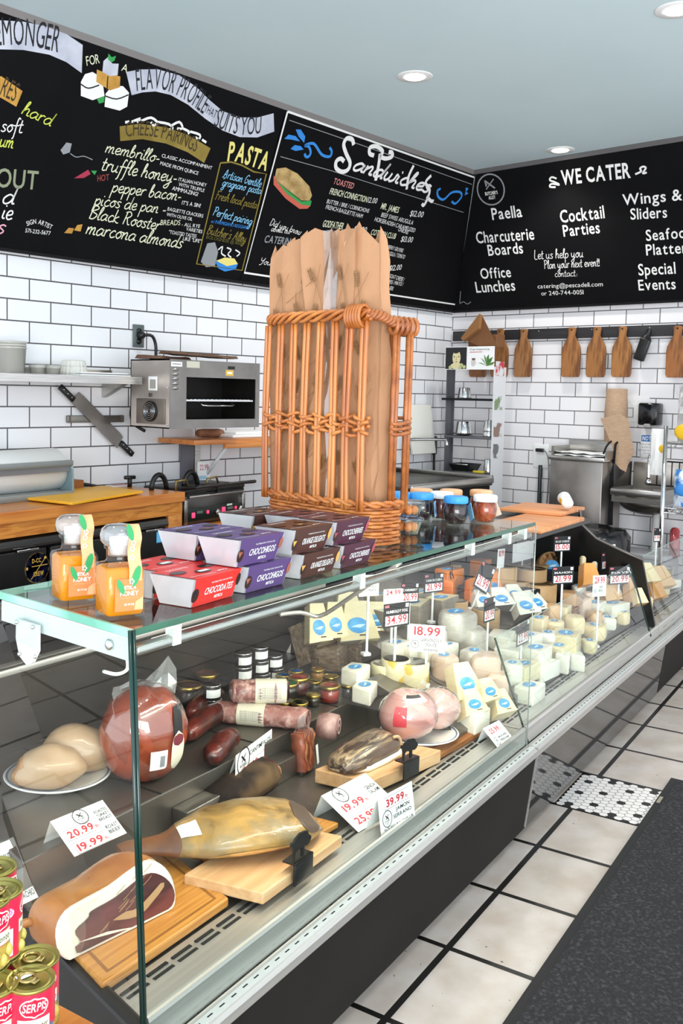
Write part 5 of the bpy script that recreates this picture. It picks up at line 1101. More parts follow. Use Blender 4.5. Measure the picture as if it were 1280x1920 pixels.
# wooden boards on the second case's top
M_bd = mat('beech_board', '#c98250', .45, col2='#dd9a66', scale=3, stretch=(9, 1, 9), detail=5)
o = tag(MB().box(3.85, 4.45, 1.33, 1.60, .8655, .884, M_bd, .003).build('serving_board'), 'lower pale wooden board lying on the second case top', 'wooden board'); o.matrix_world = MC
o = tag(MB().box(4.38, 4.75, 1.42, 1.73, .8845, .902, M_bd, .003).build('serving_board'), 'upper pale wooden board lying crosswise on the lower board', 'wooden board'); o.matrix_world = MC
mg = thing('paper_cup', 'white and yellow paper cup lying on its side behind the wooden boards', 'cup', MC @ T3(*(4.515, 1.445, 0.93)) @ RZ(.6) @ RY(1.3))
b = MB(); b.lathe([(.025, -.04), (.032, .04), (.029, .04), (.023, -.036), (0, -.036)], M_paper, 18, M=T3(-.02, 0, 0)); b.build('cup', mg)
b = MB(); b.lathe([(.0275, -.02), (.030, .01)], M_yl, 18, M=T3(-.02, 0, 0), a0=0, a1=2); b.build('yellow_band', mg)

# ------------------------------------------------------------------ on the glass top
GM = MC
def gl(u, w, rz=0, z=ZG + .0008): return MC @ T3(u, w, z) @ RZ(rz)
M_honey = glass('honey', '#ffb52a', .5, .02, .01, '#e89a08', .62)
M_jglass = glass('jar_glass', '#fbfdfd', .9, .0, .01)
M_knob = glass('stopper_glass', '#f2f6f7', 2.2, .0, .05, '#ffffff', .12)
M_or = mat('orange_label', '#ee7d45', .5); M_peach = mat('peach_print', '#f3a878', .5); M_lf = mat('leaf_print', '#2c9355', .5)
def honey(u, w, rz, label):
    t = thing('honey_jar', label, 'honey jar', gl(u, w, rz), 'honey jars on the glass top')
    s_ = .034
    def sq(r, z, k=.008): return [(x * r + cx_, y * r + cy_, z) for x, y in ((1, 1), (-1, 1), (-1, -1), (1, -1)) for cx_, cy_ in ((0, 0),)]
    def rsq(r, z, c_=.008, n=4):
        out = []
        for qx, qy, a0 in ((1, 1, 0), (-1, 1, PI / 2), (-1, -1, PI), (1, -1, 1.5 * PI)):
            for k in range(n + 1):
                a = a0 + PI / 2 * k / n; out.append((qx * (r - c_) + c_ * math.cos(a), qy * (r - c_) + c_ * math.sin(a), z))
        return out
    neck = lambda r, z: [(r * math.cos(a), r * math.sin(a), z) for a in [PI / 4 * 0 + 2 * PI * (k + .5) / 20 for k in range(20)]]
    b = MB(); b.loft([rsq(s_ - .004, 0), rsq(s_, .004), rsq(s_, .078), rsq(s_ - .003, .084), neck(.024, .088), neck(.022, .092), neck(.022, .108), neck(.026, .110), neck(.026, .114), neck(.021, .114)], M_jglass, cap=False); b.build('glass_body', t)
    b = MB(); b.loft([rsq(s_ - .005, .004), rsq(s_ - .003, .007), rsq(s_ - .003, .077), rsq(s_ - .007, .081)], M_honey); b.build('honey', t)
    b = MB(); b.lathe([(0, .096), (.019, .098), (.020, .114), (.026, .115), (.031, .122), (.0325, .131), (.030, .141), (.023, .147), (.012, .149), (0, .148)], M_knob, 28); b.lathe([(0, .1), (.016, .1), (.017, .127), (0, .13)], mat('stopper_core', '#f4f4f4', .3), 18); b.build('stopper', t)
    L = MB(); L.box(-.021, .027, -s_ - .0012, -s_ - .0006, .012, .064, M_or); L.flat([(.012, .013), (.027, .013), (.027, .034), (.014, .026)], .0, M_peach, T3(0, -s_ - .0014, 0) @ UP)
    L.text('MITICA', M_white, T3(.003, -s_ - .0014, .047) @ UP, .0058, .024, 2, 0, 'C'); L.text('HONEY', M_white, T3(.003, -s_ - .0014, .037) @ UP, .0072, .032, 1, 0, 'C'); L.text('ORANGE BLOSSOM', M_peach, T3(.003, -s_ - .0014, .032) @ UP, .0026, .03, 0, 0, 'C'); L.text('NET WT 9OZ', M_white, T3(.003, -s_ - .0014, .021) @ UP, .003, .017, 1, 0, 'C'); L.build('label', t)
    # paper seal strip over the stopper and down the front
    pts = [(.013, -.012, .1495), (.013, -.022, .1485), (.013, -.0335, .131), (.013, -.030, .118), (.013, -.0275, .108), (.013, -.030, .094), (.013, -s_ - .0018, .082), (.013, -s_ - .0018, .060)]
    b = MB(); b.loft([[(p[0] - .011, p[1], p[2]), (p[0] + .011, p[1], p[2])] for p in spline3(pts, 3)], M_peach, cap=False, closed=False); st = b.build('seal_strip', t)
    lo_ = MB()
    for z, y, s2, a in ((.139, -.033, .010, .3), (.068, -s_ - .0026, .012, -.3), (.052, -s_ - .0026, .009, .4)):
        lo_.flat([(s2 * 1.0 * math.cos(k / 10 * 2 * PI) * .55, s2 * 1.5 * math.sin(k / 10 * 2 * PI)) for k in range(10)], 0, M_lf, T3(.004 if z > .1 else (.014 if z > .06 else -.012), y - .0006, z) @ UP @ RZ(a))
    for z, y in ((.112, -.0305), (.122, -.034), (.098, -.0315), (.060, -s_ - .003)):
        for k in range(5): lo_.flat([(.0012 * math.cos(j / 6 * 2 * PI) + .0034 * math.cos(k * 1.257), .0022 * math.sin(j / 6 * 2 * PI) + .0034 * math.sin(k * 1.257)) for j in range(6)], 0, M_white, T3(.008 + .05 * (z - .1), y - .0012, z) @ UP)
    lo_.build('leaf_print', st)
    return t
h1, h2 = (1.091, 1.05, 1.041), (1.136, 1.196, 1.041)
honey(h1[0] + .012, h1[1] + .040, -.42, 'front square jar of amber honey with orange label on the glass top')
honey(h2[0] + .0, h2[1] + .036, -.42, 'rear square jar of amber honey beside the front honey jar')

# chocolate boxes
M_win = glass('box_window', '#fbfbfd', 1.2, .1, .05, '#fbfbff', .45)
M_choc = mat('chocolate', '#2b1a17', .35, col2='#3a2420', scale=30)
M_cocoa = mat('dusky_chocolate', '#5a4a55', .5, col2='#6d5b62', scale=30)
LB_, WB_, HB_ = .148, .096, .052
def choc(kind):
    col, name, acc, lab2 = kind
    mS = mat('sleeve_' + name, col, .38); t_ = bpy.data.objects.new('chocolate_box', None); t_.empty_display_size = .04; COL.objects.link(t_)
    L, W, l, w, H = LB_, WB_, LB_ - .022, WB_ - .03, HB_
    # plastic tray (long axis x)
    b = MB(); b.loft([[(-l / 2, -w / 2, .0005), (l / 2, -w / 2, .0005), (l / 2, w / 2, .0005), (-l / 2, w / 2, .0005)], [(-L / 2, -W / 2 + .001, H - .001), (L / 2, -W / 2 + .001, H - .001), (L / 2, W / 2 - .001, H - .001), (-L / 2, W / 2 - .001, H - .001)]], M_win, smooth=False); b.build('plastic_tray', t_)
    # printed sleeve: bottom, front, top, back
    e = .006; b = MB()
    x0, x1, X0, X1 = -l / 2 + .004, l / 2 - .002, -L / 2 + e, L / 2 - .004
    P_ = [(x0, -w / 2 - .0006, .0), (x1, -w / 2 - .0006, .0), (X1, -W / 2 - .0006, H), (X0, -W / 2 - .0006, H)]
    Q_ = [(x0, w / 2 + .0006, .0), (x1, w / 2 + .0006, .0), (X1, W / 2 + .0006, H), (X0, W / 2 + .0006, H)]
    b.add(P_ + Q_, [(0, 1, 2, 3), (7, 6, 5, 4), (3, 2, 6, 7), (1, 0, 4, 5)], mS); sl = b.build('printed_sleeve', t_)
    an = math.atan2((W - w) / 2, H); F = T3(0, -(W + w) / 4 - .0012, H / 2) @ RX(an) @ UP
    k = MB()
    k.text(name, M_white, F @ T3(.008, -.008, 0), .0125, .085, 1, .12, 'C'); k.text('Hand Dipped Dark Chocolate ' + lab2, M_white, F @ T3(.012, .012, 0), .003, .062, 0, .1, 'C'); k.text('MITICA', M_white, F @ T3(.012, -.019, 0), .0055, .026, 2, .2, 'C')
    k.flat([(-.06 + .010 * math.cos(a), -.005 + .013 * math.sin(a)) for a in [2 * PI * q / 14 for q in range(14)]], .0004, M_choc, F)
    k.flat([(-.062 + .008 * math.cos(a), -.001 + .008 * math.sin(a)) for a in [2 * PI * q / 3 + .5 for q in range(3)]], .0006, mat('accent_' + acc, acc, .5), F)
    k.flat([(.066 + .006 * math.cos(a), .006 + .012 * math.sin(a)) for a in [2 * PI * q / 12 for q in range(12)]], .0005, mat('accent_' + acc, acc, .5), F)
    Tp = T3(0, 0, H + .0006)
    k.text(name, M_white, Tp @ T3(-.02, .026, 0), .008, .06, 0, .1, 'C'); k.text('MITICA', M_white, Tp @ T3(.03, -.036, 0), .0055, .03, 2, .2, 'C'); k.ribbon([(-.066, -.034), (-.0, -.040)], .0012, M_white, Tp, .0006, 0)
    for cx_, cy_ in ((-.045, .008), (.045, .015), (.0, -.012)): k.flat([(cx_ + .02 * math.cos(a), cy_ + .012 * math.sin(a)) for a in [2 * PI * q / 16 for q in range(16)]], .0003, M_choc, Tp)
    k.flat([(-.012, -.016), (.018, -.016), (.016, -.006), (-.01, -.006)] if name == 'CHOCODATES' else [(.005 + .012 * math.cos(a), -.01 + .006 * math.sin(a)) for a in [2 * PI * q / 3 for q in range(3)]], .0006, M_white if name == 'CHOCODATES' else mat('accent_' + acc, acc, .5), Tp)
    k.build('printing', sl)
    for x, y in ((-.045, -.012), (-.042, .016)):
        b = MB(); b.ell((x, y, .022), (.019, .015, .017), M_cocoa, 14, 9); b.build('chocolate', t_)
    return t_
KINDS = {'d': ('#d8302a', 'CHOCODATES', '#1f1414', 'Dates'), 'h': ('#574173', 'CHOCOHIGOS', '#9c5a45', 'Figs'), 'o': ('#4a2a22', 'ORANGE DELIGHTS', '#e2a550', 'Candied Orange'), 'c': ('#4b2135', 'CHOCOCHERRIES', '#a84a58', 'Covered Cherries')}
SRC = {}
def putbox(k, u, w, lvl, label, rz=0.):
    z = ZG + .001 + lvl * (HB_ + .0016)
    M = gl(u, w, rz, z)
    if k not in SRC: SRC[k] = choc(KINDS[k]); o = SRC[k]; o.matrix_world = M; o['label'] = label; o['group'] = 'chocolate boxes on the glass top'; o['category'] = 'box'; return
    copy_tree(SRC[k], M, label, 'chocolate boxes on the glass top')
WF = 1.026 + .04; WR = WF + .1
putbox('d', 1.272, WF, 0, 'red box of chocolate dates at the front next to the honey jars', .06)
putbox('d', 1.285, WR, 0, 'red box of chocolate dates behind the front red box', .06)
putbox('h', 1.43, WF, 0, 'purple chocolate box in the lower front row beside the red box')
putbox('h', 1.44, WR + .002, 0, 'purple chocolate box in the lower back row behind the front purple box')
putbox('o', 1.614, WF, 0, 'brown orange-delights box in the lower front row')
putbox('c', 1.772, WF + .002, 0, 'wine-coloured chocolate cherries box in the lower front row')
putbox('o', 1.60, WR + .002, 0, 'brown orange-delights box in the lower back row')
putbox('c', 1.772, WR + .002, 0, 'wine-coloured chocolate cherries box in the lower back row')
putbox('h', 1.395, WF - .005, 1, 'purple chocolate box on top at the front of the stack', .02)
putbox('h', 1.398, WR - .005, 1, 'purple chocolate box on top at the back, nearest the kitchen', .02)
putbox('o', 1.575, WF - .003, 1, 'brown orange-delights box on top of the front row', .01)
putbox('c', 1.736, WF, 1, 'wine-coloured chocolate cherries box on top of the front row')
putbox('o', 1.70, WR + .09, 1, 'brown orange-delights box on top, furthest back beside the basket', .02)
putbox('c', 1.745, WR - .004, 1, 'wine-coloured chocolate cherries box on top beside the wicker basket', .02)
putbox('o', 1.69, WR + .104, 0, 'brown orange-delights box below the furthest back top box', .02)

# wicker basket with baguette bags
BP0 = Vector((1.996, 1.135, 1.041)); LBK = .405; ang = math.radians(74)
MBK = MC @ T3(BP0.x, BP0.y, ZG + .0008) @ RZ(ang)         # x runs away from the customer side along the face seen by the camera, -y across the basket
WBK = .145
M_wk = mat('wicker', '#a3571f', .42, col2='#cb8240', scale=18, stretch=(1, 1, .15), coat=.25); M_wk2 = mat('wicker_dark', '#8a4a22', .45, col2='#b06a35', scale=25, coat=.2)
bk_ = thing('wicker_basket', 'tall open-sided wicker basket holding bagged baguettes on the glass top', 'basket', MBK)
# plan outline: rounded rectangle x 0..LBK, y 0..-WBK
def outline(n=64, o=0., r=.05):
    P = []
    x0, x1, y0, y1 = -o, LBK + o, -WBK - o, o
    for cx_, cy_, a0 in ((x1 - r, y1 - r, 0), (x0 + r, y1 - r, PI / 2), (x0 + r, y0 + r, PI), (x1 - r, y0 + r, 1.5 * PI)):
        for k in range(9): P.append((cx_ + r * math.cos(a0 + PI / 2 * k / 8), cy_ + r * math.sin(a0 + PI / 2 * k / 8)))
    # resample evenly
    L = [0]
    for a, c in zip(P, P[1:] + P[:1]): L.append(L[-1] + math.dist(a, c))
    out = []
    for i in range(n):
        d_ = L[-1] * i / n; j = max(q for q in range(len(P)) if L[q] <= d_ + 1e-9); a = P[j]; c = P[(j + 1) % len(P)]; f = (d_ - L[j]) / max(L[j + 1] - L[j], 1e-9)
        out.append((a[0] + (c[0] - a[0]) * f, a[1] + (c[1] - a[1]) * f))
    return out
OUT = outline(96); CX, CY = LBK / 2, -WBK / 2
def off(p, d): 
    v = Vector((p[0] - CX, p[1] - CY)); v = v * (1 + d / v.length); return (v.x + CX, v.y + CY)
b = MB()
for row in range(11):
    z = .006 + row * .0088
    b.tube([(*off(p, .0035 * (1 if (i // 3 + row) % 2 else -1)), z) for i, p in enumerate(OUT)], .0048, M_wk2 if row % 3 == 1 else M_wk, 5, True)
b.build('woven_base', bk_)
b = MB()
for ph in range(2): b.tube([(*off(p, .008 + .004 * math.sin(i * .9 + PI * ph)), .106 + .005 * math.cos(i * .9 + PI * ph)) for i, p in enumerate(OUT)], .0055, M_wk, 6, True)
b.build('base_rim', bk_)
b = MB(); b.prism(outline(48, -.004), .001, .008, M_wk2); b.build('floor', bk_)
HT = .56
# face seen by the camera (y = 0 side): x from 0 to LBK.  customer side (x=0) stays open
def at_side(x, y, z): return (x, y, z)
SP = [.02 + (LBK - .03) * k / 7 for k in range(8)]
for k, x in enumerate(SP):
    b = MB(); w_ = .004 * math.sin(k * 2.1)
    for dx in (-.007, .007): b.tube(spline3([(x + dx, .004, .09), (x + dx * .8 + w_, .006, .25), (x + dx + w_ * .5, .006, .42), (x + dx, .004, HT)]), .0058, M_wk, 7)
    b.build('spoke', bk_)
for x in SP[1:]:
    b = MB()
    for dx in (-.007, .007): b.tube([(x + dx, -WBK - .002, .09), (x + dx, -WBK - .002, HT)], .0055, M_wk, 6)
    b.build('spoke', bk_)
for y in (-WBK * .62, -WBK * .95):
    b = MB()
    for dx in (-.006, .006): b.tube([(.004, y + dx, .09), (.002, y + dx, HT)], .006, M_wk2, 7)
    b.build('spoke', bk_)
for y in (-WBK * .3, -WBK * .7):
    b = MB()
    for dx in (-.006, .006): b.tube([(LBK, y + dx, .09), (LBK, y + dx, HT)], .0058, M_wk, 6)
    b.build('spoke', bk_)
def braid(pts, r, n, amp, turns, name, m=M_wk):
    b = MB(); P = spline3(pts, 12)
    for ph in range(n):
        Q = []
        for i, p in enumerate(P):
            t_ = (P[min(i + 1, len(P) - 1)] - P[max(i - 1, 0)]).normalized(); s_ = t_.cross(Vector((0, 0, 1))).normalized(); u_ = Vector((0, 0, 1))
            a = 2 * PI * (turns * i / len(P) + ph / n); Q.append(p + s_ * amp * math.cos(a) + u_ * amp * 1.5 * math.sin(a))
        b.tube(Q, r, m, 6)
    return b.build(name, bk_)
braid([(.0, .004, HT + .01), (LBK * .3, .008, HT + .014), (LBK * .7, .008, HT + .016), (LBK - .02, .004, HT + .015), (LBK, -.03, HT + .015), (LBK, -WBK * .5, HT + .012), (LBK, -WBK + .03, HT + .01), (LBK - .03, -WBK, HT + .008), (LBK * .5, -WBK - .003, HT + .004), (.02, -WBK, HT)], .0055, 4, .0075, 9, 'top_rim')
braid([(.012, .006, HT + .012), (.0, -.03, HT + .010), (.0, -WBK * .5, HT - .002), (.0, -WBK * .85, HT - .008), (.015, -WBK, HT - .012)], .006, 3, .006, 5, 'front_rim', M_wk2)
b = MB()
for k in range(6): b.tube([(.022 + k * .0095 + .0165 * 0, .006 + .019 * math.cos(a), HT + .008 + .026 * math.sin(a)) for a in [2 * PI * q / 14 for q in range(14)]], .005, M_wk, 6, True)
b.build('rim_binding', bk_)
b = MB()
for k in range(5): b.tube([(.004 + .014 * math.cos(a), -WBK * .55 - k * .018, HT - .01 + .02 * math.sin(a)) for a in [2 * PI * q / 12 for q in range(12)]], .006, M_wk2, 6, True)
b.build('rim_binding', bk_)
HM = .30
b = MB()
for k, (z, ph) in enumerate(((HM - .02, 0), (HM - .006, 1), (HM + .006, 0), (HM + .02, 1))):
    b.tube([(-.005 + (LBK + .0) * i / 44, .006 + .0095 * math.sin(i * PI / 2.75 + PI * ph), z + .006 * math.sin(i * .8 + k)) for i in range(45)], .005, M_wk, 6)
    b.tube([(-.0 + LBK * i / 30, -WBK - .002 + .009 * math.sin(i * PI / 2 + PI * ph), z) for i in range(31)], .005, M_wk2, 5)
b.build('middle_band', bk_)
b = MB()
for z in (HM - .018, HM - .005, HM + .008): b.tube([(.003 + .012 * math.cos(a), -WBK * .785 + (WBK * .22) * math.sin(a), z + .003 * math.sin(2 * a)) for a in [2 * PI * q / 16 for q in range(16)]], .0055, M_wk2, 6, True)
b.build('side_band', bk_)
# bags
M_kraft = mat('kraft_paper', '#a67b57', .8, col2='#b68865', scale=7, bump=.9, bscale=11, stretch=(1, 1, .45)); M_kraft2 = mat('kraft_print', '#8a6540', .8)
def bagette(name, x, y, lean_x, lean_y, top, w_, d_, rz, label, seed, window=False, z0=.012):
    random.seed(seed)
    R_ = []; n = 13
    for i in range(n):
        t_ = i / (n - 1); z = z0 + (top - z0) * t_; ww = w_ * (.74 + .26 * t_ + .05 * math.sin(7 * t_ + seed)) / 2; dd = d_ * (1.0 - .45 * t_) / 2
        j = lambda s: random.uniform(-s, s)
        ox, oy = lean_x * t_, lean_y * t_
        ring = [(-ww, -dd), (-ww * .5, -dd * 1.12), (0, -dd * 1.0), (ww * .5, -dd * 1.15), (ww, -dd), (ww * .82, 0), (ww, dd), (0, dd * 1.05), (-ww, dd), (-ww * .82, 0)]
        R_.append([(p[0] + ox + j(.004), p[1] + oy + j(.005), z + (0 if i < n - 1 else (.022 * ((k % 2) * 2 - 1) * .6 + j(.012)))) for k, p in enumerate(ring)])
    t = thing(name, label, 'bread bag', MBK @ T3(x, y, 0) @ RZ(rz), 'bagged baguettes in the wicker basket')
    b = MB(); b.loft(R_, M_kraft, cap=False, smooth=False); b.add(R_[0], [tuple(range(10))[::-1]], M_kraft); b.build('paper_sleeve', t)
    b = MB(); b.loft([[(.022 * math.cos(a) + lean_x * q, .014 * math.sin(a) + lean_y * q, z0 + .004 + (top - z0) * .86 * q) for a in [2 * PI * k / 12 for k in range(12)]] for q in (0, .1, .5, .9, 1)], mat('bread_crust', '#b07a3d', .7, col2='#8f5a28', scale=20)); b.build('baguette', t)
    # wheat-ear print on the two broad faces
    k = MB()
    for f_ in range(7):
        t_ = .10 + .125 * f_ + random.uniform(-.02, .02); z = z0 + (top - z0) * t_; dd = d_ * (1.0 - .35 * t_) / 2; ww = w_ * (.82 + .22 * t_) / 2
        for s_ in (-1, 1):
            cx_ = random.uniform(-.4, .4) * ww; a = random.uniform(-.5, .5)
            F = T3(cx_ + lean_x * t_, lean_y * t_ + s_ * (dd * 1.16 + .0035), z) @ (UP if s_ < 0 else RZ(PI) @ UP) @ RZ(a)
            k.ribbon([(.0, -.075), (.006, -.03), (0, .016)], .0019, M_kraft2, F, 0, 2)
            for q in range(6):
                for e_ in (-1, 1): k.flat([(0, .006 * q), (e_ * .007, .006 * q + .004), (e_ * .0055, .006 * q + .013), (0, .006 * q + .007)], 0, M_kraft2, F)
            k.ribbon([(-.04, -.07), (0, -.02), (.04, .03)], .0016, M_kraft2, F, 0, 2)
    k.build('wheat_print', t)
    if window:
        k = MB(); k.loft([[(-ww_ + .016 + lean_x * q, d_ * .66 * (1 - .3 * q) + .004 * math.sin(19 * q), z0 + (top - z0) * q), (-ww_ - .004 + lean_x * q + .004 * math.sin(17 * q), d_ * .5 + .004 * math.sin(31 * q), z0 + (top - z0) * q), (-ww_ - .014 + lean_x * q, d_ * .1, z0 + (top - z0) * q)] for q, ww_ in [(i / 16, w_ * (.82 + .22 * i / 16) / 2) for i in range(17)]], glass('shiny_film', '#efeeec', 2.4, .12, .12, '#ffffff', .05), cap=False, closed=False, smooth=False); k.build('film_window', t)
    return t
TP = .775
def bx(px): return (690 - px) / (690 - 505) * LBK      # along the face
for (x, y, lx, ly, tp, w_, d_, rz, lab, win) in (
    (LBK * .86, -.042, .028, .0, TP - .005, .105, .062, .1, 'brown paper baguette bag at the far left of the basket', False),
    (LBK * .63, -.044, .055, .0, TP + .012, .115, .066, -.05, 'brown paper baguette bag second from the left in the basket', False),
    (LBK * .44, -.040, .06, .0, TP + .02, .10, .058, .12, 'brown paper baguette bag left of the shiny film strip', True),
    (LBK * .25, -.050, .05, -.0, TP + .022, .10, .062, -.1, 'brown paper baguette bag right of the shiny film strip', False),
    (LBK * .15, -.062, .03, -.005, TP - .0, .115, .075, .15, 'widest brown paper baguette bag at the open right side', False),
    (LBK * .75, -.105, .03, .0, TP + .0, .11, .065, .05, 'brown paper baguette bag in the back left of the basket', False),
    (LBK * .40, -.108, .04, .0, TP + .012, .11, .065, -.05, 'brown paper baguette bag in the back middle of the basket', False)):
    bagette('baguette_bag', x, y, lx, ly, tp, w_, d_, rz, lab, int(x * 1000), win)

# jam jars
def jam(px, py, z, lid, jamc, label, tagm=None, ta=0.):
    u, w, _ = px; w = min(w, 1.345)
    t = thing('jam_jar', label, 'jam jar', gl(u, w), 'jam jars on the glass top')
    pr_ = [(.024, 0), (.028, .004), (.034, .022), (.037, .042), (.034, .058), (.030, .066), (.030, .070)]
    b = MB(); b.lathe(pr_, M_jglass, 28); b.build('glass_jar', t)
    b = MB(); b.lathe([(0, .004), (.026, .005), (.0325, .022), (.0355, .042), (.0325, .058), (.028, .064), (0, .065)], mat('jam_' + jamc, jamc, .25, col2='#' + ''.join('%02x' % min(255, int(int(jamc[i:i+2], 16) * 1.5 + 8)) for i in (1, 3, 5)), scale=60), 24); b.build('jam', t)
    b = MB(); vs = [[(r * (1 + .012 * math.cos(14 * a)) * math.cos(a), r * (1 + .012 * math.cos(14 * a)) * math.sin(a), z_) for a in [2 * PI * k / 56 for k in range(56)]] for r, z_ in ((.0345, .066), (.0365, .068), (.0365, .081), (.0345, .085), (.030, .0865))]
    b.loft(vs, mat('lid_' + lid, lid, .5)); 
    b.build('lid', t)
    if tagm:
        k = MB(); k.box(-.017, .017, -.0006, .0006, -.048, 0, mat('tag_' + tagm, tagm, .55)); 
        k.ribbon([(0, .0), (0, .012)], .001, M_ink, UP, .001, 0)
        tg_ = k.build('hang_tag', t, RZ(ta) @ T3(.0, -.041, .062) @ RY(.42 if ta > .5 else -.05) @ RX(-.08))
        k = MB(); k.flat([(-.006 + .006 * math.cos(a), -.028 + .009 * math.sin(a)) for a in [2 * PI * q / 12 for q in range(12)]], 0, mat('plum_print', '#7a3f7c', .6), T3(0, -.0012, 0) @ UP); k.flat([(.005 + .006 * math.cos(a), -.032 + .009 * math.sin(a)) for a in [2 * PI * q / 12 for q in range(12)]], 0, mat('plum_blue', '#3f6fae', .6), T3(0, -.0014, 0) @ UP); k.text('PLUM', mat('plum_print', '#7a3f7c', .6), T3(0, -.0012, -.012) @ UP, .004, .02, 1, 0, 'C'); k.text('SPREAD', mat('plum_print', '#7a3f7c', .6), T3(0, -.0012, -.018) @ UP, .004, .024, 1, 0, 'C'); k.build('tag_print', tg_)
BLU, TAN, WHT = '#3c9be2', '#e8b083', '#f3f3f3'
jam((2.583, 1.16, 1.041), 0, 0, BLU, '#1d0f12', 'blue-lidded dark jam jar in front with a blue hang tag at its right', '#7fbfe8', .75)
jam((2.697, 1.114, 1.041), 0, 0, WHT, '#6e2c0e', 'white-lidded amber jam jar, rightmost of the front row', '#e9d3bd', 1.5)
jam((2.6, 1.282, 1.041), 0, 0, BLU, '#170d10', 'blue-lidded dark jam jar with upright blue tag, left in the front', '#7fbfe8', .3)
jam((2.684, 1.254, 1.041), 0, 0, WHT, '#3a1210', 'white-lidded jam jar squeezed between the two blue-lidded jars')
jam((2.845, 1.19, 1.041), 0, 0, TAN, '#5a2410', 'tan-lidded jam jar behind the white-lidded amber jar')
jam((2.785, 1.268, 1.041), 0, 0, TAN, '#2a1010', 'tan-lidded jam jar in the back row behind the middle')
jam((2.726, 1.346, 1.041), 0, 0, TAN, '#4a2212', 'tan-lidded jam jar in the back row nearest the basket')
jam((2.571, 1.347, 1.041), 0, 0, BLU, '#1d0f12', 'blue-lidded jam jar half hidden behind the wicker basket')
def fruitcup(p, z, label):
    t = thing('fruit_cup', label, 'fruit cup', MC @ T3(p[0], p[1], ZG + .001 + z), 'clear fruit cups beside the basket')
    b = MB(); b.lathe([(.032, 0), (.042, .034), (.048, .035), (.048, .037), (.044, .038)], M_film, 28); b.lathe([(0, 0.0005), (.032, .0005)], M_film, 28); b.build('cup', t)
    b = MB(); b.lathe([(.047, .0375), (.049, .0385), (.046, .043), (0, .044)], M_film, 28); b.build('lid', t)
    random.seed(int(z * 999) + 3)
    for k in range(5):
        a = k * 1.26; b = MB(); b.ell((.02 * math.cos(a), .02 * math.sin(a), .018), (.0125, .011, .0125), mat('dried_apricot', '#d9772c', .5, col2='#e89a4c', scale=40, sss=.1), 12, 8); b.build('apricot', t)
fp = (2.32, 1.187, 1.041)
fruitcup(fp, 0, 'lower clear cup of dried apricots beside the wicker basket'); fruitcup((fp[0] + .003, fp[1] + .002), .0465, 'upper clear cup of dried apricots stacked beside the basket')

# ------------------------------------------------------------------ inside the first case: boards and meats
M_bam = mat('bamboo_board', '#b0702c', .42, col2='#d09447', scale=5, stretch=(1, 22, 22), detail=5, lo=.3, hi=.7, coat=.2); M_bamd = mat('bamboo_groove', '#8f5a22', .5)
M_maple = mat('maple_board', '#c99a6c', .5, col2='#d9b085', scale=4, stretch=(1, 12, 12), detail=5)
DK = .3665
def on_case(o, label, cat, group=None): tag(o, label, cat, group); o.matrix_world = MC; return o
bA = thing('carving_board', 'bamboo carving board with juice groove under the cut prosciutto', 'cutting board', MC)
P4 = [(1.112, 1.125), (1.464, 1.125), (1.56, 1.40), (1.20, 1.40)]
b = MB(); b.prism(P4, .372, .391, M_bam, .004); b.build('board', bA)
def inset(P, d):
    cx_ = sum(p[0] for p in P) / 4; cy_ = sum(p[1] for p in P) / 4; return [(p[0] + (cx_ - p[0]) * d, p[1] + (cy_ - p[1]) * d) for p in P]
b = MB(); Q0, Q1 = inset(P4, .13), inset(P4, .17)
for i in range(4): b.add([(*Q0[i], .3913), (*Q0[(i + 1) % 4], .3913), (*Q1[(i + 1) % 4], .3913), (*Q1[i], .3913)], [(0, 1, 2, 3)], M_bamd)
b.build('juice_groove', bA)

def slabloft(out, depth, prof, m, capm, nrm=1):
    """rings of an outline (s, z) pushed back in y; prof = (y, scale s, scale z, shift s)"""
    cs_ = sum(p[0] for p in out) / len(out)
    return [[(cs_ + (p[0] - cs_) * a + sh, y, p[1] * c) for p in out] for y, a, c, sh in prof]
M_skin = mat('ham_skin', '#96592a', .42, col2='#b87f48', scale=9, col3='#7c4722', bump=.15, bscale=30, coat=.3)
M_fat = mat('ham_fat', '#e9dccb', .42, col2='#f3ead9', scale=9, sss=.25, coat=.25); M_meat = mat('cured_meat', '#3c1a1c', .35, col2='#5a2a2c', scale=9, stretch=(1, 1, 3), col3='#6b3436', scale3=7, coat=.35)
M_marb = mat('marbling', '#b08a62', .45)
ps = ((1.124, 1.221, 0.392), -0.1472, [(-0.0001, -0.0002), (-0.018, 0.0252), (-0.0229, 0.0661), (-0.0046, 0.0907), (0.0347, 0.0969), (0.0873, 0.1017), (0.1421, 0.1152), (0.1868, 0.1169), (0.2231, 0.0901), (0.2456, 0.0527), (0.2507, 0.0128), (0.2334, -0.0042), (0.1704, -0.0244), (0.1016, -0.0264), (0.0421, -0.0168)])
pm = ((1.124, 1.221, 0.392), -0.1472, [(0.0131, 0.0216), (0.0243, 0.0268), (0.0127, 0.0514), (0.0409, 0.0646), (0.0465, 0.0743), (0.0997, 0.0797), (0.1679, 0.0975), (0.2072, 0.083), (0.2375, 0.0504), (0.2437, 0.0177), (0.2158, -0.0037), (0.151, -0.0163), (0.0832, -0.0114), (0.0247, 0.0018)])
pf = ((1.124, 1.221, 0.392), -0.1472, [(0.0944, 0.038), (0.1248, 0.0432), (0.1563, 0.0391), (0.2076, 0.0669), (0.2158, 0.0564), (0.1885, 0.037), (0.163, 0.0239), (0.1314, 0.0261)])
pw = ((1.124, 1.221, 0.392), -0.1472, [(0.013, 0.0286), (0.0826, 0.0214), (0.1596, 0.0011), (0.0827, 0.0153)])
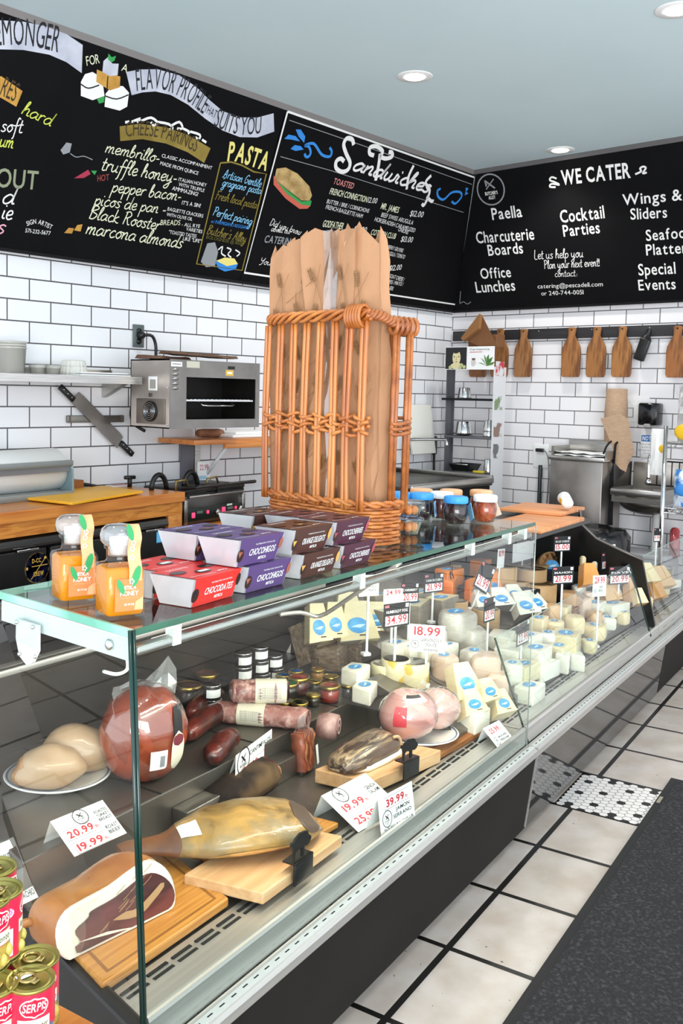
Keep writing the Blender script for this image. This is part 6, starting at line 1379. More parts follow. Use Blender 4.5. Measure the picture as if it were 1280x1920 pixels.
hm = thing('cured_ham', 'cut cured ham half with brown rind and dark sliced face on the bamboo board', 'cured ham', MC @ T3(*ps[0]) @ RZ(ps[1]))
out = spline([(max(p[0], -.05), max(p[1], .0)) for p in ps[2]] + [ps[2][0]], 3)[:-1]; out = [(p.x, max(p.y, .001)) for p in out]
b = MB(); R_ = slabloft(out, 0, [(0, .97, .98, 0), (.006, 1.0, 1.0, 0), (.03, 1.02, 1.03, -.002), (.06, 1.0, 1.02, -.008), (.085, .93, .95, -.014), (.104, .78, .8, -.02), (.115, .45, .5, -.022)], None, None)
b.loft(R_[1:], M_skin, cap=True); b.build('rind', hm)
b = MB(); b.loft(R_[:2], M_fat, cap=True); b.loft([R_[1], [(p[0], p[1] + .012, p[2]) for p in R_[1]]], M_fat, cap=False, M=Matrix.Scale(1.004, 4)); ff = b.build('fat_rim', hm)
b = MB(); b.flat([(p.x, max(p.y, .006)) for p in spline(pm[2] + [pm[2][0]], 3)[:-1]], .0012, M_meat, UP); mf = b.build('sliced_face', hm)
b = MB(); b.flat([(p.x, p.y) for p in spline(pf[2] + [pf[2][0]], 2)[:-1]], .002, M_marb, UP); b.flat(pw[2], .002, M_fat, UP)
random.seed(2)
for k in range(14):
    s_ = random.uniform(.06, .17); z = random.uniform(.02, .08) + (s_ - .06) * .25; b.ribbon([(s_, z), (s_ + .012, z + .006), (s_ + .02, z + .012)], .0014, M_marb, UP, .002, 2)
b.build('marbling', mf)
b = MB(); b.tube(spline3([(.0, .07, .05), (-.05, .08, .055), (-.07, .08, .04), (-.06, .08, .03)]), [.008] * 9 + [.006] * 4, M_skin, 8); b.build('rind_flap', hm)

# long ham on its board
bj = [(1.488, 1.057, 0.388), (1.8, 1.06, 0.388), (1.453, 1.235, 0.41)]
A_, B2, C_ = [Vector(p) for p in bj]; D_ = B2 + (C_ - A_)
def board4(A_, B2, C_, z0, z1, m, name, label):
    D_ = B2 + (C_ - A_); o = MB().prism([(A_.x, A_.y), (B2.x, B2.y), (D_.x, D_.y), (C_.x, C_.y)], z0, z1, m, .003).build(name); return on_case(o, label, 'cutting board')
board4(A_, B2, C_, .3865, .411, M_maple, 'carving_board', 'thick pale maple board under the whole cured leg')
board4(Vector((A_.x + .10, A_.y + .10, 0)), Vector((B2.x + .10, B2.y + .07, 0)), Vector((C_.x + .12, C_.y + .08, 0)), .3725, .386, M_bam, 'carving_board', 'thin brown bamboo board half hidden under the maple board') 
pj = ((1.432, 1.401, 0.412), -0.6881, [(-0.0046, 0.004), (-0.0072, 0.0279), (0.0107, 0.04), (0.0656, 0.0432), (0.0885, 0.0585), (0.0824, 0.077), (0.1228, 0.099), (0.2054, 0.1145), (0.2902, 0.1194), (0.3649, 0.1083), (0.4226, 0.0802), (0.4524, 0.0244), (0.4468, -0.0026), (0.4065, -0.0268), (0.3313, -0.0415), (0.2575, -0.0546), (0.1849, -0.0505), (0.1134, -0.0319), (0.055, -0.0151)])
M_jam = mat('jamon_rind', '#6f5632', .4, col2='#b48d50', scale=11, col3='#8f7a58', scale3=14, bump=.5, bscale=22, coat=.35, detail=8, dist=1.2); M_jsh = mat('jamon_shank', '#9a6238', .4, col2='#6a4a3c', scale=9, coat=.3, bump=.2, bscale=30)
M_jfat = mat('jamon_fat', '#c98a3e', .35, col2='#dbb070', scale=12, col3='#a8854f', scale3=16, detail=6, dist=1., coat=.4, bump=.3, bscale=24)
jm = thing('whole_cured_leg', 'whole bone-in cured ham leg lying on the maple board', 'cured ham', MC @ T3(*pj[0]) @ RZ(pj[1]))
LJ = (Vector((1.781, 1.112, 0.412)) - Vector(pj[0])).length
rings = []; NJ = 20
def jr(t):       # half width and height along the leg
    keys = [(0, .018, .02), (.04, .022, .026), (.12, .024, .03), (.2, .03, .036), (.3, .055, .06), (.42, .08, .078), (.58, .092, .085), (.72, .092, .08), (.85, .08, .068), (.94, .056, .048), (1.0, .02, .02)]
    for (a, r1, h1_), (c, r2, h2_) in zip(keys, keys[1:]):
        if a <= t <= c:
            f = (t - a) / (c - a); f = f * f * (3 - 2 * f) * .5 + f * .5; return r1 + (r2 - r1) * f, h1_ + (h2_ - h1_) * f
    return .02, .02
for i in range(27):
    t_ = i / 26; r_, h_ = jr(t_); r_ *= 1.18; cx_ = t_ * LJ; cy_ = -.022 * math.sin(PI * t_)
    rings.append([(cx_ + .004 * math.sin(3 * a), cy_ + r_ * math.cos(a) * (1 + .05 * math.sin(2 * a + 5 * t_)), max(.001, h_ * .52 + h_ * .52 * math.sin(a) * (1 + .08 * math.cos(3 * a + 4 * t_)))) for a in [2 * PI * k / NJ for k in range(NJ)]])
b = MB(); b.loft(rings[7:], M_jam); bd = b.build('body', jm, mods=None)
b = MB(); b.loft(rings[:8], M_jsh); b.build('shank', jm)
b = MB(); zz = lambda x, y: 0
def patch(t0, t1, a0, a1, m, name, lift=1.02, sq=False):
    vs = []; n1, n2 = 10, 6
    for i in range(n1 + 1):
        t_ = t0 + (t1 - t0) * i / n1; q = min(int(t_ * 26), 25); f = t_ * 26 - q; sh = 1 if sq else math.sin(PI * i / n1) ** .5
        for j in range(n2 + 1):
            a = (a0 + a1) / 2 + (a1 - a0) / 2 * sh * (2 * j / n2 - 1)
            r_, h_ = jr(t_); r_ *= 1.18; vs.append((t_ * LJ + .004 * math.sin(3 * a), -.022 * math.sin(PI * t_) + r_ * math.cos(a) * (1 + .05 * math.sin(2 * a + 5 * t_)) * lift, h_ * .52 + h_ * .52 * math.sin(a) * (1 + .08 * math.cos(3 * a + 4 * t_)) * lift + .0008))
    MB().add(vs, [(i * (n2 + 1) + j, (i + 1) * (n2 + 1) + j, (i + 1) * (n2 + 1) + j + 1, i * (n2 + 1) + j + 1) for i in range(n1) for j in range(n2)], m, True).build(name, jm)
patch(.38, .93, 3.25, 4.1, M_jfat, 'exposed_fat', 1.012)
patch(.62, .86, 3.5, 3.95, mat('cut_red', '#7c3030', .35, col2='#a05048', scale=12, coat=.3), 'cut_meat', 1.02)
patch(.84, .985, .9, 2.9, mat('dark_rind', '#4f3c30', .5), 'dark_rind', 1.015)
patch(.27, .36, 1.75, 2.35, M_paper, 'paper_label', 1.03, True)
def pigstand(px, zb, label):
    a, an = px
    t = thing('pig_clip', label, 'board holder', MC @ T3(*a) @ RZ(an), 'black pig-shaped board clips')
    b = MB(); b.box(0, .072, -.003, .003, 0, .048, M_black, .001); b.box(0, .072, -.003, .03, .045, .048, M_black); b.build('bracket', t)
    pig = [(.008, .050), (.012, .050), (.012, .062), (.016, .068), (.030, .068), (.034, .062), (.034, .050), (.040, .050), (.041, .066), (.048, .064), (.056, .066), (.062, .072), (.060, .077), (.054, .080), (.050, .088), (.044, .090), (.028, .092), (.014, .088), (.006, .082), (.002, .086), (.000, .080), (.006, .076), (.008, .066)]
    b = MB(); b.prism(pig, -.002, .002, M_black, M=T3(-.012, .003, -.012) @ UP @ Matrix.Scale(1.28, 4)); b.build('pig_silhouette', t)
pA, pB = Vector((1.58, 1.051, 0.388)), Vector((1.696, 1.054, 0.388))
pigstand((pA - Vector((.0, .006, 0)), math.atan2(pB.y - pA.y, pB.x - pA.x)), 0, 'black pig-shaped clip on the front edge of the maple board')
# bresaola
pb_ = ((1.822, 1.454, 0.412), -0.7882, [(-0.0024, -0.0025), (0.0264, 0.0401), (0.0938, 0.0711), (0.1349, 0.0746), (0.219, 0.0436), (0.2649, 0.0102), (0.256, -0.0218), (0.2213, -0.0409)])
bs = thing('dried_beef', 'dark flat block of dried beef behind the whole cured leg', 'cured meat', MC @ T3((1.898, 1.346, 0.4)[0], (1.898, 1.346, 0.4)[1] + .085, .3725) @ RZ(.05))
M_br = mat('dried_beef_crust', '#221a17', .75, spec=.2, col2='#352a23', scale=8, col3='#6b543c', scale3=6, bump=.3, bscale=30)
b = MB(); b.loft([[(x, y * sy, z * sz + .0) for y, z in ((-.05, .002), (-.062, .03), (-.045, .062), (.0, .072), (.045, .06), (.055, .02), (.04, .0))] for x, sy, sz in ((-.13, .5, .5), (-.115, .85, .85), (-.04, 1, 1), (.06, 1.0, 1.02), (.115, .92, .95))], M_br); b.build('crust', bs)
b = MB(); b.loft([[(x, y * .9, z * .93 + .002) for y, z in ((-.05, .002), (-.062, .03), (-.045, .062), (.0, .072), (.045, .06), (.055, .02), (.04, .0))] for x in (.114, .119)], mat('dried_beef_cut', '#4a1a1c', .4, col2='#5f2628', scale=20)); b.build('cut_face', bs)
b = MB()
random.seed(8)
for k in range(5): b.tube(spline3([(.12, -.04 + .018 * k, .05), (.132 + random.uniform(0, .01), -.04 + .018 * k, .04), (.135 + random.uniform(0, .01), -.036 + .018 * k, .02)]), .004, M_marb, 6)
b.build('trimmings', bs)

# bagged ham
hb = (1.642, 1.475, 0.47)
bh = thing('bagged_ham', 'large red ham in a clear vacuum bag standing on the rear step', 'ham', MC @ T3(hb[0] + .02, hb[1] + .07, .4695) @ RZ(-.62))
M_ham = mat('smoked_ham', '#8a3a22', .3, col2='#a5482c', scale=6, col3='#74301c', coat=.7, bump=.12, bscale=14)
def hf(p): return 1 + .035 * math.sin(6 * p.x + 2) * math.sin(5 * p.z + 1) - .05 * max(0, math.sin(9 * p.x)) * max(0, p.z)
b = MB(); b.ell((0, 0, .115), (.094, .072, .117), M_ham, 36, 22, f=lambda p: hf(p) * (1.12 - .12 * abs(p.z) ** 4) * (1 if p.z > -.85 else .99)); b.build('ham', bh)
b = MB(); b.ell((0, 0, .118), (.107, .0825, .125), M_film, 32, 18, f=lambda p: 1 + .02 * math.sin(14 * p.x + 9 * p.z)); 
R_ = []
for k in range(9):
    x = -.075 + .15 * k / 8; h = .20 + .03 * math.sin(PI * k / 8); tp_ = (.235 + .025 * (k / 8) + .05 * math.exp(-((k - 6.6) / .9) ** 2) + .006 * math.sin(4 * k))
    R_.append([(x, -.012 * math.cos(k), h), (x * 1.05, .008 * math.sin(2 * k), (h + tp_) / 2), (x * 1.02, -.006 * math.cos(3 * k), tp_)])
b.loft(R_, M_bag, cap=False, closed=False, smooth=False)
b.build('vacuum_bag', bh)
def onell(x, z, r=(.1085, .0835, .1262), c=.1165): 
    y = -r[1] * math.sqrt(max(0, 1 - (x / r[0]) ** 2 - ((z - c) / r[2]) ** 2)); return (x, y - .001, z)
def decal(name, par, x0, x1, z0, z1, m, lift=0., n=5, rnd=False):
    vs = []
    for i in range(n + 1):
        for j in range(n + 1):
            x = x0 + (x1 - x0) * i / n; z = z0 + (z1 - z0) * j / n
            if rnd:
                v_ = 2 * j / n - 1; wd_ = math.sqrt(max(0, 1 - abs(v_) ** 2.6)); x = (x0 + x1) / 2 + (x1 - x0) / 2 * (2 * i / n - 1) * wd_
            p = onell(x, z); vs.append((p[0], p[1] - lift, p[2]))
    return MB().add(vs, [(i * (n + 1) + j, (i + 1) * (n + 1) + j, (i + 1) * (n + 1) + j + 1, i * (n + 1) + j + 1) for i in range(n) for j in range(n)], m, True).build(name, par)
decal('barcode_label', bh, .0, .042, .045, .095, M_paper)
decal('barcode', bh, .024, .036, .052, .082, mat('grey_ink', '#8a8a8e', .6), .0008)
decal('black_label', bh, .058, .082, .125, .19, M_ink)
decal('oval_label', bh, .052, .088, .025, .135, mat('cream_paper', '#d8d0bc', .6), .0012, 8, True)
decal('label_crest', bh, .056, .084, .098, .128, mat('maroon_print', '#6b2430', .6), .002, 6, True)

# sliced turkey plate
M_plate = mat('white_china', '#e9e7e2', .2, coat=.4); M_turk = mat('roast_turkey', '#b79778', .38, col2='#c6a888', scale=7, col3='#a38262', coat=.3, sss=.1)
def plate(name, p, z, r, label, group=None):
    t = thing(name, label, 'plate', MC @ T3(p[0], p[1], z), group)
    b = MB(); b.lathe([(0, .002), (r * .55, .002), (r * .62, .0), (r * .64, .003), (r, .022), (r * 1.01, .024), (r * .98, .0255), (r * .62, .0085), (0, .0075)], M_plate, 48); b.build('dish', t)
    b = MB(); b.lathe([(r * .93, .0228 + .0006), (r * .965, .0255), (r * .96, .0262), (r * .93, .0242)], mat('plate_blue_line', '#5a6b8a', .3), 48, cap=False); b.build('rim_line', t)
    return t
tp = (1.508, 1.676, 0.485)
plate('dinner_plate', (tp[0] + .02, tp[1] + .02), .4695, .125, 'white plate of roast turkey at the left end of the rear step')
def blob(name, label, cat, M, r, m, seed, amp=.06, n=28, k=18, flat_=None, group=None):
    random.seed(seed); a = [random.uniform(0, 6) for _ in range(6)]
    f = lambda p: 1 + amp * (math.sin(3 * p.x + a[0]) * math.sin(3 * p.y + a[1]) + math.sin(4 * p.z + a[2]) * math.cos(3 * p.x + a[3]) * .7)
    o = MB().ell((0, 0, r[2]), r, m, n, k, f=f).build(name); tag(o, label, cat, group); o.matrix_world = M; return o
t1 = thing('roast_turkey', 'left half of the roast turkey breast on the white plate', 'turkey', MC @ T3(tp[0] - .03, tp[1] - .01, .479) @ RZ(-.5))
b = MB(); b.ell((0, 0, .05), (.082, .05, .052), M_turk, 32, 20, f=lambda p: 1 + .09 * math.sin(3.2 * p.x + 2 * p.z) * math.cos(2.4 * p.y) + .05 * math.sin(6 * p.z + 3 * p.x) - .12 * math.exp(-((p.x - .45) / .2) ** 2) * max(0, p.z)); b.build('meat', t1)
b = MB(); b.ell((-.003, .006, .049), (.083, .05, .052), mat('turkey_skin', '#96683a', .4, col2='#b5854e', scale=14, coat=.4), 32, 20, f=lambda p: 1 + .09 * math.sin(3.2 * p.x + 2 * p.z) * math.cos(2.4 * p.y) + .05 * math.sin(6 * p.z + 3 * p.x) if p.z < -.4 or p.x < -.75 else .9); b.build('browned_skin', t1)
t1 = thing('roast_turkey', 'right larger half of the roast turkey breast on the white plate', 'turkey', MC @ T3(tp[0] + .07, tp[1] + .0, .479) @ RZ(-.65))
b = MB(); b.ell((0, 0, .058), (.098, .052, .06), M_turk, 32, 20, f=lambda p: 1 + .08 * math.sin(3 * p.x + 2 * p.z + 1) * math.cos(2 * p.y) + .05 * math.sin(5 * p.x - 4 * p.z)); b.build('meat', t1)
b = MB(); b.ell((.0, .004, .0575), (.099, .052, .06), mat('turkey_skin', '#96683a', .4), 32, 20, f=lambda p: 1 + .08 * math.sin(3 * p.x + 2 * p.z + 1) * math.cos(2 * p.y) + .05 * math.sin(5 * p.x - 4 * p.z) if p.z < -.5 or p.x > .8 else .9); b.build('browned_skin', t1)
# white lidded jars added as solid stand-ins for reflections in the end glass
M_jl = mat('grey_white_lid', '#b9b7b2', .4)
for px, lab in (((1.582, 1.847, 0.47), 'tall clear white-lidded jar standing in for a glass reflection behind the turkey plate'), ((1.55, 1.93, 0.47), 'clear white-lidded jar standing in for a glass reflection, cut off by the left edge')):
    t = thing('reflection_jar', lab, 'jar', MC @ T3(px[0] + .10, px[1] + .12, .4695), 'jars standing in for reflections at the left')
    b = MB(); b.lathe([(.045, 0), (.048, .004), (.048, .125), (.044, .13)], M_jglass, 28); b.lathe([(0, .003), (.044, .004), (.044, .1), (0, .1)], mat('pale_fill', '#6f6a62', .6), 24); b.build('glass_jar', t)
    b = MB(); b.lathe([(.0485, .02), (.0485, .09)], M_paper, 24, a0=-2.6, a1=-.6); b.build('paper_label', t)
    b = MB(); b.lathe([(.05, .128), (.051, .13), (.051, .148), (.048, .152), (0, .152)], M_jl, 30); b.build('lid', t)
# dark roast on a small plate, far left
rp = (1.422, 1.763, 0.385)
plate('side_plate', (rp[0] - .04, rp[1] + .05), DK + .0575 + .001, .09, 'small white plate cut off at the left edge of the picture')
blob('roast_beef', 'dark roast beef piece on the small plate at the left edge', 'roast beef', MC @ T3(rp[0] - .045, rp[1] + .05, DK + .067), (.045, .04, .028), mat('roast_crust', '#3a221a', .55, col2='#54322a', scale=20, bump=.4, bscale=40), 3)

# sausages
M_chor = mat('chorizo', '#43140f', .35, col2='#74261a', scale=22, col3='#2d0f0c', scale3=14, bump=.35, bscale=26, coat=.5)
for k, (p, L, r, a, lab) in enumerate((((1.884, 1.453, 0.49), .17, .031, .35, 'front dark red chorizo link beside the bagged ham'), ((2.015, 1.611, 0.49), .25, .031, .25, 'long dark red chorizo link behind the front one'), ((2.136, 1.718, 0.49), .22, .028, .3, 'dark red chorizo link furthest back in front of the jars'))):
    t = thing('chorizo', lab, 'sausage', MC @ T3(p[0], p[1] + .02, .4695 + r) @ RZ(a), 'chorizo links on the rear step')
    P_ = spline3([(-L / 2, 0, 0), (-L / 4, .008, 0), (L / 4, .006, 0), (L / 2, -.006, 0)], 5); n = len(P_)
    b = MB(); b.tube(P_, [r * (math.sin(PI * (i + .6) / (n + .2)) ** .35) * (1 + .05 * math.sin(5 * i)) for i in range(n)], M_chor, 16); b.build('sausage', t)
    b = MB(); b.tube([(L / 2, -.006, 0), (L / 2 + .012, -.008, -.004)], .004, M_chor, 6); b.build('tied_end', t)
M_sal = mat('salami', '#7d4c47', .45, col2='#c9a49b', scale=45, lo=.42, hi=.6, col3='#9c6a62', scale3=25, bump=.5, bscale=40, coat=.4); M_salc = mat('salami_cut', '#b9837c', .45, col2='#d8b3aa', scale=45)
def salami(p0, p1, r, z, label, band, mesh_txt=None):
    a, c = Vector(p0), Vector(p1); v = c - a; L = v.length; an = math.atan2(v.y, v.x); mid = (a + c) / 2
    t = thing('salami', label, 'salami', MC @ T3(mid.x, mid.y, z + r) @ RZ(an), 'salamis on the rear step')
    b = MB(); n = 22; b.tube([(-L / 2 + L * i / n, .002 * math.sin(i), 0) for i in range(n + 1)], [r * (.75 if i in (0, n) else 1) * (1 + .035 * math.sin(2.3 * i)) for i in range(n + 1)], M_sal, 22); b.build('sausage', t)
    b = MB(); b.lathe([(r * 1.06, L * band[0]), (r * 1.06, L * band[1])], mat('cream_paper', '#d8d0bc', .6), 26, M=T3(-L / 2, 0, 0) @ RY(PI / 2) @ RZ(PI / 2), cap=False); lb_ = b.build('paper_band', t)
    k = MB()
    for i in range(5): k.text('SALAME STAGIONATO', mat('grey_ink', '#8a8a8e', .6), T3(-L / 2 + L * (band[0] + .04), -r * 1.065, r * (.45 - .2 * i)) @ RX(0) @ UP, .005, L * (band[1] - band[0]) * .75)
    k.build('printing', lb_)
    b = MB(); b.lathe([(0, .001), (r * .86, .001)], M_salc, 20, M=T3(L / 2, 0, 0) @ RY(PI / 2)); b.build('cut_end', t)
    return t
salami((2.09, 1.667, 0.47), (2.196, 1.413, 0.47), .031, .4695, 'long dry salami with cream paper band lying on the rear step', (.26, .55))
salami((2.101, 1.619, 0.53), (2.203, 1.489, 0.53), .033, .532, 'short salami with cream label resting on top of the long salami', (.42, .96))
# vacuum bacon
vb = (2.155, 1.371, 0.4)
t = thing('vacuum_bacon', 'upright vacuum pack of sliced bacon with folded plastic top', 'bacon', MC @ T3(vb[0], vb[1] + .02, .4245 if vb[1] + .02 > 1.395 else .372) @ RZ(.1) @ RX(-.12))
random.seed(12); b = MB()
cols = ('#8e3f28', '#c08a58', '#74291e', '#b3724a')
for k in range(6): b.loft([[(-.034 + .0115 * k + .004 * math.sin(3 * i + k) + dx, -.016 - .004 * math.sin(2 * i + k), .004 + .105 * i / 6) if q == 0 else (-.034 + .0115 * k + .004 * math.sin(3 * i + k) + dx, .02, .004 + .105 * i / 6) for q in (0, 1) for dx in ((0, .0125) if q == 0 else (.0125, 0))] for i in range(7)], mat('bacon' + cols[k % 4], cols[k % 4], .35, coat=.5, col2='#9c5238', scale=20), smooth=True)
b.build('bacon_slices', t)
b = MB(); b.loft([[(.041 * math.cos(a) * (1 if i < 4 else .45 if i == 4 else .62), .027 * math.sin(a) * (1 if i < 4 else .25), z + .004 * math.sin(3 * a)) for a in [2 * PI * k / 16 for k in range(16)]] for i, z in enumerate((0, .02, .06, .105, .125, .145))], M_film, cap=False, smooth=False); b.loft([[(-.02, .004, .12), (0, -.004, .122), (.022, .004, .12)], [(-.024, .0, .148), (0, .006, .152), (.028, -.004, .15)]], M_bag, cap=False, closed=False); b.build('plastic_pack', t)
b = MB(); b.box(.018, .034, -.030, -.0285, .01, .062, M_paper, M=RZ(.2)); b.build('white_label', t)
bs_ = (2.264, 1.361, 0.42)
t = thing('pancetta', 'rolled pancetta piece with spiral end beside the bacon pack', 'pancetta', MC @ T3(bs_[0] + .005, bs_[1] + .03, .425) @ RZ(.3))
b = MB(); b.lathe([(0, -.03), (.036, -.028), (.039, 0), (.036, .028), (0, .03)], mat('pancetta', '#8a6460', .45, col2='#b8938c', scale=26, col3='#5d4644', bump=.3, coat=.2), 24, M=T3(0, 0, .039) @ RX(PI / 2)); b.build('roll', t)
b = MB(); b.ribbon([(.004 * (1 + a) * math.cos(a * 1.3) * .9, .039 + .004 * (1 + a) * math.sin(a * 1.3) * .9) for a in [k * .4 for k in range(19)]], .006, mat('pancetta_fat', '#d3b0a8', .45), T3(0, -.0305, 0) @ UP, .001, 1); b.build('spiral_fat', t)
# speck on board
sa, sb_, sc_ = Vector((2.108, 1.163, 0.388)), Vector((2.432, 1.11, 0.388)), Vector((2.093, 1.323, 0.41))
board4(sa, sb_, sc_, .3725, .41, M_maple, 'carving_board', 'pale wooden board under the smoked speck')
pk = ((2.174, 1.314, 0.412), -0.9208, [(-0.0158, 0.0376), (0.02, 0.0752), (0.1085, 0.0888), (0.213, 0.08), (0.2483, 0.0529), (0.2457, -0.0), (0.2168, -0.0333), (0.1418, -0.0227), (0.0368, 0.0076)])
skp = (2.222, 1.206, 0.412)
t = thing('smoked_speck', 'black-streaked smoked speck with white fat edge on the pale board', 'speck', MC @ T3(skp[0] - .0, skp[1] + .045, .4115) @ RZ(-.05))
M_spk = mat('speck_crust', '#3a2c26', .4, col2='#c9ab88', scale=16, stretch=(.5, 3, 3), detail=6, dist=1.5, lo=.42, hi=.68, col3='#5a453a', bump=.3, bscale=30, coat=.3)
b = MB(); b.loft([[(x, y * sy, z * sz) for y, z in ((-.062, .012), (-.058, .032), (-.03, .05), (.02, .056), (.055, .04), (.06, .012), (.03, .008), (-.03, .008))] for x, sy, sz in ((-.12, .45, .45), (-.105, .75, .7), (-.05, .95, .95), (.03, 1.0, 1.05), (.09, 1.0, 1.1), (.115, .9, 1.0))], M_spk); b.build('crust', t)
b = MB(); b.loft([[(x, y * sy, z) for y, z in ((-.066, .0), (-.069, .008), (-.063, .014), (.05, .014), (.055, .004), (.05, 0))] for x, sy in ((-.095, .5), (-.06, .9), (.03, 1.02), (.10, 1.0), (.116, .85))], M_fat); b.build('fat_edge', t)
b = MB(); b.ell((.112, -.012, .03), (.008, .036, .02), M_meat, 14, 8); b.build('cut_face', t)
b = MB()
for k in range(6): b.tube(spline3([(.09, -.045 + .014 * k, .05), (.112, -.048 + .014 * k, .046), (.122, -.05 + .014 * k, .03), (.12, -.046 + .014 * k, .012)]), .005, M_spk if k % 2 else mat('speck_fold', '#c9a582', .4), 6)
b.build('curled_edge', t)
qA, qB = Vector((2.218, 1.126, 0.388)), Vector((2.316, 1.114, 0.388))
pigstand((qA - Vector((.0, .006, 0)), math.atan2(qB.y - qA.y, qB.x - qA.x)), 0, 'black pig-shaped clip on the board under the speck')
# cooked ham plate
ma, mb2, mc2 = Vector((2.253, 1.156, 0.38)), Vector((2.715, 1.1, 0.38)), Vector((2.358, 1.38, 0.38))
hp_ = (2.495, 1.221, 0.4)
o = MB().prism([(hp_[0] - .17, hp_[1] - .09), (hp_[0] + .26, hp_[1] - .12), (hp_[0] + .28, hp_[1] + .06), (hp_[0] - .15, hp_[1] + .07)], .372, .39, mat('dark_bamboo', '#8a5226', .42, col2='#a86a34', scale=5, stretch=(1, 20, 20)), .003).build('carving_board'); on_case(o, 'dark bamboo board under the plate of cooked ham', 'cutting board')
plate('oval_plate', (hp_[0] + .03, hp_[1] + .005), .3905, .118, 'white plate with blue line under the two cooked ham pieces')
M_pk = mat('cooked_ham', '#d8a09a', .3, col2='#e3b5ae', scale=8, col3='#c98a86', coat=.5, sss=.2)
t = thing('cooked_ham', 'left piece of pink cooked ham with red label on the white plate', 'ham', MC @ T3(hp_[0] - .03, hp_[1] + .015, .412) @ RZ(-.55))
hfn = lambda p: (1.1 - .1 * p.x ** 4) * (1 + .03 * math.sin(4 * p.x + 3 * p.z))
b = MB(); b.ell((0, 0, .068), (.085, .07, .068), M_pk, 30, 18, f=hfn); b.build('meat', t)
b = MB(); b.ell((0, 0, .068), (.0875, .0725, .0705), M_film, 26, 16, f=lambda p: 1.08 + .02 * math.sin(12 * p.x + 9 * p.z)); b.build('wrap', t)
def dec2(par, name, a0, a1, t0, t1, m, lift=1.09, r=(.0875, .0725, .0705), c=.068):
    vs = []; n = 6
    for i in range(n + 1):
        for j in range(n + 1):
            a = a0 + (a1 - a0) * i / n; th = t0 + (t1 - t0) * j / n
            vs.append((r[0] * lift * math.cos(a) * math.sin(th), r[1] * lift * math.sin(a) * math.sin(th), c + r[2] * lift * math.cos(th)))
    return MB().add(vs, [(i * (n + 1) + j, (i + 1) * (n + 1) + j, (i + 1) * (n + 1) + j + 1, i * (n + 1) + j + 1) for i in range(n) for j in range(n)], m, True).build(name, par)
lr = mat('label_red', '#c23a44', .45)
dec2(t, 'red_label', 3.75, 4.2, 1.0, 1.75, lr); dec2(t, 'wrap_label', 3.9, 5.2, .45, .85, mat('label_pinkwhite', '#efdcd6', .45, col2='#d98078', scale=30)); dec2(t, 'black_label', 4.1, 5.0, .48, .64, M_ink, 1.10)
t = thing('cooked_ham', 'right piece of pale pink cooked ham in film on the white plate', 'ham', MC @ T3(hp_[0] + .11, hp_[1] - .02, .412) @ RZ(-.3))
b = MB(); b.ell((0, 0, .057), (.066, .058, .058), mat('cooked_ham_pale', '#d3a59c', .32, col2='#dfb8ae', scale=7, coat=.5, sss=.2), 28, 18, f=lambda p: 1.06 + .04 * math.sin(3 * p.x + 4 * p.z)); b.build('meat', t)
b = MB(); b.ell((0, 0, .058), (.068, .06, .06), M_film, 24, 16, f=lambda p: 1.07 + .02 * math.sin(11 * p.x + 13 * p.z)); b.loft([[(-.06, .02, .1), (-.03, .03, .115), (-.01, .035, .11)], [(-.07, .03, .13), (-.035, .04, .145), (.0, .045, .12)]], M_bag, cap=False, closed=False); b.build('wrap', t)

# ------------------------------------------------------------------ little jars and tins on the rear step
def tin(p, z, r, h, lid, body, label, kind='jar', lbl=None):
    t = thing('preserve_jar' if kind == 'jar' else 'pate_tin', label, 'jar' if kind == 'jar' else 'tin', MC @ T3(p[0], p[1] + r, z), 'little preserve jars on the rear step')
    b = MB()
    if kind == 'jar': b.lathe([(r * .86, 0), (r * .9, .003), (r * .93, h * .72), (r * .86, h * .78)], M_jglass, 22); b.lathe([(0, .002), (r * .85, .003), (r * .88, h * .72), (0, h * .72)], mat('fill' + body, body, .35), 20)
    else: b.lathe([(r * .97, 0), (r, .002), (r, h - .002), (r * .97, h)], mat('fill' + body, body, .35, .3), 24)
    b.build('body', t)
    b = MB(); b.lathe([(r * .93, h * .78), (r, h * .80), (r, h * .97), (r * .95, h), (r * .82, h), (r * .80, h * .97), (0, h * .97)] if kind == 'jar' else [(r * 1.01, h - .006), (r * 1.03, h - .003), (r * 1.0, h), (r * .9, h - .002), (0, h - .002)], M_gold if kind == 'jar' else M_chrome, 24); ld = b.build('lid', t)
    if lid and kind == 'jar': MB().lathe([(0, h * .975), (r * .8, h * .975)], mat('lidtop' + lid, lid, .45), 22).build('lid_print', ld)
    if kind == 'tin': MB().lathe([(r * 1.005, h * .18), (r * 1.005, h * .72)], M_paper, 24, a0=-3.0, a1=-.3).build('paper_label', t)
Z1_ = .4695
for p, lv, lab in (((2.24, 1.792, 0.47), 0, 'lowest dark tin at the left of the white-labelled tin stack'), ((2.282, 1.837, 0.505), 1, 'white-labelled tin standing on the lowest left tin'), ((2.398, 1.803, 0.505), 1, 'white-labelled tin under the tallest tin of the stack'), ((2.436, 1.829, 0.55), 2, 'topmost left white-labelled tin of the tall stack'),
    ((2.481, 1.791, 0.52), 1, 'white-labelled tin in the middle of the stack'), ((2.509, 1.815, 0.56), 2, 'topmost right white-labelled tin of the tall stack'), ((2.546, 1.781, 0.52), 1, 'white-labelled tin at the right of the stack')): pass
TS = (2.362, 1.739, 0.47)
tb = [(-.115, -.02, 0), (-.045, .0, 0), (.02, .012, 0), (.075, .0, 0)]
names_ = ['leftmost white-labelled tin at the bottom of the tin stack', 'second tin from the left at the bottom of the tin stack', 'third tin from the left at the bottom of the tin stack', 'rightmost tin at the bottom of the tin stack']
wz = 1.745
def uofs(px, py, w): return None
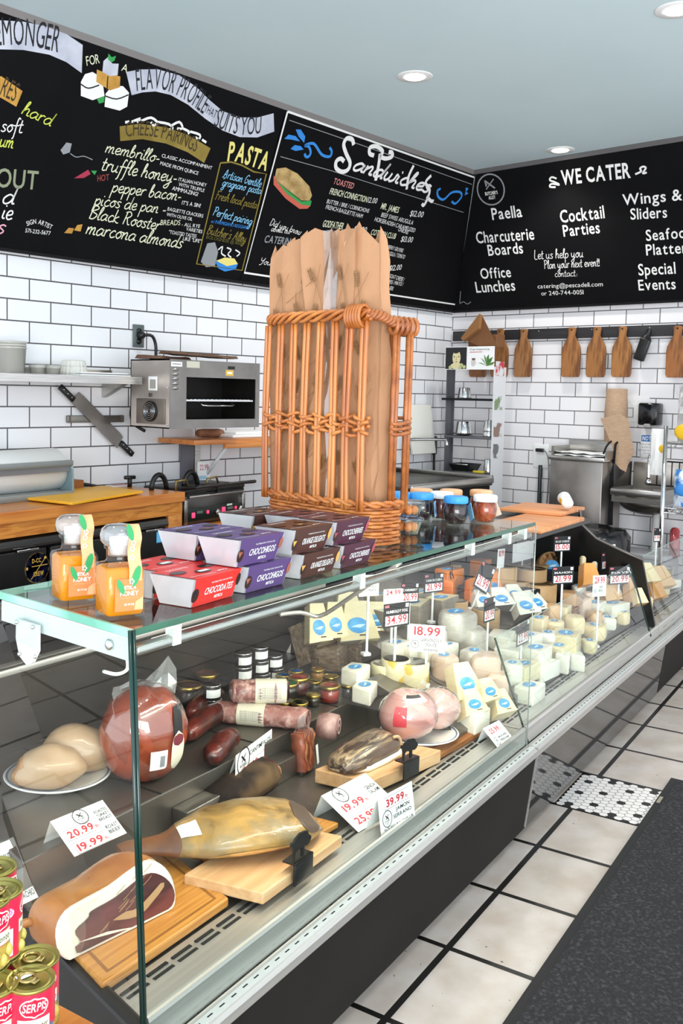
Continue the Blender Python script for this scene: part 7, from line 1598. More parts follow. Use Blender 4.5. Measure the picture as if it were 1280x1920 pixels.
TI = [((2.145, 1.72, 0.512), 0, 'lowest left tin of the white-labelled tin stack'), ((2.348, 1.76, 0.469), 0, 'lowest middle tin of the white-labelled tin stack'), ((2.449, 1.76, 0.462), 0, 'lowest right tin of the white-labelled tin stack'), ((2.138, 1.72, 0.569), 1, 'upper left white-labelled tin of the tin stack'),
      ((2.346, 1.76, 0.53), 1, 'second-level middle white-labelled tin of the tin stack'), ((2.437, 1.76, 0.535), 1, 'second-level right white-labelled tin of the tin stack'), ((2.344, 1.76, 0.59), 2, 'topmost left white-labelled tin of the tin stack'), ((2.432, 1.76, 0.593), 2, 'topmost right white-labelled tin of the tin stack'), ((2.516, 1.76, 0.518), 1.0, 'white-labelled tin at the right end of the tin stack'), ((2.528, 1.76, 0.452), 0, 'lowest tin at the right end of the tin stack')]
HT_ = .0445
for p, lv, lab in TI: tin((p[0], (1.72 if lv == 0 and 'left' in lab or 'upper left' in lab else 1.76) - .028), Z1_ + lv * (HT_ + .0006), .0275, HT_, None, '#2a2522', lab, 'tin')
JR = [((2.161, 1.785, 0.47), .042, .062, '#7a4a36', '#2e1512', 'large dark jar with gold lid left of the tins, front one'), ((2.295, 1.825, 0.47), .040, .06, '#c98a78', '#331815', 'large dark jar with gold lid behind the front one'),
      ((2.475, 1.667, 0.47), .026, .045, '#2f7fd0', '#1f1a18', 'small jar with blue lid print behind the salami'), ((2.538, 1.661, 0.47), .025, .045, '#2f7fd0', '#1f1a18', 'small jar with blue lid print further right behind the green one'), ((2.399, 1.588, 0.47), .031, .05, '#2e8a46', '#23201c', 'small jar with green lid print beside the red jar'),
      ((2.451, 1.581, 0.47), .035, .058, '#d2553f', '#4d1410', 'red jar with gold clasp lid in the middle of the jars'), ((2.612, 1.625, 0.47), .024, .04, '#d9924a', '#a6721f', 'small gold jar at the back right of the jars'), ((2.566, 1.543, 0.47), .026, .042, '#c9a24a', '#8a5a1c', 'small gold jar in front of the back right one'),
      ((2.452, 1.469, 0.47), .033, .052, '#e0705e', '#8a2414', 'bright red jar at the front right of the jars'), ((2.529, 1.456, 0.47), .024, .04, '#a9bfae', '#2b2a24', 'small dark jar with pale lid right of the bright red jar'), ((2.499, 1.565, 0.47), .022, .038, '#b89a3c', '#2a2016', 'tiny dark jar with gold lid left of the bright red jar'), ((2.294, 1.534, 0.47), .03, .03, '#cfd3cc', '#3a342c', 'low jar with white lid print under the short salami'), ((2.3, 1.487, 0.47), .027, .035, '#7a8068', '#2c2a22', 'low dark jar at the front behind the bacon pack'), ((2.385, 1.497, 0.47), .022, .036, '#b89a3c', '#2a2016', 'tiny gold-lidded jar in front of the other tiny jar')]
for p, r, h, lc, bc, lab in JR: tin((p[0], p[1]), Z1_, r, h, lc, bc, lab)

# ------------------------------------------------------------------ price cards
def cardM(c):
    a, ex_, ey_ = [Vector(v) for v in c]; W, H = ex_.length, ey_.length; x = ex_.normalized(); y = (ey_ - x * ey_.dot(x)).normalized(); z = x.cross(y)
    M = Matrix(((x.x, y.x, z.x, a.x), (x.y, y.y, z.y, a.y), (x.z, y.z, z.z, a.z), (0, 0, 0, 1))); return MC @ M, W, H
def emblem(b, x, y, r, M):
    b.ribbon([(x + r * math.cos(k / 20 * 2 * PI), y + r * math.sin(k / 20 * 2 * PI)) for k in range(21)], r * .1, M_ink, M, .0008, 0)
    b.ribbon([(x - r * .35, y + r * .45), (x + r * .3, y - r * .1)], r * .16, M_ink, M, .0008, 0); b.ribbon([(x + r * .35, y + r * .5), (x - r * .3, y - r * .05)], r * .1, M_ink, M, .0008, 0); b.text("BUTCHER'S", M_ink, M @ T3(x, y - r * .38, 0), r * .2, r * 1.1, 1, 0, 'C'); b.text('ALLEY', M_ink, M @ T3(x, y - r * .68, 0), r * .2, r * .6, 1, 0, 'C')
def tent(c, label, draw, back=True):
    M, W, H = cardM(c)
    t = thing('price_card', label, 'price card', M, 'folded price cards in the meat case')
    MB().box(0, W, 0, H, -.0012, 0, M_paper).build('front_leaf', t)
    if back:
        d = (MC.inverted() @ M).to_3x3().inverted() @ Vector((0, .35, -.94)); d = d * H * 1.0
        MB().add([(0, H, -.0008), (W, H, -.0008), (W + d.x, H + d.y, -.0008 + d.z), (d.x, H + d.y, -.0008 + d.z)], [(0, 1, 2, 3)], M_paper).build('rear_leaf', t)
    k = MB(); draw(k, W, H); k.build('lettering', t); return t
def price(k, s_, x, y, W, h, lb=True, frame=True, bold=2):
    k.text(s_, M_red, T3(x, y, 0), h, W, bold)
    if lb: k.text('lb', M_red, T3(x + W * 1.04, y, 0), h * .5, W * .14)
    if frame: k.ribbon([(x - W * .06, y - h * .3), (x + W * 1.24, y - h * .3), (x + W * 1.24, y + h * 1.35), (x - W * .06, y + h * 1.35), (x - W * .06, y - h * .3)], .0012, mat('grey_ink', '#8a8a8e', .6), ID, .0005, 0)
def d1(k, W, H):
    price(k, '39.99', W * .2, H * .66, W * .54, H * .19); k.text('JAMON', M_ink, T3(W * .66, H * .44, 0), H * .1, W * .42, 1, 0, 'C'); k.text('SERRANO', M_ink, T3(W * .64, H * .27, 0), H * .1, W * .54, 1, 0, 'C'); k.text('SLICED BY THE LB', M_ink, T3(W * .08, H * .07, 0), H * .062, W * .86, 0, 0); emblem(k, W * .2, H * .36, W * .13, ID)
tent(((1.918, 1.022, 0.375), (0.145, -0.016, 0.0), (0.0015, 0.014, 0.0865)), 'upright white card reading 39.99 jamon serrano at the front rail', d1)
def d2(k, W, H):
    price(k, '19.99', W * .1, H * .46, W * .46, H * .15); price(k, '25.99', W * .1, H * .12, W * .46, H * .15); emblem(k, W * .28, H * .83, W * .12, ID)
    for i, s_ in enumerate(('GENOA', 'SALAMI')): k.text(s_, M_ink, T3(W * .74, H * (.66 - .12 * i), 0), H * .085, W * .23, 1)
    for i, s_ in enumerate(('SPICY', 'SOPRESSA')): k.text(s_, M_ink, T3(W * .74, H * (.3 - .12 * i), 0), H * .085, W * .23, 1)
tent(((1.903, 1.076, 0.376), (0.19, -0.016, 0.0), (0.0095, 0.1132, 0.0564)), 'reclined white card reading 19.99 and 25.99 genoa salami', d2)
def d3(k, W, H):
    price(k, '20.99', W * .1, H * .42, W * .48, H * .17); price(k, '19.99', W * .12, H * .06, W * .48, H * .17); emblem(k, W * .48, H * .82, W * .13, ID)
    for i, s_ in enumerate(('ROASTED', 'TURKEY', 'BREAST')): k.text(s_, M_ink, T3(W * .72, H * (.74 - .11 * i), 0), H * .075, W * .25, 1)
    for i, s_ in enumerate(('ROAST', 'BEEF')): k.text(s_, M_ink, T3(W * .74, H * (.28 - .13 * i), 0), H * .09, W * .23, 1)
tent(((1.288, 1.382, 0.471), (0.138, -0.01, 0.0), (0.0057, 0.0786, 0.0496)), 'reclined white card reading 20.99 roasted turkey breast behind the cut ham', d3)
def d4(k, W, H):
    emblem(k, W * .2, H * .58, W * .16, ID); k.text('CANTIMPALOS', M_ink, T3(W * .36, H * .62, 0), H * .17, W * .6, 1); price(k, '29.99', W * .18, H * .1, W * .42, H * .2); k.text('CHORIZO', M_red, T3(W * .72, H * .35, 0), H * .1, W * .24); k.text('TINTO', M_red, T3(W * .72, H * .05, 0), H * .1, W * .24)
tent(((1.866, 1.418, 0.426), (0.216, 0.041, 0.0), (0.0, 0.0, 0.068)), 'white card reading CANTIMPALOS standing behind the dried beef', d4)
def d5(k, W, H):
    for i, s_ in enumerate(('PROSCIUTTO', 'DI', 'PARMA', 'MORTADELLA', 'WITH', 'PISTACHIO')): k.text(s_, M_ink, T3(W * .68, H * (.72 - .13 * i), 0), H * .095, min(W * .075 * len(s_), W * .58), 1, 0, 'C')
    k.box(W * .02, W * .3, H * .5, H * .85, .0002, .0008, mat('photo_print', '#6b5158', .6))
tent(((1.162, 1.437, 0.393), (0.077, -0.006, 0.0), (0.0077, 0.0983, 0.0872)), 'reclined white card listing prosciutto and mortadella at the left edge', d5)
def d6(k, W, H):
    price(k, '25.99', W * .16, H * .62, W * .56, H * .22, True, False); emblem(k, W * .2, H * .25, W * .12, ID)
    for i, s_ in enumerate(('MADRANGE', 'FRENCH HAM')): k.text(s_, M_ink, T3(W * .38, H * (.32 - .16 * i), 0), H * .1, W * .5, 1)
tent(((2.637, 1.019, 0.376), (0.103, -0.01, 0.0), (0.005, 0.0516, 0.046)), 'small reclined white card reading 25.99 french ham near the case joint', d6)

# ------------------------------------------------------------------ cheeses
M_ovb = mat('label_blue', '#2f86c4', .4, col2='#5aa9da', scale=25); M_ovw = mat('label_pale', '#bfe0f2', .45)
M_ch = {'ivory': mat('ivory_cheese', '#d8c698', .4, col2='#e6d9b2', scale=9, bump=.25, bscale=30, coat=.6, sss=.15), 'white': mat('white_cheese', '#e2dccb', .42, col2='#efeadc', scale=8, bump=.3, bscale=26, coat=.6, sss=.15), 'cream': mat('cream_cheese', '#e7cfa0', .42, col2='#eedcb4', scale=6, coat=.4, sss=.15), 'tan': mat('tan_cheese', '#d0a271', .45, col2='#dcb487', scale=6, coat=.4), 'orange': mat('orange_cheese', '#ea7a12', .38, col2='#f29430', scale=6, coat=.5, sss=.15), 'pink': mat('pinkish_cheese', '#d9bba4', .4, col2='#e3cab6', scale=6, coat=.6), 'grey': mat('grey_wrapped_cheese', '#b9b1a4', .35, col2='#d9d2c6', scale=12, bump=.5, bscale=24, coat=.7), 'amber': mat('amber_cheese', '#c8832f', .4, col2='#d6974a', scale=6, coat=.5)}
M_ch['rind'] = mat('sheep_rind', '#5f4d3c', .55, col2='#8a7660', scale=40, stretch=(1, 1, 3), bump=.4, bscale=60, coat=.3)
M_ri = {'brown': mat('brown_rind', '#6f5a44', .6, col2='#8a7458', scale=30, kind='noise', bump=.4, bscale=60), 'grey': mat('grey_rind', '#7d7468', .6, col2='#95897a', scale=14, bump=.2), 'black': mat('black_rind', '#3a3430', .5, col2='#4c443e', scale=10), 'ybox': mat('yellow_band', '#e3d9b0', .45, col2='#dcb84a', scale=9, lo=.5, hi=.52), 'tan': mat('tan_rind', '#b08a5c', .55, col2='#c29d70', scale=12), 'none': None}
def oval(b, cx_, cy_, rx, ry, z, M=ID):
    b.flat([(cx_ + rx * math.cos(k / 18 * 2 * PI), cy_ + ry * math.sin(k / 18 * 2 * PI)) for k in range(18)], z, M_ovb, M)
    b.flat([(cx_ - rx * .7, cy_ - ry * .15), (cx_ + rx * .2, cy_ - ry * .3), (cx_ + rx * .75, cy_ + ry * .1), (cx_ + rx * .1, cy_ + ry * .12)], z + .0004, M_ovw, M)
def cheese(kind, C_, paste, rind, yaw, tilt, label, group, cat='cheese', lb_=True, dr=.6):
    """C_ = (u, w, z, width, height)"""
    u, w, z, W, H = C_; random.seed(int(u * 997 + w * 331)); W = max(W * 1.2, .02); H = max(H * 1.2, .015)
    nm = {'wedge': 'cheese_wedge', 'brick': 'cheese_block', 'round': 'cheese_round', 'half': 'cheese_piece'}[kind]
    m, r = M_ch[paste], M_ri[rind] or M_ch[paste]
    if kind == 'wedge':       # broad triangular face in xy, thickness in z, then tilted up towards the customer
        L = H if tilt > .5 else H * 1.3; D = min(W * .62, .05)
        M = MC @ T3(u, w, z + .002) @ RZ(yaw - .8) @ RX(tilt)
        t = thing(nm, label, cat, M, group)
        tri = [(-W / 2, 0), (W / 2, L * .04), (W * .36, L), (-W * .2, L * 1.02)]
        if tilt <= .5: 
            tri = [(-W / 2, 0), (W / 2, 0), (W * .42, L * .9), (-W * .3, L)]; D = H * .6
        MB().prism(tri, 0, D, m, .0025).build('paste', t)
        e = .0016
        MB().prism([(-W / 2 - e, -e), (W / 2 + e, L * .06 - e if tilt > .5 else -e), (W / 2 + e, L * .06 + .004), (-W / 2 - e, .004)], -e, D * .985, r, .001).build('rind', t)
        if lb_: b = MB(); oval(b, 0, L * .38, W * .26, L * .2, D + .0006); b.box(W * .0, W * .22, L * .12, L * .15, D + .0002, D + .0008, M_ink); b.build('oval_label', t)
    elif kind == 'brick':
        D = max(W * dr, .03); M = MC @ T3(u, w + D / 2, z + .001) @ RZ(yaw + random.uniform(-.35, .2)) @ RX(-tilt)
        t = thing(nm, label, cat, M, group)
        yj = random.uniform(-.1, .1) * W; MB().prism([(-W / 2, -D / 2), (W / 2, -D / 2 + yj * .4), (W * .44, D / 2), (-W * .36 + yj, D / 2)], 0, H, m if rind == 'none' else r, min(.006, H * .2), smooth=True, seg=3).build('paste' if rind == 'none' else 'rind', t)
        if rind != 'none': MB().prism([(-W / 2 + .003, -D / 2 + .003), (W / 2 - .003, -D / 2 + yj * .4 + .003), (W * .43, D / 2 - .003), (-W * .35 + yj, D / 2 - .003)], H - .001, H + .0004, m).build('cut_face', t)
        if lb_: b = MB(); oval(b, 0, 0, W * .26, D * .3, H + .0006); b.build('oval_label', t)
    elif kind == 'round':
        M = MC @ T3(u, w + W / 2, z + .001) @ RZ(yaw) @ RX(tilt)
        t = thing(nm, label, cat, M, group)
        MB().lathe([(W / 2 - .004, 0), (W / 2, .004), (W / 2, H - .004), (W / 2 - .004, H), (0, H)], r, 28).build('rind', t)
        MB().lathe([(0, H + .0004), (W / 2 - .005, H + .0004)], m, 28).build('top', t)
        if lb_: b = MB(); oval(b, 0, 0, W * .26, W * .2, H + .001); b.build('oval_label', t)
    else:                     # rounded half, wrapped
        M = MC @ T3(u, w + W * .3, z + .001) @ RZ(yaw)
        t = thing(nm, label, cat, M, group)
        n = random.choice((4, 5, 5, 6)); a0 = random.uniform(0, 6)
        MB().prism([(W * .52 * math.cos(a0 + 2 * PI * k / n) * random.uniform(.85, 1.1), W * .40 * math.sin(a0 + 2 * PI * k / n) * random.uniform(.8, 1.1)) for k in range(n)], 0, H, m, min(H * .28, W * .12), smooth=True, seg=3).build('paste', t)
        if lb_: b = MB(); oval(b, W * .0, -.0, W * .2, W * .14, H + .0006); b.build('oval_label', t)
    return t
def cluster(phrase, where, group, items):
    """items: (kind, C, paste, rind, yaw, tilt[, label on])"""
    for i, it in enumerate(items):
        kind, C_, paste, rind, yaw, tilt = it[:6]
        cheese(kind, C_, paste, rind, yaw, tilt, '%s, %s from left %s' % (phrase, ORD[i], where), group, lb_=it[6] if len(it) > 6 else True)
cluster('dark-rinded sheep cheese piece', 'in the pile behind the jars', 'dark-rinded wedges behind the jars', [
    ('wedge', (2.751, 1.788, 0.47, 0.0868, 0.1132), 'rind', 'none', .9, 1.1, False), ('wedge', (2.769, 1.711, 0.47, 0.1123, 0.0936), 'rind', 'none', .5, .9, False), ('brick', (2.78, 1.645, 0.47, 0.1299, 0.0668), 'rind', 'none', .2, .1, False), ('brick', (2.891, 1.612, 0.47, 0.1139, 0.0645), 'rind', 'none', .1, .0, False), ('brick', (3.045, 1.613, 0.47, 0.138, 0.0788), 'rind', 'none', .1, .0, False)])
cluster('pale blue-labelled sheep cheese wedge', 'in the rear pile', 'pale wedges in the rear pile', [
    ('wedge', (2.719, 1.725, 0.55, 0.0778, 0.1148), 'ivory', 'brown', .25, 1.1), ('wedge', (2.784, 1.696, 0.555, 0.0749, 0.1087), 'ivory', 'brown', .15, 1.1), ('wedge', (3.02, 1.785, 0.56, 0.1006, 0.0926), 'ivory', 'brown', .1, 1.0), ('wedge', (2.842, 1.634, 0.54, 0.1242, 0.1242), 'ivory', 'grey', .1, .95), ('wedge', (2.996, 1.647, 0.54, 0.0979, 0.0979), 'ivory', 'brown', .0, .95), ('wedge', (3.196, 1.735, 0.55, 0.0957, 0.0832), 'ivory', 'grey', .0, .9)])
cluster('tan grey-rinded cheese block', 'behind the humboldt fog sign', 'grey-rinded wedges in the rear row', [
    ('brick', (3.045, 1.586, 0.57, 0.106, 0.0589), 'ivory', 'grey', .1, 0), ('brick', (3.214, 1.635, 0.597, 0.1152, 0.0617), 'cream', 'grey', .1, .1), ('brick', (3.202, 1.547, 0.557, 0.1296, 0.0729), 'cream', 'grey', .15, .05), ('brick', (3.371, 1.606, 0.587, 0.1189, 0.0552), 'cream', 'grey', .1, .1), ('brick', (3.374, 1.513, 0.545, 0.1299, 0.0796), 'cream', 'grey', .2, .05), ('brick', (3.106, 1.664, 0.608, 0.0927, 0.0564), 'ivory', 'grey', .0, .1)])
cluster('small tan spotted drum cheese', 'in the middle of the case', 'tan drum cheeses', [
    ('round', (3.457, 1.486, 0.525, 0.0851, 0.0765), 'white', 'tan', 0, .0, False), ('round', (3.587, 1.401, 0.485, 0.0951, 0.0735), 'white', 'tan', .3, .0, False)])
cluster('bright orange cheese block', 'near the hanging spectacles', 'orange cheese blocks', [
    ('brick', (3.529, 1.633, 0.592, 0.0882, 0.075), 'orange', 'none', .1, 0, False), ('brick', (3.645, 1.624, 0.583, 0.1264, 0.0677), 'orange', 'none', .15, 0, False), ('brick', (3.711, 1.645, 0.621, 0.1193, 0.0597), 'orange', 'none', .1, 0), ('wedge', (3.686, 1.563, 0.562, 0.0677, 0.0813), 'orange', 'none', .2, 1.2), ('wedge', (3.762, 1.556, 0.56, 0.0687, 0.0871), 'orange', 'none', .2, 1.2), ('wedge', (3.847, 1.547, 0.556, 0.0745, 0.0932), 'orange', 'none', .2, 1.2), ('brick', (3.995, 1.626, 0.624, 0.0969, 0.063), 'orange', 'none', .1, 0, False), ('brick', (3.834, 1.686, 0.635, 0.071, 0.0426), 'cream', 'none', .1, 0, False)])
cluster('white black-rinded cheese wedge', 'in front of the tan drums', 'black-rinded white wedges', [
    ('wedge', (3.634, 1.49, 0.536, 0.0884, 0.0752), 'white', 'black', .3, .7), ('wedge', (3.695, 1.437, 0.538, 0.0978, 0.08), 'white', 'black', .2, .7), ('wedge', (3.847, 1.439, 0.539, 0.0872, 0.0689), 'white', 'black', .2, .7), ('wedge', (3.808, 1.368, 0.494, 0.1128, 0.0992), 'white', 'black', .4, .7), ('wedge', (3.922, 1.36, 0.491, 0.0969, 0.0923), 'white', 'black', .4, .7)])
cluster('tan wrapped cheese cylinder', 'near the case joint', 'wrapped cheese cylinders', [
    ('round', (3.915, 1.505, 0.542, 0.108, 0.0751), 'tan', 'tan', 0, 0, False), ('round', (3.933, 1.464, 0.582, 0.1078, 0.0938), 'tan', 'tan', 0, 0, False), ('round', (4.042, 1.443, 0.52, 0.1051, 0.0812), 'tan', 'tan', 0, 0, False), ('round', (4.12, 1.393, 0.563, 0.1157, 0.0868), 'tan', 'tan', 0, 0, False), ('round', (4.08, 1.332, 0.481, 0.1234, 0.1091), 'tan', 'tan', 0, 0, False)])
cluster('white soft blue-labelled cheese', 'between jars and gorgonzola sign', 'white soft cheeses', [
    ('brick', (2.56, 1.442, 0.505, 0.0946, 0.0439), 'white', 'none', .2, 0), ('brick', (2.503, 1.374, 0.476, 0.092, 0.0427), 'white', 'none', .1, 0), ('brick', (2.827, 1.442, 0.52, 0.0908, 0.0545), 'white', 'none', .0, 0), ('brick', (2.875, 1.411, 0.509, 0.0805, 0.0512), 'white', 'none', .2, .0), ('brick', (2.945, 1.372, 0.495, 0.111, 0.0629), 'white', 'none', -.1, .0), ('brick', (3.052, 1.356, 0.49, 0.0682, 0.0493), 'white', 'none', .2, 0)])
cluster('small round yellow-boxed cheese', 'beside the gorgonzola sign', 'yellow-banded round boxes', [
    ('round', (2.729, 1.41, 0.493, 0.0809, 0.0352), 'white', 'ybox', 0, 0, False), ('round', (2.735, 1.373, 0.476, 0.0806, 0.0665), 'white', 'ybox', 0, 0, False), ('round', (2.765, 1.319, 0.452, 0.0909, 0.0804), 'white', 'ybox', 0, 0, False)])
cluster('grey-white wrapped cheese lump', 'right of the gorgonzola sign', 'wrapped lumps', [
    ('half', (3.082, 1.399, 0.505, 0.0846, 0.0692), 'grey', 'none', .2, 0), ('half', (3.212, 1.365, 0.523, 0.1697, 0.0908), 'grey', 'none', .1, 0), ('half', (3.241, 1.323, 0.478, 0.1264, 0.079), 'grey', 'none', .1, 0, False), ('half', (2.929, 1.299, 0.46, 0.1092, 0.0692), 'pink', 'none', .2, 0), ('half', (3.091, 1.259, 0.456, 0.1017, 0.0641), 'grey', 'none', .2, 0), ('half', (3.07, 1.188, 0.421, 0.1556, 0.0926), 'pink', 'none', .1, 0, False), ('half', (3.04, 1.144, 0.395, 0.1095, 0.073), 'pink', 'none', .1, 0, False)])
cluster('cream blue-labelled cheese packet', 'above the reclined 25.99 card', 'packets in the front pile', [
    ('wedge', (2.742, 1.181, 0.453, 0.1017, 0.0949), 'ivory', 'none', .45, .95), ('wedge', (2.709, 1.143, 0.415, 0.0834, 0.0667), 'ivory', 'none', .4, .9), ('wedge', (2.79, 1.128, 0.44, 0.0783, 0.0613), 'ivory', 'none', .5, .9), ('brick', (2.716, 1.1, 0.385, 0.0929, 0.0531), 'white', 'none', .3, .0), ('wedge', (2.826, 1.086, 0.395, 0.0682, 0.0682), 'ivory', 'none', .3, .8)])
cluster('white feta-like brick of cheese', 'at the front of the second case', 'white bricks in the second case', [
    ('brick', (3.416, 1.276, 0.461, 0.1266, 0.0531), 'white', 'none', .1, 0, False), ('brick', (3.335, 1.218, 0.431, 0.1271, 0.0596), 'white', 'none', .1, 0, False), ('brick', (3.514, 1.214, 0.46, 0.1076, 0.0455), 'white', 'none', .1, 0), ('brick', (3.15, 1.073, 0.37, 0.1039, 0.0482), 'white', 'none', .15, 0), ('brick', (3.412, 1.139, 0.429, 0.1239, 0.056), 'white', 'none', .1, 0), ('brick', (3.378, 1.105, 0.392, 0.1341, 0.0513), 'white', 'none', .1, 0, False), ('brick', (3.555, 1.097, 0.379, 0.0739, 0.0616), 'white', 'none', .2, 0, False), ('brick', (3.724, 1.118, 0.406, 0.1412, 0.0727), 'ivory', 'none', .1, 0), ('brick', (3.65, 1.072, 0.37, 0.0752, 0.0543), 'white', 'none', .3, 0, False)])
cluster('small pale wedge of cheese', 'near the second case rail', 'pale wedges in the second case', [
    ('half', (3.857, 1.229, 0.445, 0.0894, 0.0492), 'cream', 'none', .2, 0), ('half', (4.002, 1.182, 0.429, 0.1053, 0.0641), 'cream', 'none', .2, 0, False), ('brick', (4.045, 1.258, 0.465, 0.0793, 0.056), 'ivory', 'none', .1, 0, False), ('half', (4.255, 1.231, 0.446, 0.0873, 0.0824), 'pink', 'none', .2, 0, False), ('half', (4.204, 1.162, 0.422, 0.0809, 0.0618), 'tan', 'none', .2, 0, False), ('half', (4.088, 1.114, 0.395, 0.1247, 0.0554), 'cream', 'none', .3, 0), ('brick', (4.344, 1.199, 0.455, 0.1081, 0.0442), 'white', 'none', .1, 0), ('brick', (4.457, 1.138, 0.433, 0.1295, 0.0498), 'white', 'none', .05, 0), ('half', (4.286, 1.122, 0.403, 0.0962, 0.0481), 'white', 'none', .3, 0)])
cluster('tan aged cheese wedge', 'under the rightmost 20.99 sign', 'aged wedges in the second case', [
    ('wedge', (4.53, 1.222, 0.47, 0.0867, 0.0918), 'tan', 'tan', .2, 1.1, False), ('wedge', (4.613, 1.199, 0.47, 0.0775, 0.0827), 'cream', 'tan', .3, 1.1, False), ('wedge', (4.603, 1.136, 0.47, 0.0819, 0.0972), 'tan', 'tan', .3, 1.2, False), ('wedge', (4.552, 1.088, 0.47, 0.0554, 0.0655), 'cream', 'tan', .2, 1.0, False)])
cluster('wrapped orange or cream cheese piece', 'at the back of the second case', 'wrapped pieces at the back', [
    ('round', (4.587, 1.475, 0.602, 0.1168, 0.0372), 'amber', 'tan', -.7, 1.25), ('half', (4.711, 1.428, 0.602, 0.0702, 0.0972), 'amber', 'none', .2, 0, False), ('wedge', (4.17, 1.222, 0.602, 0.081, 0.081), 'amber', 'none', .1, 1.1, False), ('half', (4.63, 1.339, 0.602, 0.0948, 0.0632), 'cream', 'none', .1, 0, False), ('half', (4.64, 1.284, 0.602, 0.1049, 0.0472), 'white', 'none', .1, 0, False), ('brick', (4.819, 1.269, 0.612, 0.081, 0.0594), 'white', 'none', .0, 0, False)])
cluster('wrapped white cheese piece', 'scattered in the second case', 'scattered pieces in the second case', [
    ('half', (3.186, 1.154, 0.409, 0.0948, 0.0645), 'white', 'none', .2, 0), ('brick', (3.244, 1.127, 0.41, 0.1073, 0.0536), 'ivory', 'none', .1, 0), ('brick', (3.774, 1.269, 0.459, 0.0884, 0.0574), 'cream', 'none', .2, 0), ('half', (3.672, 1.189, 0.431, 0.0983, 0.0555), 'white', 'none', .2, 0), ('half', (3.983, 1.285, 0.475, 0.0832, 0.0601), 'tan', 'none', .2, 0, False), ('brick', (3.609, 1.124, 0.408, 0.096, 0.0501), 'ivory', 'none', .3, 0), ('brick', (4.245, 1.293, 0.488, 0.0878, 0.0585), 'tan', 'none', .2, 0, False),
    ('half', (4.409, 1.299, 0.49, 0.0906, 0.0604), 'grey', 'none', .2, 0), ('half', (4.392, 1.252, 0.463, 0.0749, 0.0649), 'pink', 'none', .2, 0, False), ('half', (3.887, 1.087, 0.386, 0.0883, 0.0441), 'ivory', 'none', .4, 0), ('half', (4.453, 1.099, 0.4, 0.0892, 0.0495), 'cream', 'none', .3, 0)])
# flat breads / stacked slices
for k in range(4):
    p = (4.174, 1.26, 0.456, 0.1245, 0.0239); o = MB().box(-p[3] / 2, p[3] / 2, -.035, .035, 0, .011, mat('nut_slab', '#9c7458', .5, col2='#7d5a44', scale=30), .003).build('nut_cake'); tag(o, 'flat brown nut cake, %s from the bottom of the stack in the second case' % ORD[k], 'cake', 'stacked nut cakes'); o.matrix_world = MC @ T3(p[0], p[1] + .04, p[2] + .002 + .0118 * k) @ RZ(.1 * (-1) ** k)
for k, p in enumerate(((4.399, 1.571, 0.6, 0.1818, 0.0364), (4.52, 1.522, 0.6, 0.1319, 0.0369))): 
    o = MB().box(-p[3] / 2, p[3] / 2, -.05, .05, 0, .02, mat('flat_bread', '#c9a878', .6, col2='#b08c5c', scale=14), .008).build('flat_bread'); tag(o, ('left' if k == 0 else 'right') + ' pale flat bread at the back behind the wrapped cylinders', 'bread', 'flat breads at the back'); o.matrix_world = MC @ T3(p[0], p[1] + .05, p[2] + .002)
cluster('tan wrapped cheese block', 'in the far third case', 'blocks in the third case', [
    ('wedge', (5.154, 1.193, 0.462, 0.1134, 0.0964), 'cream', 'none', .2, .9, False), ('wedge', (5.247, 1.136, 0.433, 0.126, 0.1031), 'tan', 'none', .3, .9, False), ('wedge', (5.054, 1.123, 0.408, 0.0775, 0.072), 'amber', 'none', .2, 1.0, False), ('half', (4.961, 1.117, 0.386, 0.0708, 0.049), 'cream', 'none', .2, 0, False), ('half', (5.315, 1.116, 0.396, 0.0867, 0.052), 'ivory', 'none', .2, 0, False), ('brick', (5.503, 1.121, 0.407, 0.1489, 0.0357), 'white', 'none', .0, 0, False)])
for k, (p, lab) in enumerate((((5.448, 1.188, 0.461, 0.0714, 0.0773), 'left tub of yellow-green olives in the third case'), ((5.581, 1.148, 0.447, 0.0786, 0.0847), 'right tub of yellow-green olives at the right edge of the picture'))):
    t = thing('olive_tub', lab, 'olives', MC @ T3(p[0], p[1] + .04, p[2]), 'tubs of olives')
    MB().lathe([(.032, 0), (.038, .06), (.041, .061)], M_film, 22).build('tub', t)
    MB().lathe([(0, .002), (.031, .003), (.036, .048), (0, .05)], mat('olive_fill', '#a39a2c', .4, col2='#7c7a24', scale=60), 20).build('olives', t)
    MB().lathe([(.041, .061), (.042, .068), (0, .069)], M_film, 22).build('lid', t)
bagp = (6.067, 1.223, 0.503, 0.1966, 0.1507)
t = thing('red_packet', 'dark red packet of cured meat at the right edge above the olives', 'packet', MC @ T3(bagp[0] + .1, bagp[1] + .05, .50) @ RZ(.2))
MB().box(-.09, .09, -.03, .03, 0, .16, mat('red_film', '#7a2028', .3, col2='#a83a40', scale=14, coat=.5), .025, M=RY(.5)).build('packet', t)
MB().box(-.07, .07, -.033, -.031, .03, .07, mat('dark_band', '#3a1a1c', .5), M=RY(.5)).build('band', t)

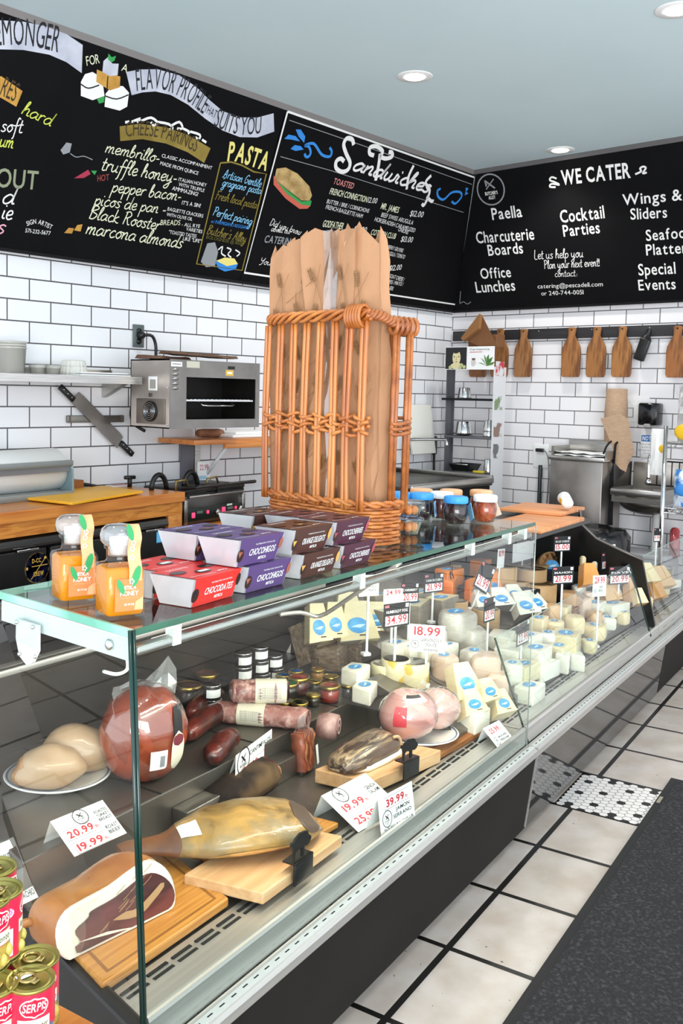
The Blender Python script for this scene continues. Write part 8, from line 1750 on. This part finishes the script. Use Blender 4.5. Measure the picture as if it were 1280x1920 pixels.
# ------------------------------------------------------------------ price signs on sticks
def stick(c, style, name, pr_, label, yaw=-.6, lean=0.):
    u, w, z, wc, zc, W, H = c; W = W / max(.32, math.cos(math.atan2(u, w) + yaw))
    t = thing('price_sign', label, 'price sign', MC @ T3(u, w, z) @ RZ(yaw) @ RX(0), 'price signs on white sticks')
    dy = 0; zz_ = max(zc - z, .05)
    R_ = RY(lean)
    MB().box(-.004, .004, -.002, .002, .004, zz_ - H * .3, M_white, M=R_).build('stick', t)
    MB().prism([(-.014, -.008), (.014, -.008), (.014, .02), (-.014, .02)], .0005, .012, M_white, .003).build('foot', t)
    m = M_ink if style == 'black' else M_paper
    cd_ = MB().box(-W / 2, W / 2, -.0042, -.0024, zz_ - H / 2, zz_ + H / 2, m, .0008, M=R_, seg=1).build('card', t)
    F = R_ @ T3(0, -.0046, zz_) @ UP; k = MB()
    if style == 'black':
        k.box(-W * .43, W * .43, -H * .42, -H * .02, 0, .0004, M_paper, M=F); k.text(pr_, M_red, F @ T3(0, -H * .35, .0005), H * .32, W * .78, 1, 0, 'C')
        if name: k.text(name, M_paper, F @ T3(0, H * .1, 0), H * .11, W * .82, 1, 0, 'C')
        k.box(-W * .46, -W * .3, H * .34, H * .44, 0, .0006, mat('tiny_flag', '#c9707a', .6), M=F); k.box(W * .33, W * .45, H * .28, H * .44, 0, .0006, M_paper, M=F)
    elif style == 'white':
        k.text(pr_, M_red, F @ T3(0, H * .12, 0), H * .3, W * .76, 1, 0, 'C')
        for i, s_ in enumerate(name.split('|')): k.text(s_, M_ink, F @ T3(W * .12, -H * (.1 + .17 * i), 0), H * .11, min(W * .6, W * .068 * len(s_)), 0, 0, 'C')
        if name: emblem(k, -W * .33, -H * .22, W * .11, F)
    else: k.ribbon([(-W * .1, H * .2), (W * .1, H * .2)], .001, mat('grey_ink', '#8a8a8e', .6), F, .0004, 0)
    k.build('lettering', t); return t
for a in (((2.724, 1.527, 0.549, 1.524, 0.789, 0.0664, 0.0717), 'white', 'MANCHEGO|3 MONTH', '20.99', 'white stick sign for 3 month cheese, leftmost of the signs', -.6),
          ((2.803, 1.477, 0.532, 1.475, 0.747, 0.0653, 0.0508), 'white', '', '24.99', 'white stick sign reading 24.99 above the humboldt fog sign', -.6),
          ((2.704, 1.411, 0.499, 1.417, 0.711, 0.0839, 0.0787), 'black', 'HUMBOLDT FOG', '34.99', 'black stick sign reading HUMBOLDT FOG 34.99', -.35),
          ((2.972, 1.499, 0.54, 1.492, 0.729, 0.0628, 0.0723), 'black', 'CAMEMBERT', '20.99', 'black stick sign reading 20.99 behind the humboldt fog sign', -.6),
          ((2.764, 1.325, 0.469, 1.324, 0.634, 0.1155, 0.091), 'white', 'GORGONZOLA|DOLCE|creamy', '18.99', 'white stick sign reading 18.99 GORGONZOLA DOLCE', -1.2),
          ((3.239, 1.534, 0.562, 1.527, 0.721, 0.0734, 0.0734), 'black', 'CANA DE CABRA', '21.99', 'black stick sign reading CANA DE CABRA 21.99', -.4),
          ((3.581, 1.52, 0.557, 1.52, 0.707, 0.0637, 0.1185), 'black', '', '21.99', 'tilted black stick sign in front of the orange cheeses', -.3, .5),
          ((3.827, 1.505, 0.552, 1.499, 0.743, 0.0346, 0.083), 'white', '', '18.99', 'narrow white stick sign turned sideways by the orange cheeses', .1, .1),
          ((3.226, 1.302, 0.471, 1.301, 0.654, 0.0392, 0.0902), 'black', '', '20.99', 'black stick sign turned sideways above the tan drum cheeses', -.1),
          ((4.333, 1.585, 0.6, 1.584, 0.707, 0.0976, 0.0899), 'blank', '', '', 'blank white stick sign behind the wrapped cylinders', -.1),
          ((3.296, 1.197, 0.424, 1.206, 0.572, 0.0432, 0.0902), 'black', '', '22.99', 'black stick sign turned sideways just left of the case joint', -.05),
          ((4.431, 1.428, 0.515, 1.428, 0.749, 0.077, 0.0745), 'black', 'BLUE CHEESE', '15.00', 'black stick sign reading 15.00 in the second case', -.6),
          ((4.763, 1.46, 0.536, 1.455, 0.717, 0.0875, 0.0738), 'black', 'GOUDA', '11.99', 'black stick sign reading 11.99 in the second case', -.6),
          ((3.992, 1.278, 0.462, 1.275, 0.677, 0.0903, 0.0764), 'black', 'MAHON', '21.99', 'black stick sign reading 21.99 in the middle of the second case', -.6),
          ((4.757, 1.323, 0.478, 1.333, 0.678, 0.1156, 0.0807), 'blank', '', '', 'blank white stick sign at the back of the second case', -.6),
          ((4.614, 1.26, 0.456, 1.257, 0.664, 0.0572, 0.0833), 'black', '', '18.99', 'black stick sign reading 18.99 turned sideways in the second case', -.2),
          ((3.981, 1.117, 0.386, 1.122, 0.653, 0.0542, 0.0904), 'white', 'AGED|GOUDA', '29.99', 'white stick sign reading 29.99 near the front rail', -.6),
          ((4.54, 1.18, 0.428, 1.186, 0.612, 0.0966, 0.0865), 'black', 'PIAVE', '20.99', 'black stick sign reading 20.99 beside the glass partition', -.6),
          ((4.607, 1.606, 0.627, 1.609, 0.752, 0.0541, 0.0758), 'white', '', '17.99', 'small white stick sign right below the wooden boards', -.6),
          ((5.519, 1.237, 0.478, 1.243, 0.697, 0.0332, 0.0786), 'black', '', '9.99', 'small dark stick sign in the third case at the right', -.7)):
    stick(*a)
gl_ = thing('reading_glasses', 'dark spectacles hanging on a price stick above the orange cheeses', 'glasses', MC @ T3(*(3.645, 1.637, 0.666)))
MB().tube([(.022 * math.cos(a) * .5, .004 * math.sin(a), .032 * math.sin(a)) for a in [2 * PI * k / 18 for k in range(18)]], .0026, M_black, 6, True, M=RY(-.4)).build('lens_rim', gl_)
MB().tube(spline3([(-.005, 0, .03), (-.012, 0, .06), (-.03, .0, .085), (-.04, .01, .12)]), .0024, M_black, 6).build('temple_arm', gl_)

# ------------------------------------------------------------------ floor: inset mosaic, mat
b = MB(); Mf = fl.matrix_world
HX = mat('hex_white', '#e2dcd8', .3); HK = mat('hex_black', '#141312', .35)
x0, x1, y0, y1 = 4 * .334 - .003, 5 * .334 - .003, -.32, .06
b.box(x0, x1, y0, y1, .0004, .001, HK)
p_ = .0285; rr = p_ / math.sqrt(3) * .93; j = 0; y = y0 + .016
while y < y1 - .01:
    i = 0; x = x0 + .016 + (p_ / 2 if j % 2 else 0)
    while x < x1 - .012:
        b.flat([(x + rr * math.sin(k * PI / 3), y + rr * math.cos(k * PI / 3)) for k in range(6)], .0014, HK if (j % 3 == 1 and (i + (j // 3) * 2) % 4 == 0) else HX); i += 1; x += p_
    y += p_ * math.sqrt(3) / 2; j += 1
o = struct(b.build('trim_5')); o.matrix_world = Mf
mt = thing('floor_mat', 'long black ribbed entrance mat on the tiled floor', 'floor mat', MC @ T3(0, 0, 0))
mt.matrix_world = Matrix.Translation((0, 0, 0)) @ fl.matrix_world.to_3x3().to_4x4()
m0 = Matrix.Translation((0, 0, 0))
MB().box(.2, 3.62, -.72, .718, .0005, .008, mat('mat_rubber', '#161517', .7), .002).build('rubber_border', mt)
MB().box(.2, 3.58, -.60, .690, .008, .013, mat('mat_pile', '#1d1b1d', .95, col2='#4a474a', scale=95, detail=4, lo=.5, hi=.78, bump=1.0, bscale=120), 0).build('pile', mt)
o = tag(MB().box(3.36, 3.42, .700, .712, .0085, .009, mat('mat_tag', '#8d8672', .6)).build('mat_label'), 'small beige label on the far corner of the floor mat', 'label'); o.matrix_world = mt.matrix_world

# ------------------------------------------------------------------ tinned olives on the ledge at the lower left
lg = thing('wooden_ledge', 'brown wooden display ledge holding the olive tins at the lower left', 'ledge', MC)
ZL = .508
MB().box(.45, .912, .80, 1.12, ZL - .022, ZL, M_wood, .003).build('ledge_top', lg)
for x in (.47, .87):
    for y in (.82, 1.07): MB().box(x, x + .03, y, y + .03, 0, ZL - .022, M_wood2, .002).build('leg', lg)
M_lid = mat('tin_lid', '#9d9452', .4, .9, col2='#b0a766', scale=14)
M_tr = mat('tin_red', '#c51f3f', .35, col2='#d02a4a', scale=3); M_trd = mat('tin_olive_art', '#8a7a2e', .4, col2='#b39a48', scale=30)
def can(p, z, r, h, label, rot=0., sticker=False, art=True, tilt=None):
    M = MC @ T3(p[0], p[1], z) @ RZ(rot)
    if tilt: M = M @ tilt
    t = thing('olive_tin', label, 'tin can', M, 'red olive tins at the lower left')
    MB().lathe([(r, .004), (r, h - .004)], M_tr, 36, cap=False).build('wall', t)
    MB().lathe([(r * .98, 0), (r * 1.025, .001), (r * 1.025, .004), (r, .0045)], M_lid, 36).build('bottom_rim', t)
    l_ = MB().lathe([(r, h - .0045), (r * 1.015, h - .004), (r * 1.02, h), (r * .99, h + .0004), (r * .955, h - .003), (r * .82, h - .003), (r * .79, h - .002), (r * .70, h - .002), (r * .67, h - .0035), (0, h - .0035)], M_lid, 40).build('lid', t)
    q = MB(); q.tube([(.010 * math.cos(a) * 1.1, .006 + .011 * math.sin(a), h - .001) for a in [2 * PI * k / 18 for k in range(18)]], .0022, mat('ring_metal', '#b5a06a', .3, .9), 8, True, flat=1.); q.box(-.006, .006, -.012, .0, h - .003, h - .0005, mat('ring_metal', '#b5a06a', .3, .9), .001); q.build('pull_ring', l_, RZ(.7))
    if sticker: MB().box(-.014, .010, .008, .019, h - .0022, h - .0017, M_paper, M=RZ(.3)).build('price_sticker', l_)
    # label art on the wall
    def wallpatch(a0, a1, z0, z1, m, name, lift=1.004, ov=False):
        vs = []; n = 10
        for i in range(n + 1):
            for j in range(n + 1):
                fa, fz = 2 * i / n - 1, 2 * j / n - 1
                if ov: fa = fa * math.sqrt(max(0, 1 - fz * fz))
                a = (a0 + a1) / 2 + (a1 - a0) / 2 * fa; vs.append((r * lift * math.cos(a), r * lift * math.sin(a), (z0 + z1) / 2 + (z1 - z0) / 2 * fz))
        return MB().add(vs, [(i * (n + 1) + j, (i + 1) * (n + 1) + j, (i + 1) * (n + 1) + j + 1, i * (n + 1) + j + 1) for i in range(n) for j in range(n)], m, True).build(name, t)
    def walltext(s_, a, z, H, W, m, lift=1.012, bold=1):
        k = MB(); k.text(s_, m, ID, H, W, bold, .15, 'C', z=0); k.v = [Vector((r * lift * math.cos(a + v.x / r), r * lift * math.sin(a + v.x / r), z + v.y)) for v in k.v]; return k.build('lettering', t)
    A0 = -PI / 2
    wallpatch(A0 - .62, A0 + .62, h * .60, h * .90, M_white, 'oval_badge', 1.004, True); wallpatch(A0 - .57, A0 + .57, h * .62, h * .88, mat('badge_red', '#c01236', .35), 'oval_badge', 1.007, True)
    walltext('SERPIS', A0, h * .70, .011, .034, M_white)
    wallpatch(A0 - .7, A0 + .7, h * .38, h * .58, mat('label_cream', '#d9d4bd', .5), 'name_panel'); walltext('Red Pepper' if art else 'Pimiento', A0, h * .43, .009, .040, mat('label_green', '#1f3a26', .5), 1.009, 0)
    wallpatch(A0 - .7, A0 + 1.2, h * .04, h * .37, M_trd, 'olive_picture')
    for k in range(4):
        a = A0 - .5 + .35 * k; MB().ell((r * 1.0 * math.cos(a), r * 1.0 * math.sin(a), h * (.14 + .1 * (k % 2))), (.006, .006, .009), mat('olive_skin', '#a89a48', .35, col2='#c2b15c', scale=40), 12, 8).build('olive_print', t)
    wallpatch(A0 + .72, A0 + .95, h * .28, h * .44, mat('badge_blue', '#3a6f9c', .4), 'round_badge', 1.006, True)
    wallpatch(A0 - 1.9, A0 - 1.0, h * .66, h * .84, mat('badge_pink', '#e0c5dc', .4), 'side_badge', 1.004, True); walltext('SERPIS', A0 - 1.45, h * .725, .007, .024, mat('badge_violet', '#b3309a', .4), 1.008)
    wallpatch(A0 - 1.9, A0 - 1.05, h * .08, h * .5, M_paper, 'nutrition_panel', 1.004)
    return t

RC, HC = .0325, .093
q5, q6 = (0.867, 1.012, 0.6), (0.83, 0.979, 0.6)
can(q5, ZL + .0005, RC, HC, 'red olive tin behind the front tin, next to the case end', -.3, False, False)
can(q6, ZL + .0005, RC, HC, 'front red olive tin with a white price sticker on its lid', -.55, True)
q2, q3, q1 = (0.843, 1.062, 0.69), (0.817, 1.056, 0.7), (0.88, 1.12, 0.69)
for k, (q, lab) in enumerate(((q2, 'lower olive tin under the tin with a white text panel'), (q3, 'lower olive tin under the tin showing its olive picture'), (q1, 'lower olive tin under the furthest back tin of the stack'))): can(q, ZL + .0005, RC, HC, lab, .3)
can(q2, ZL + HC + .002, RC, HC, 'upper olive tin turned to show its white text panel', 1.0, False, True)
can(q3, ZL + HC + .002, RC, HC, 'upper olive tin at the left edge showing its olive picture', -.1, False, False)
can(q1, ZL + HC + .002, RC, HC, 'upper olive tin furthest back at the left edge', .2, True)
q4 = (0.794, 1.011, 0.6)
can(q4, ZL + .0005, RC, HC, 'large olive tin cut off by the lower left edge of the picture', -.2, False, False)
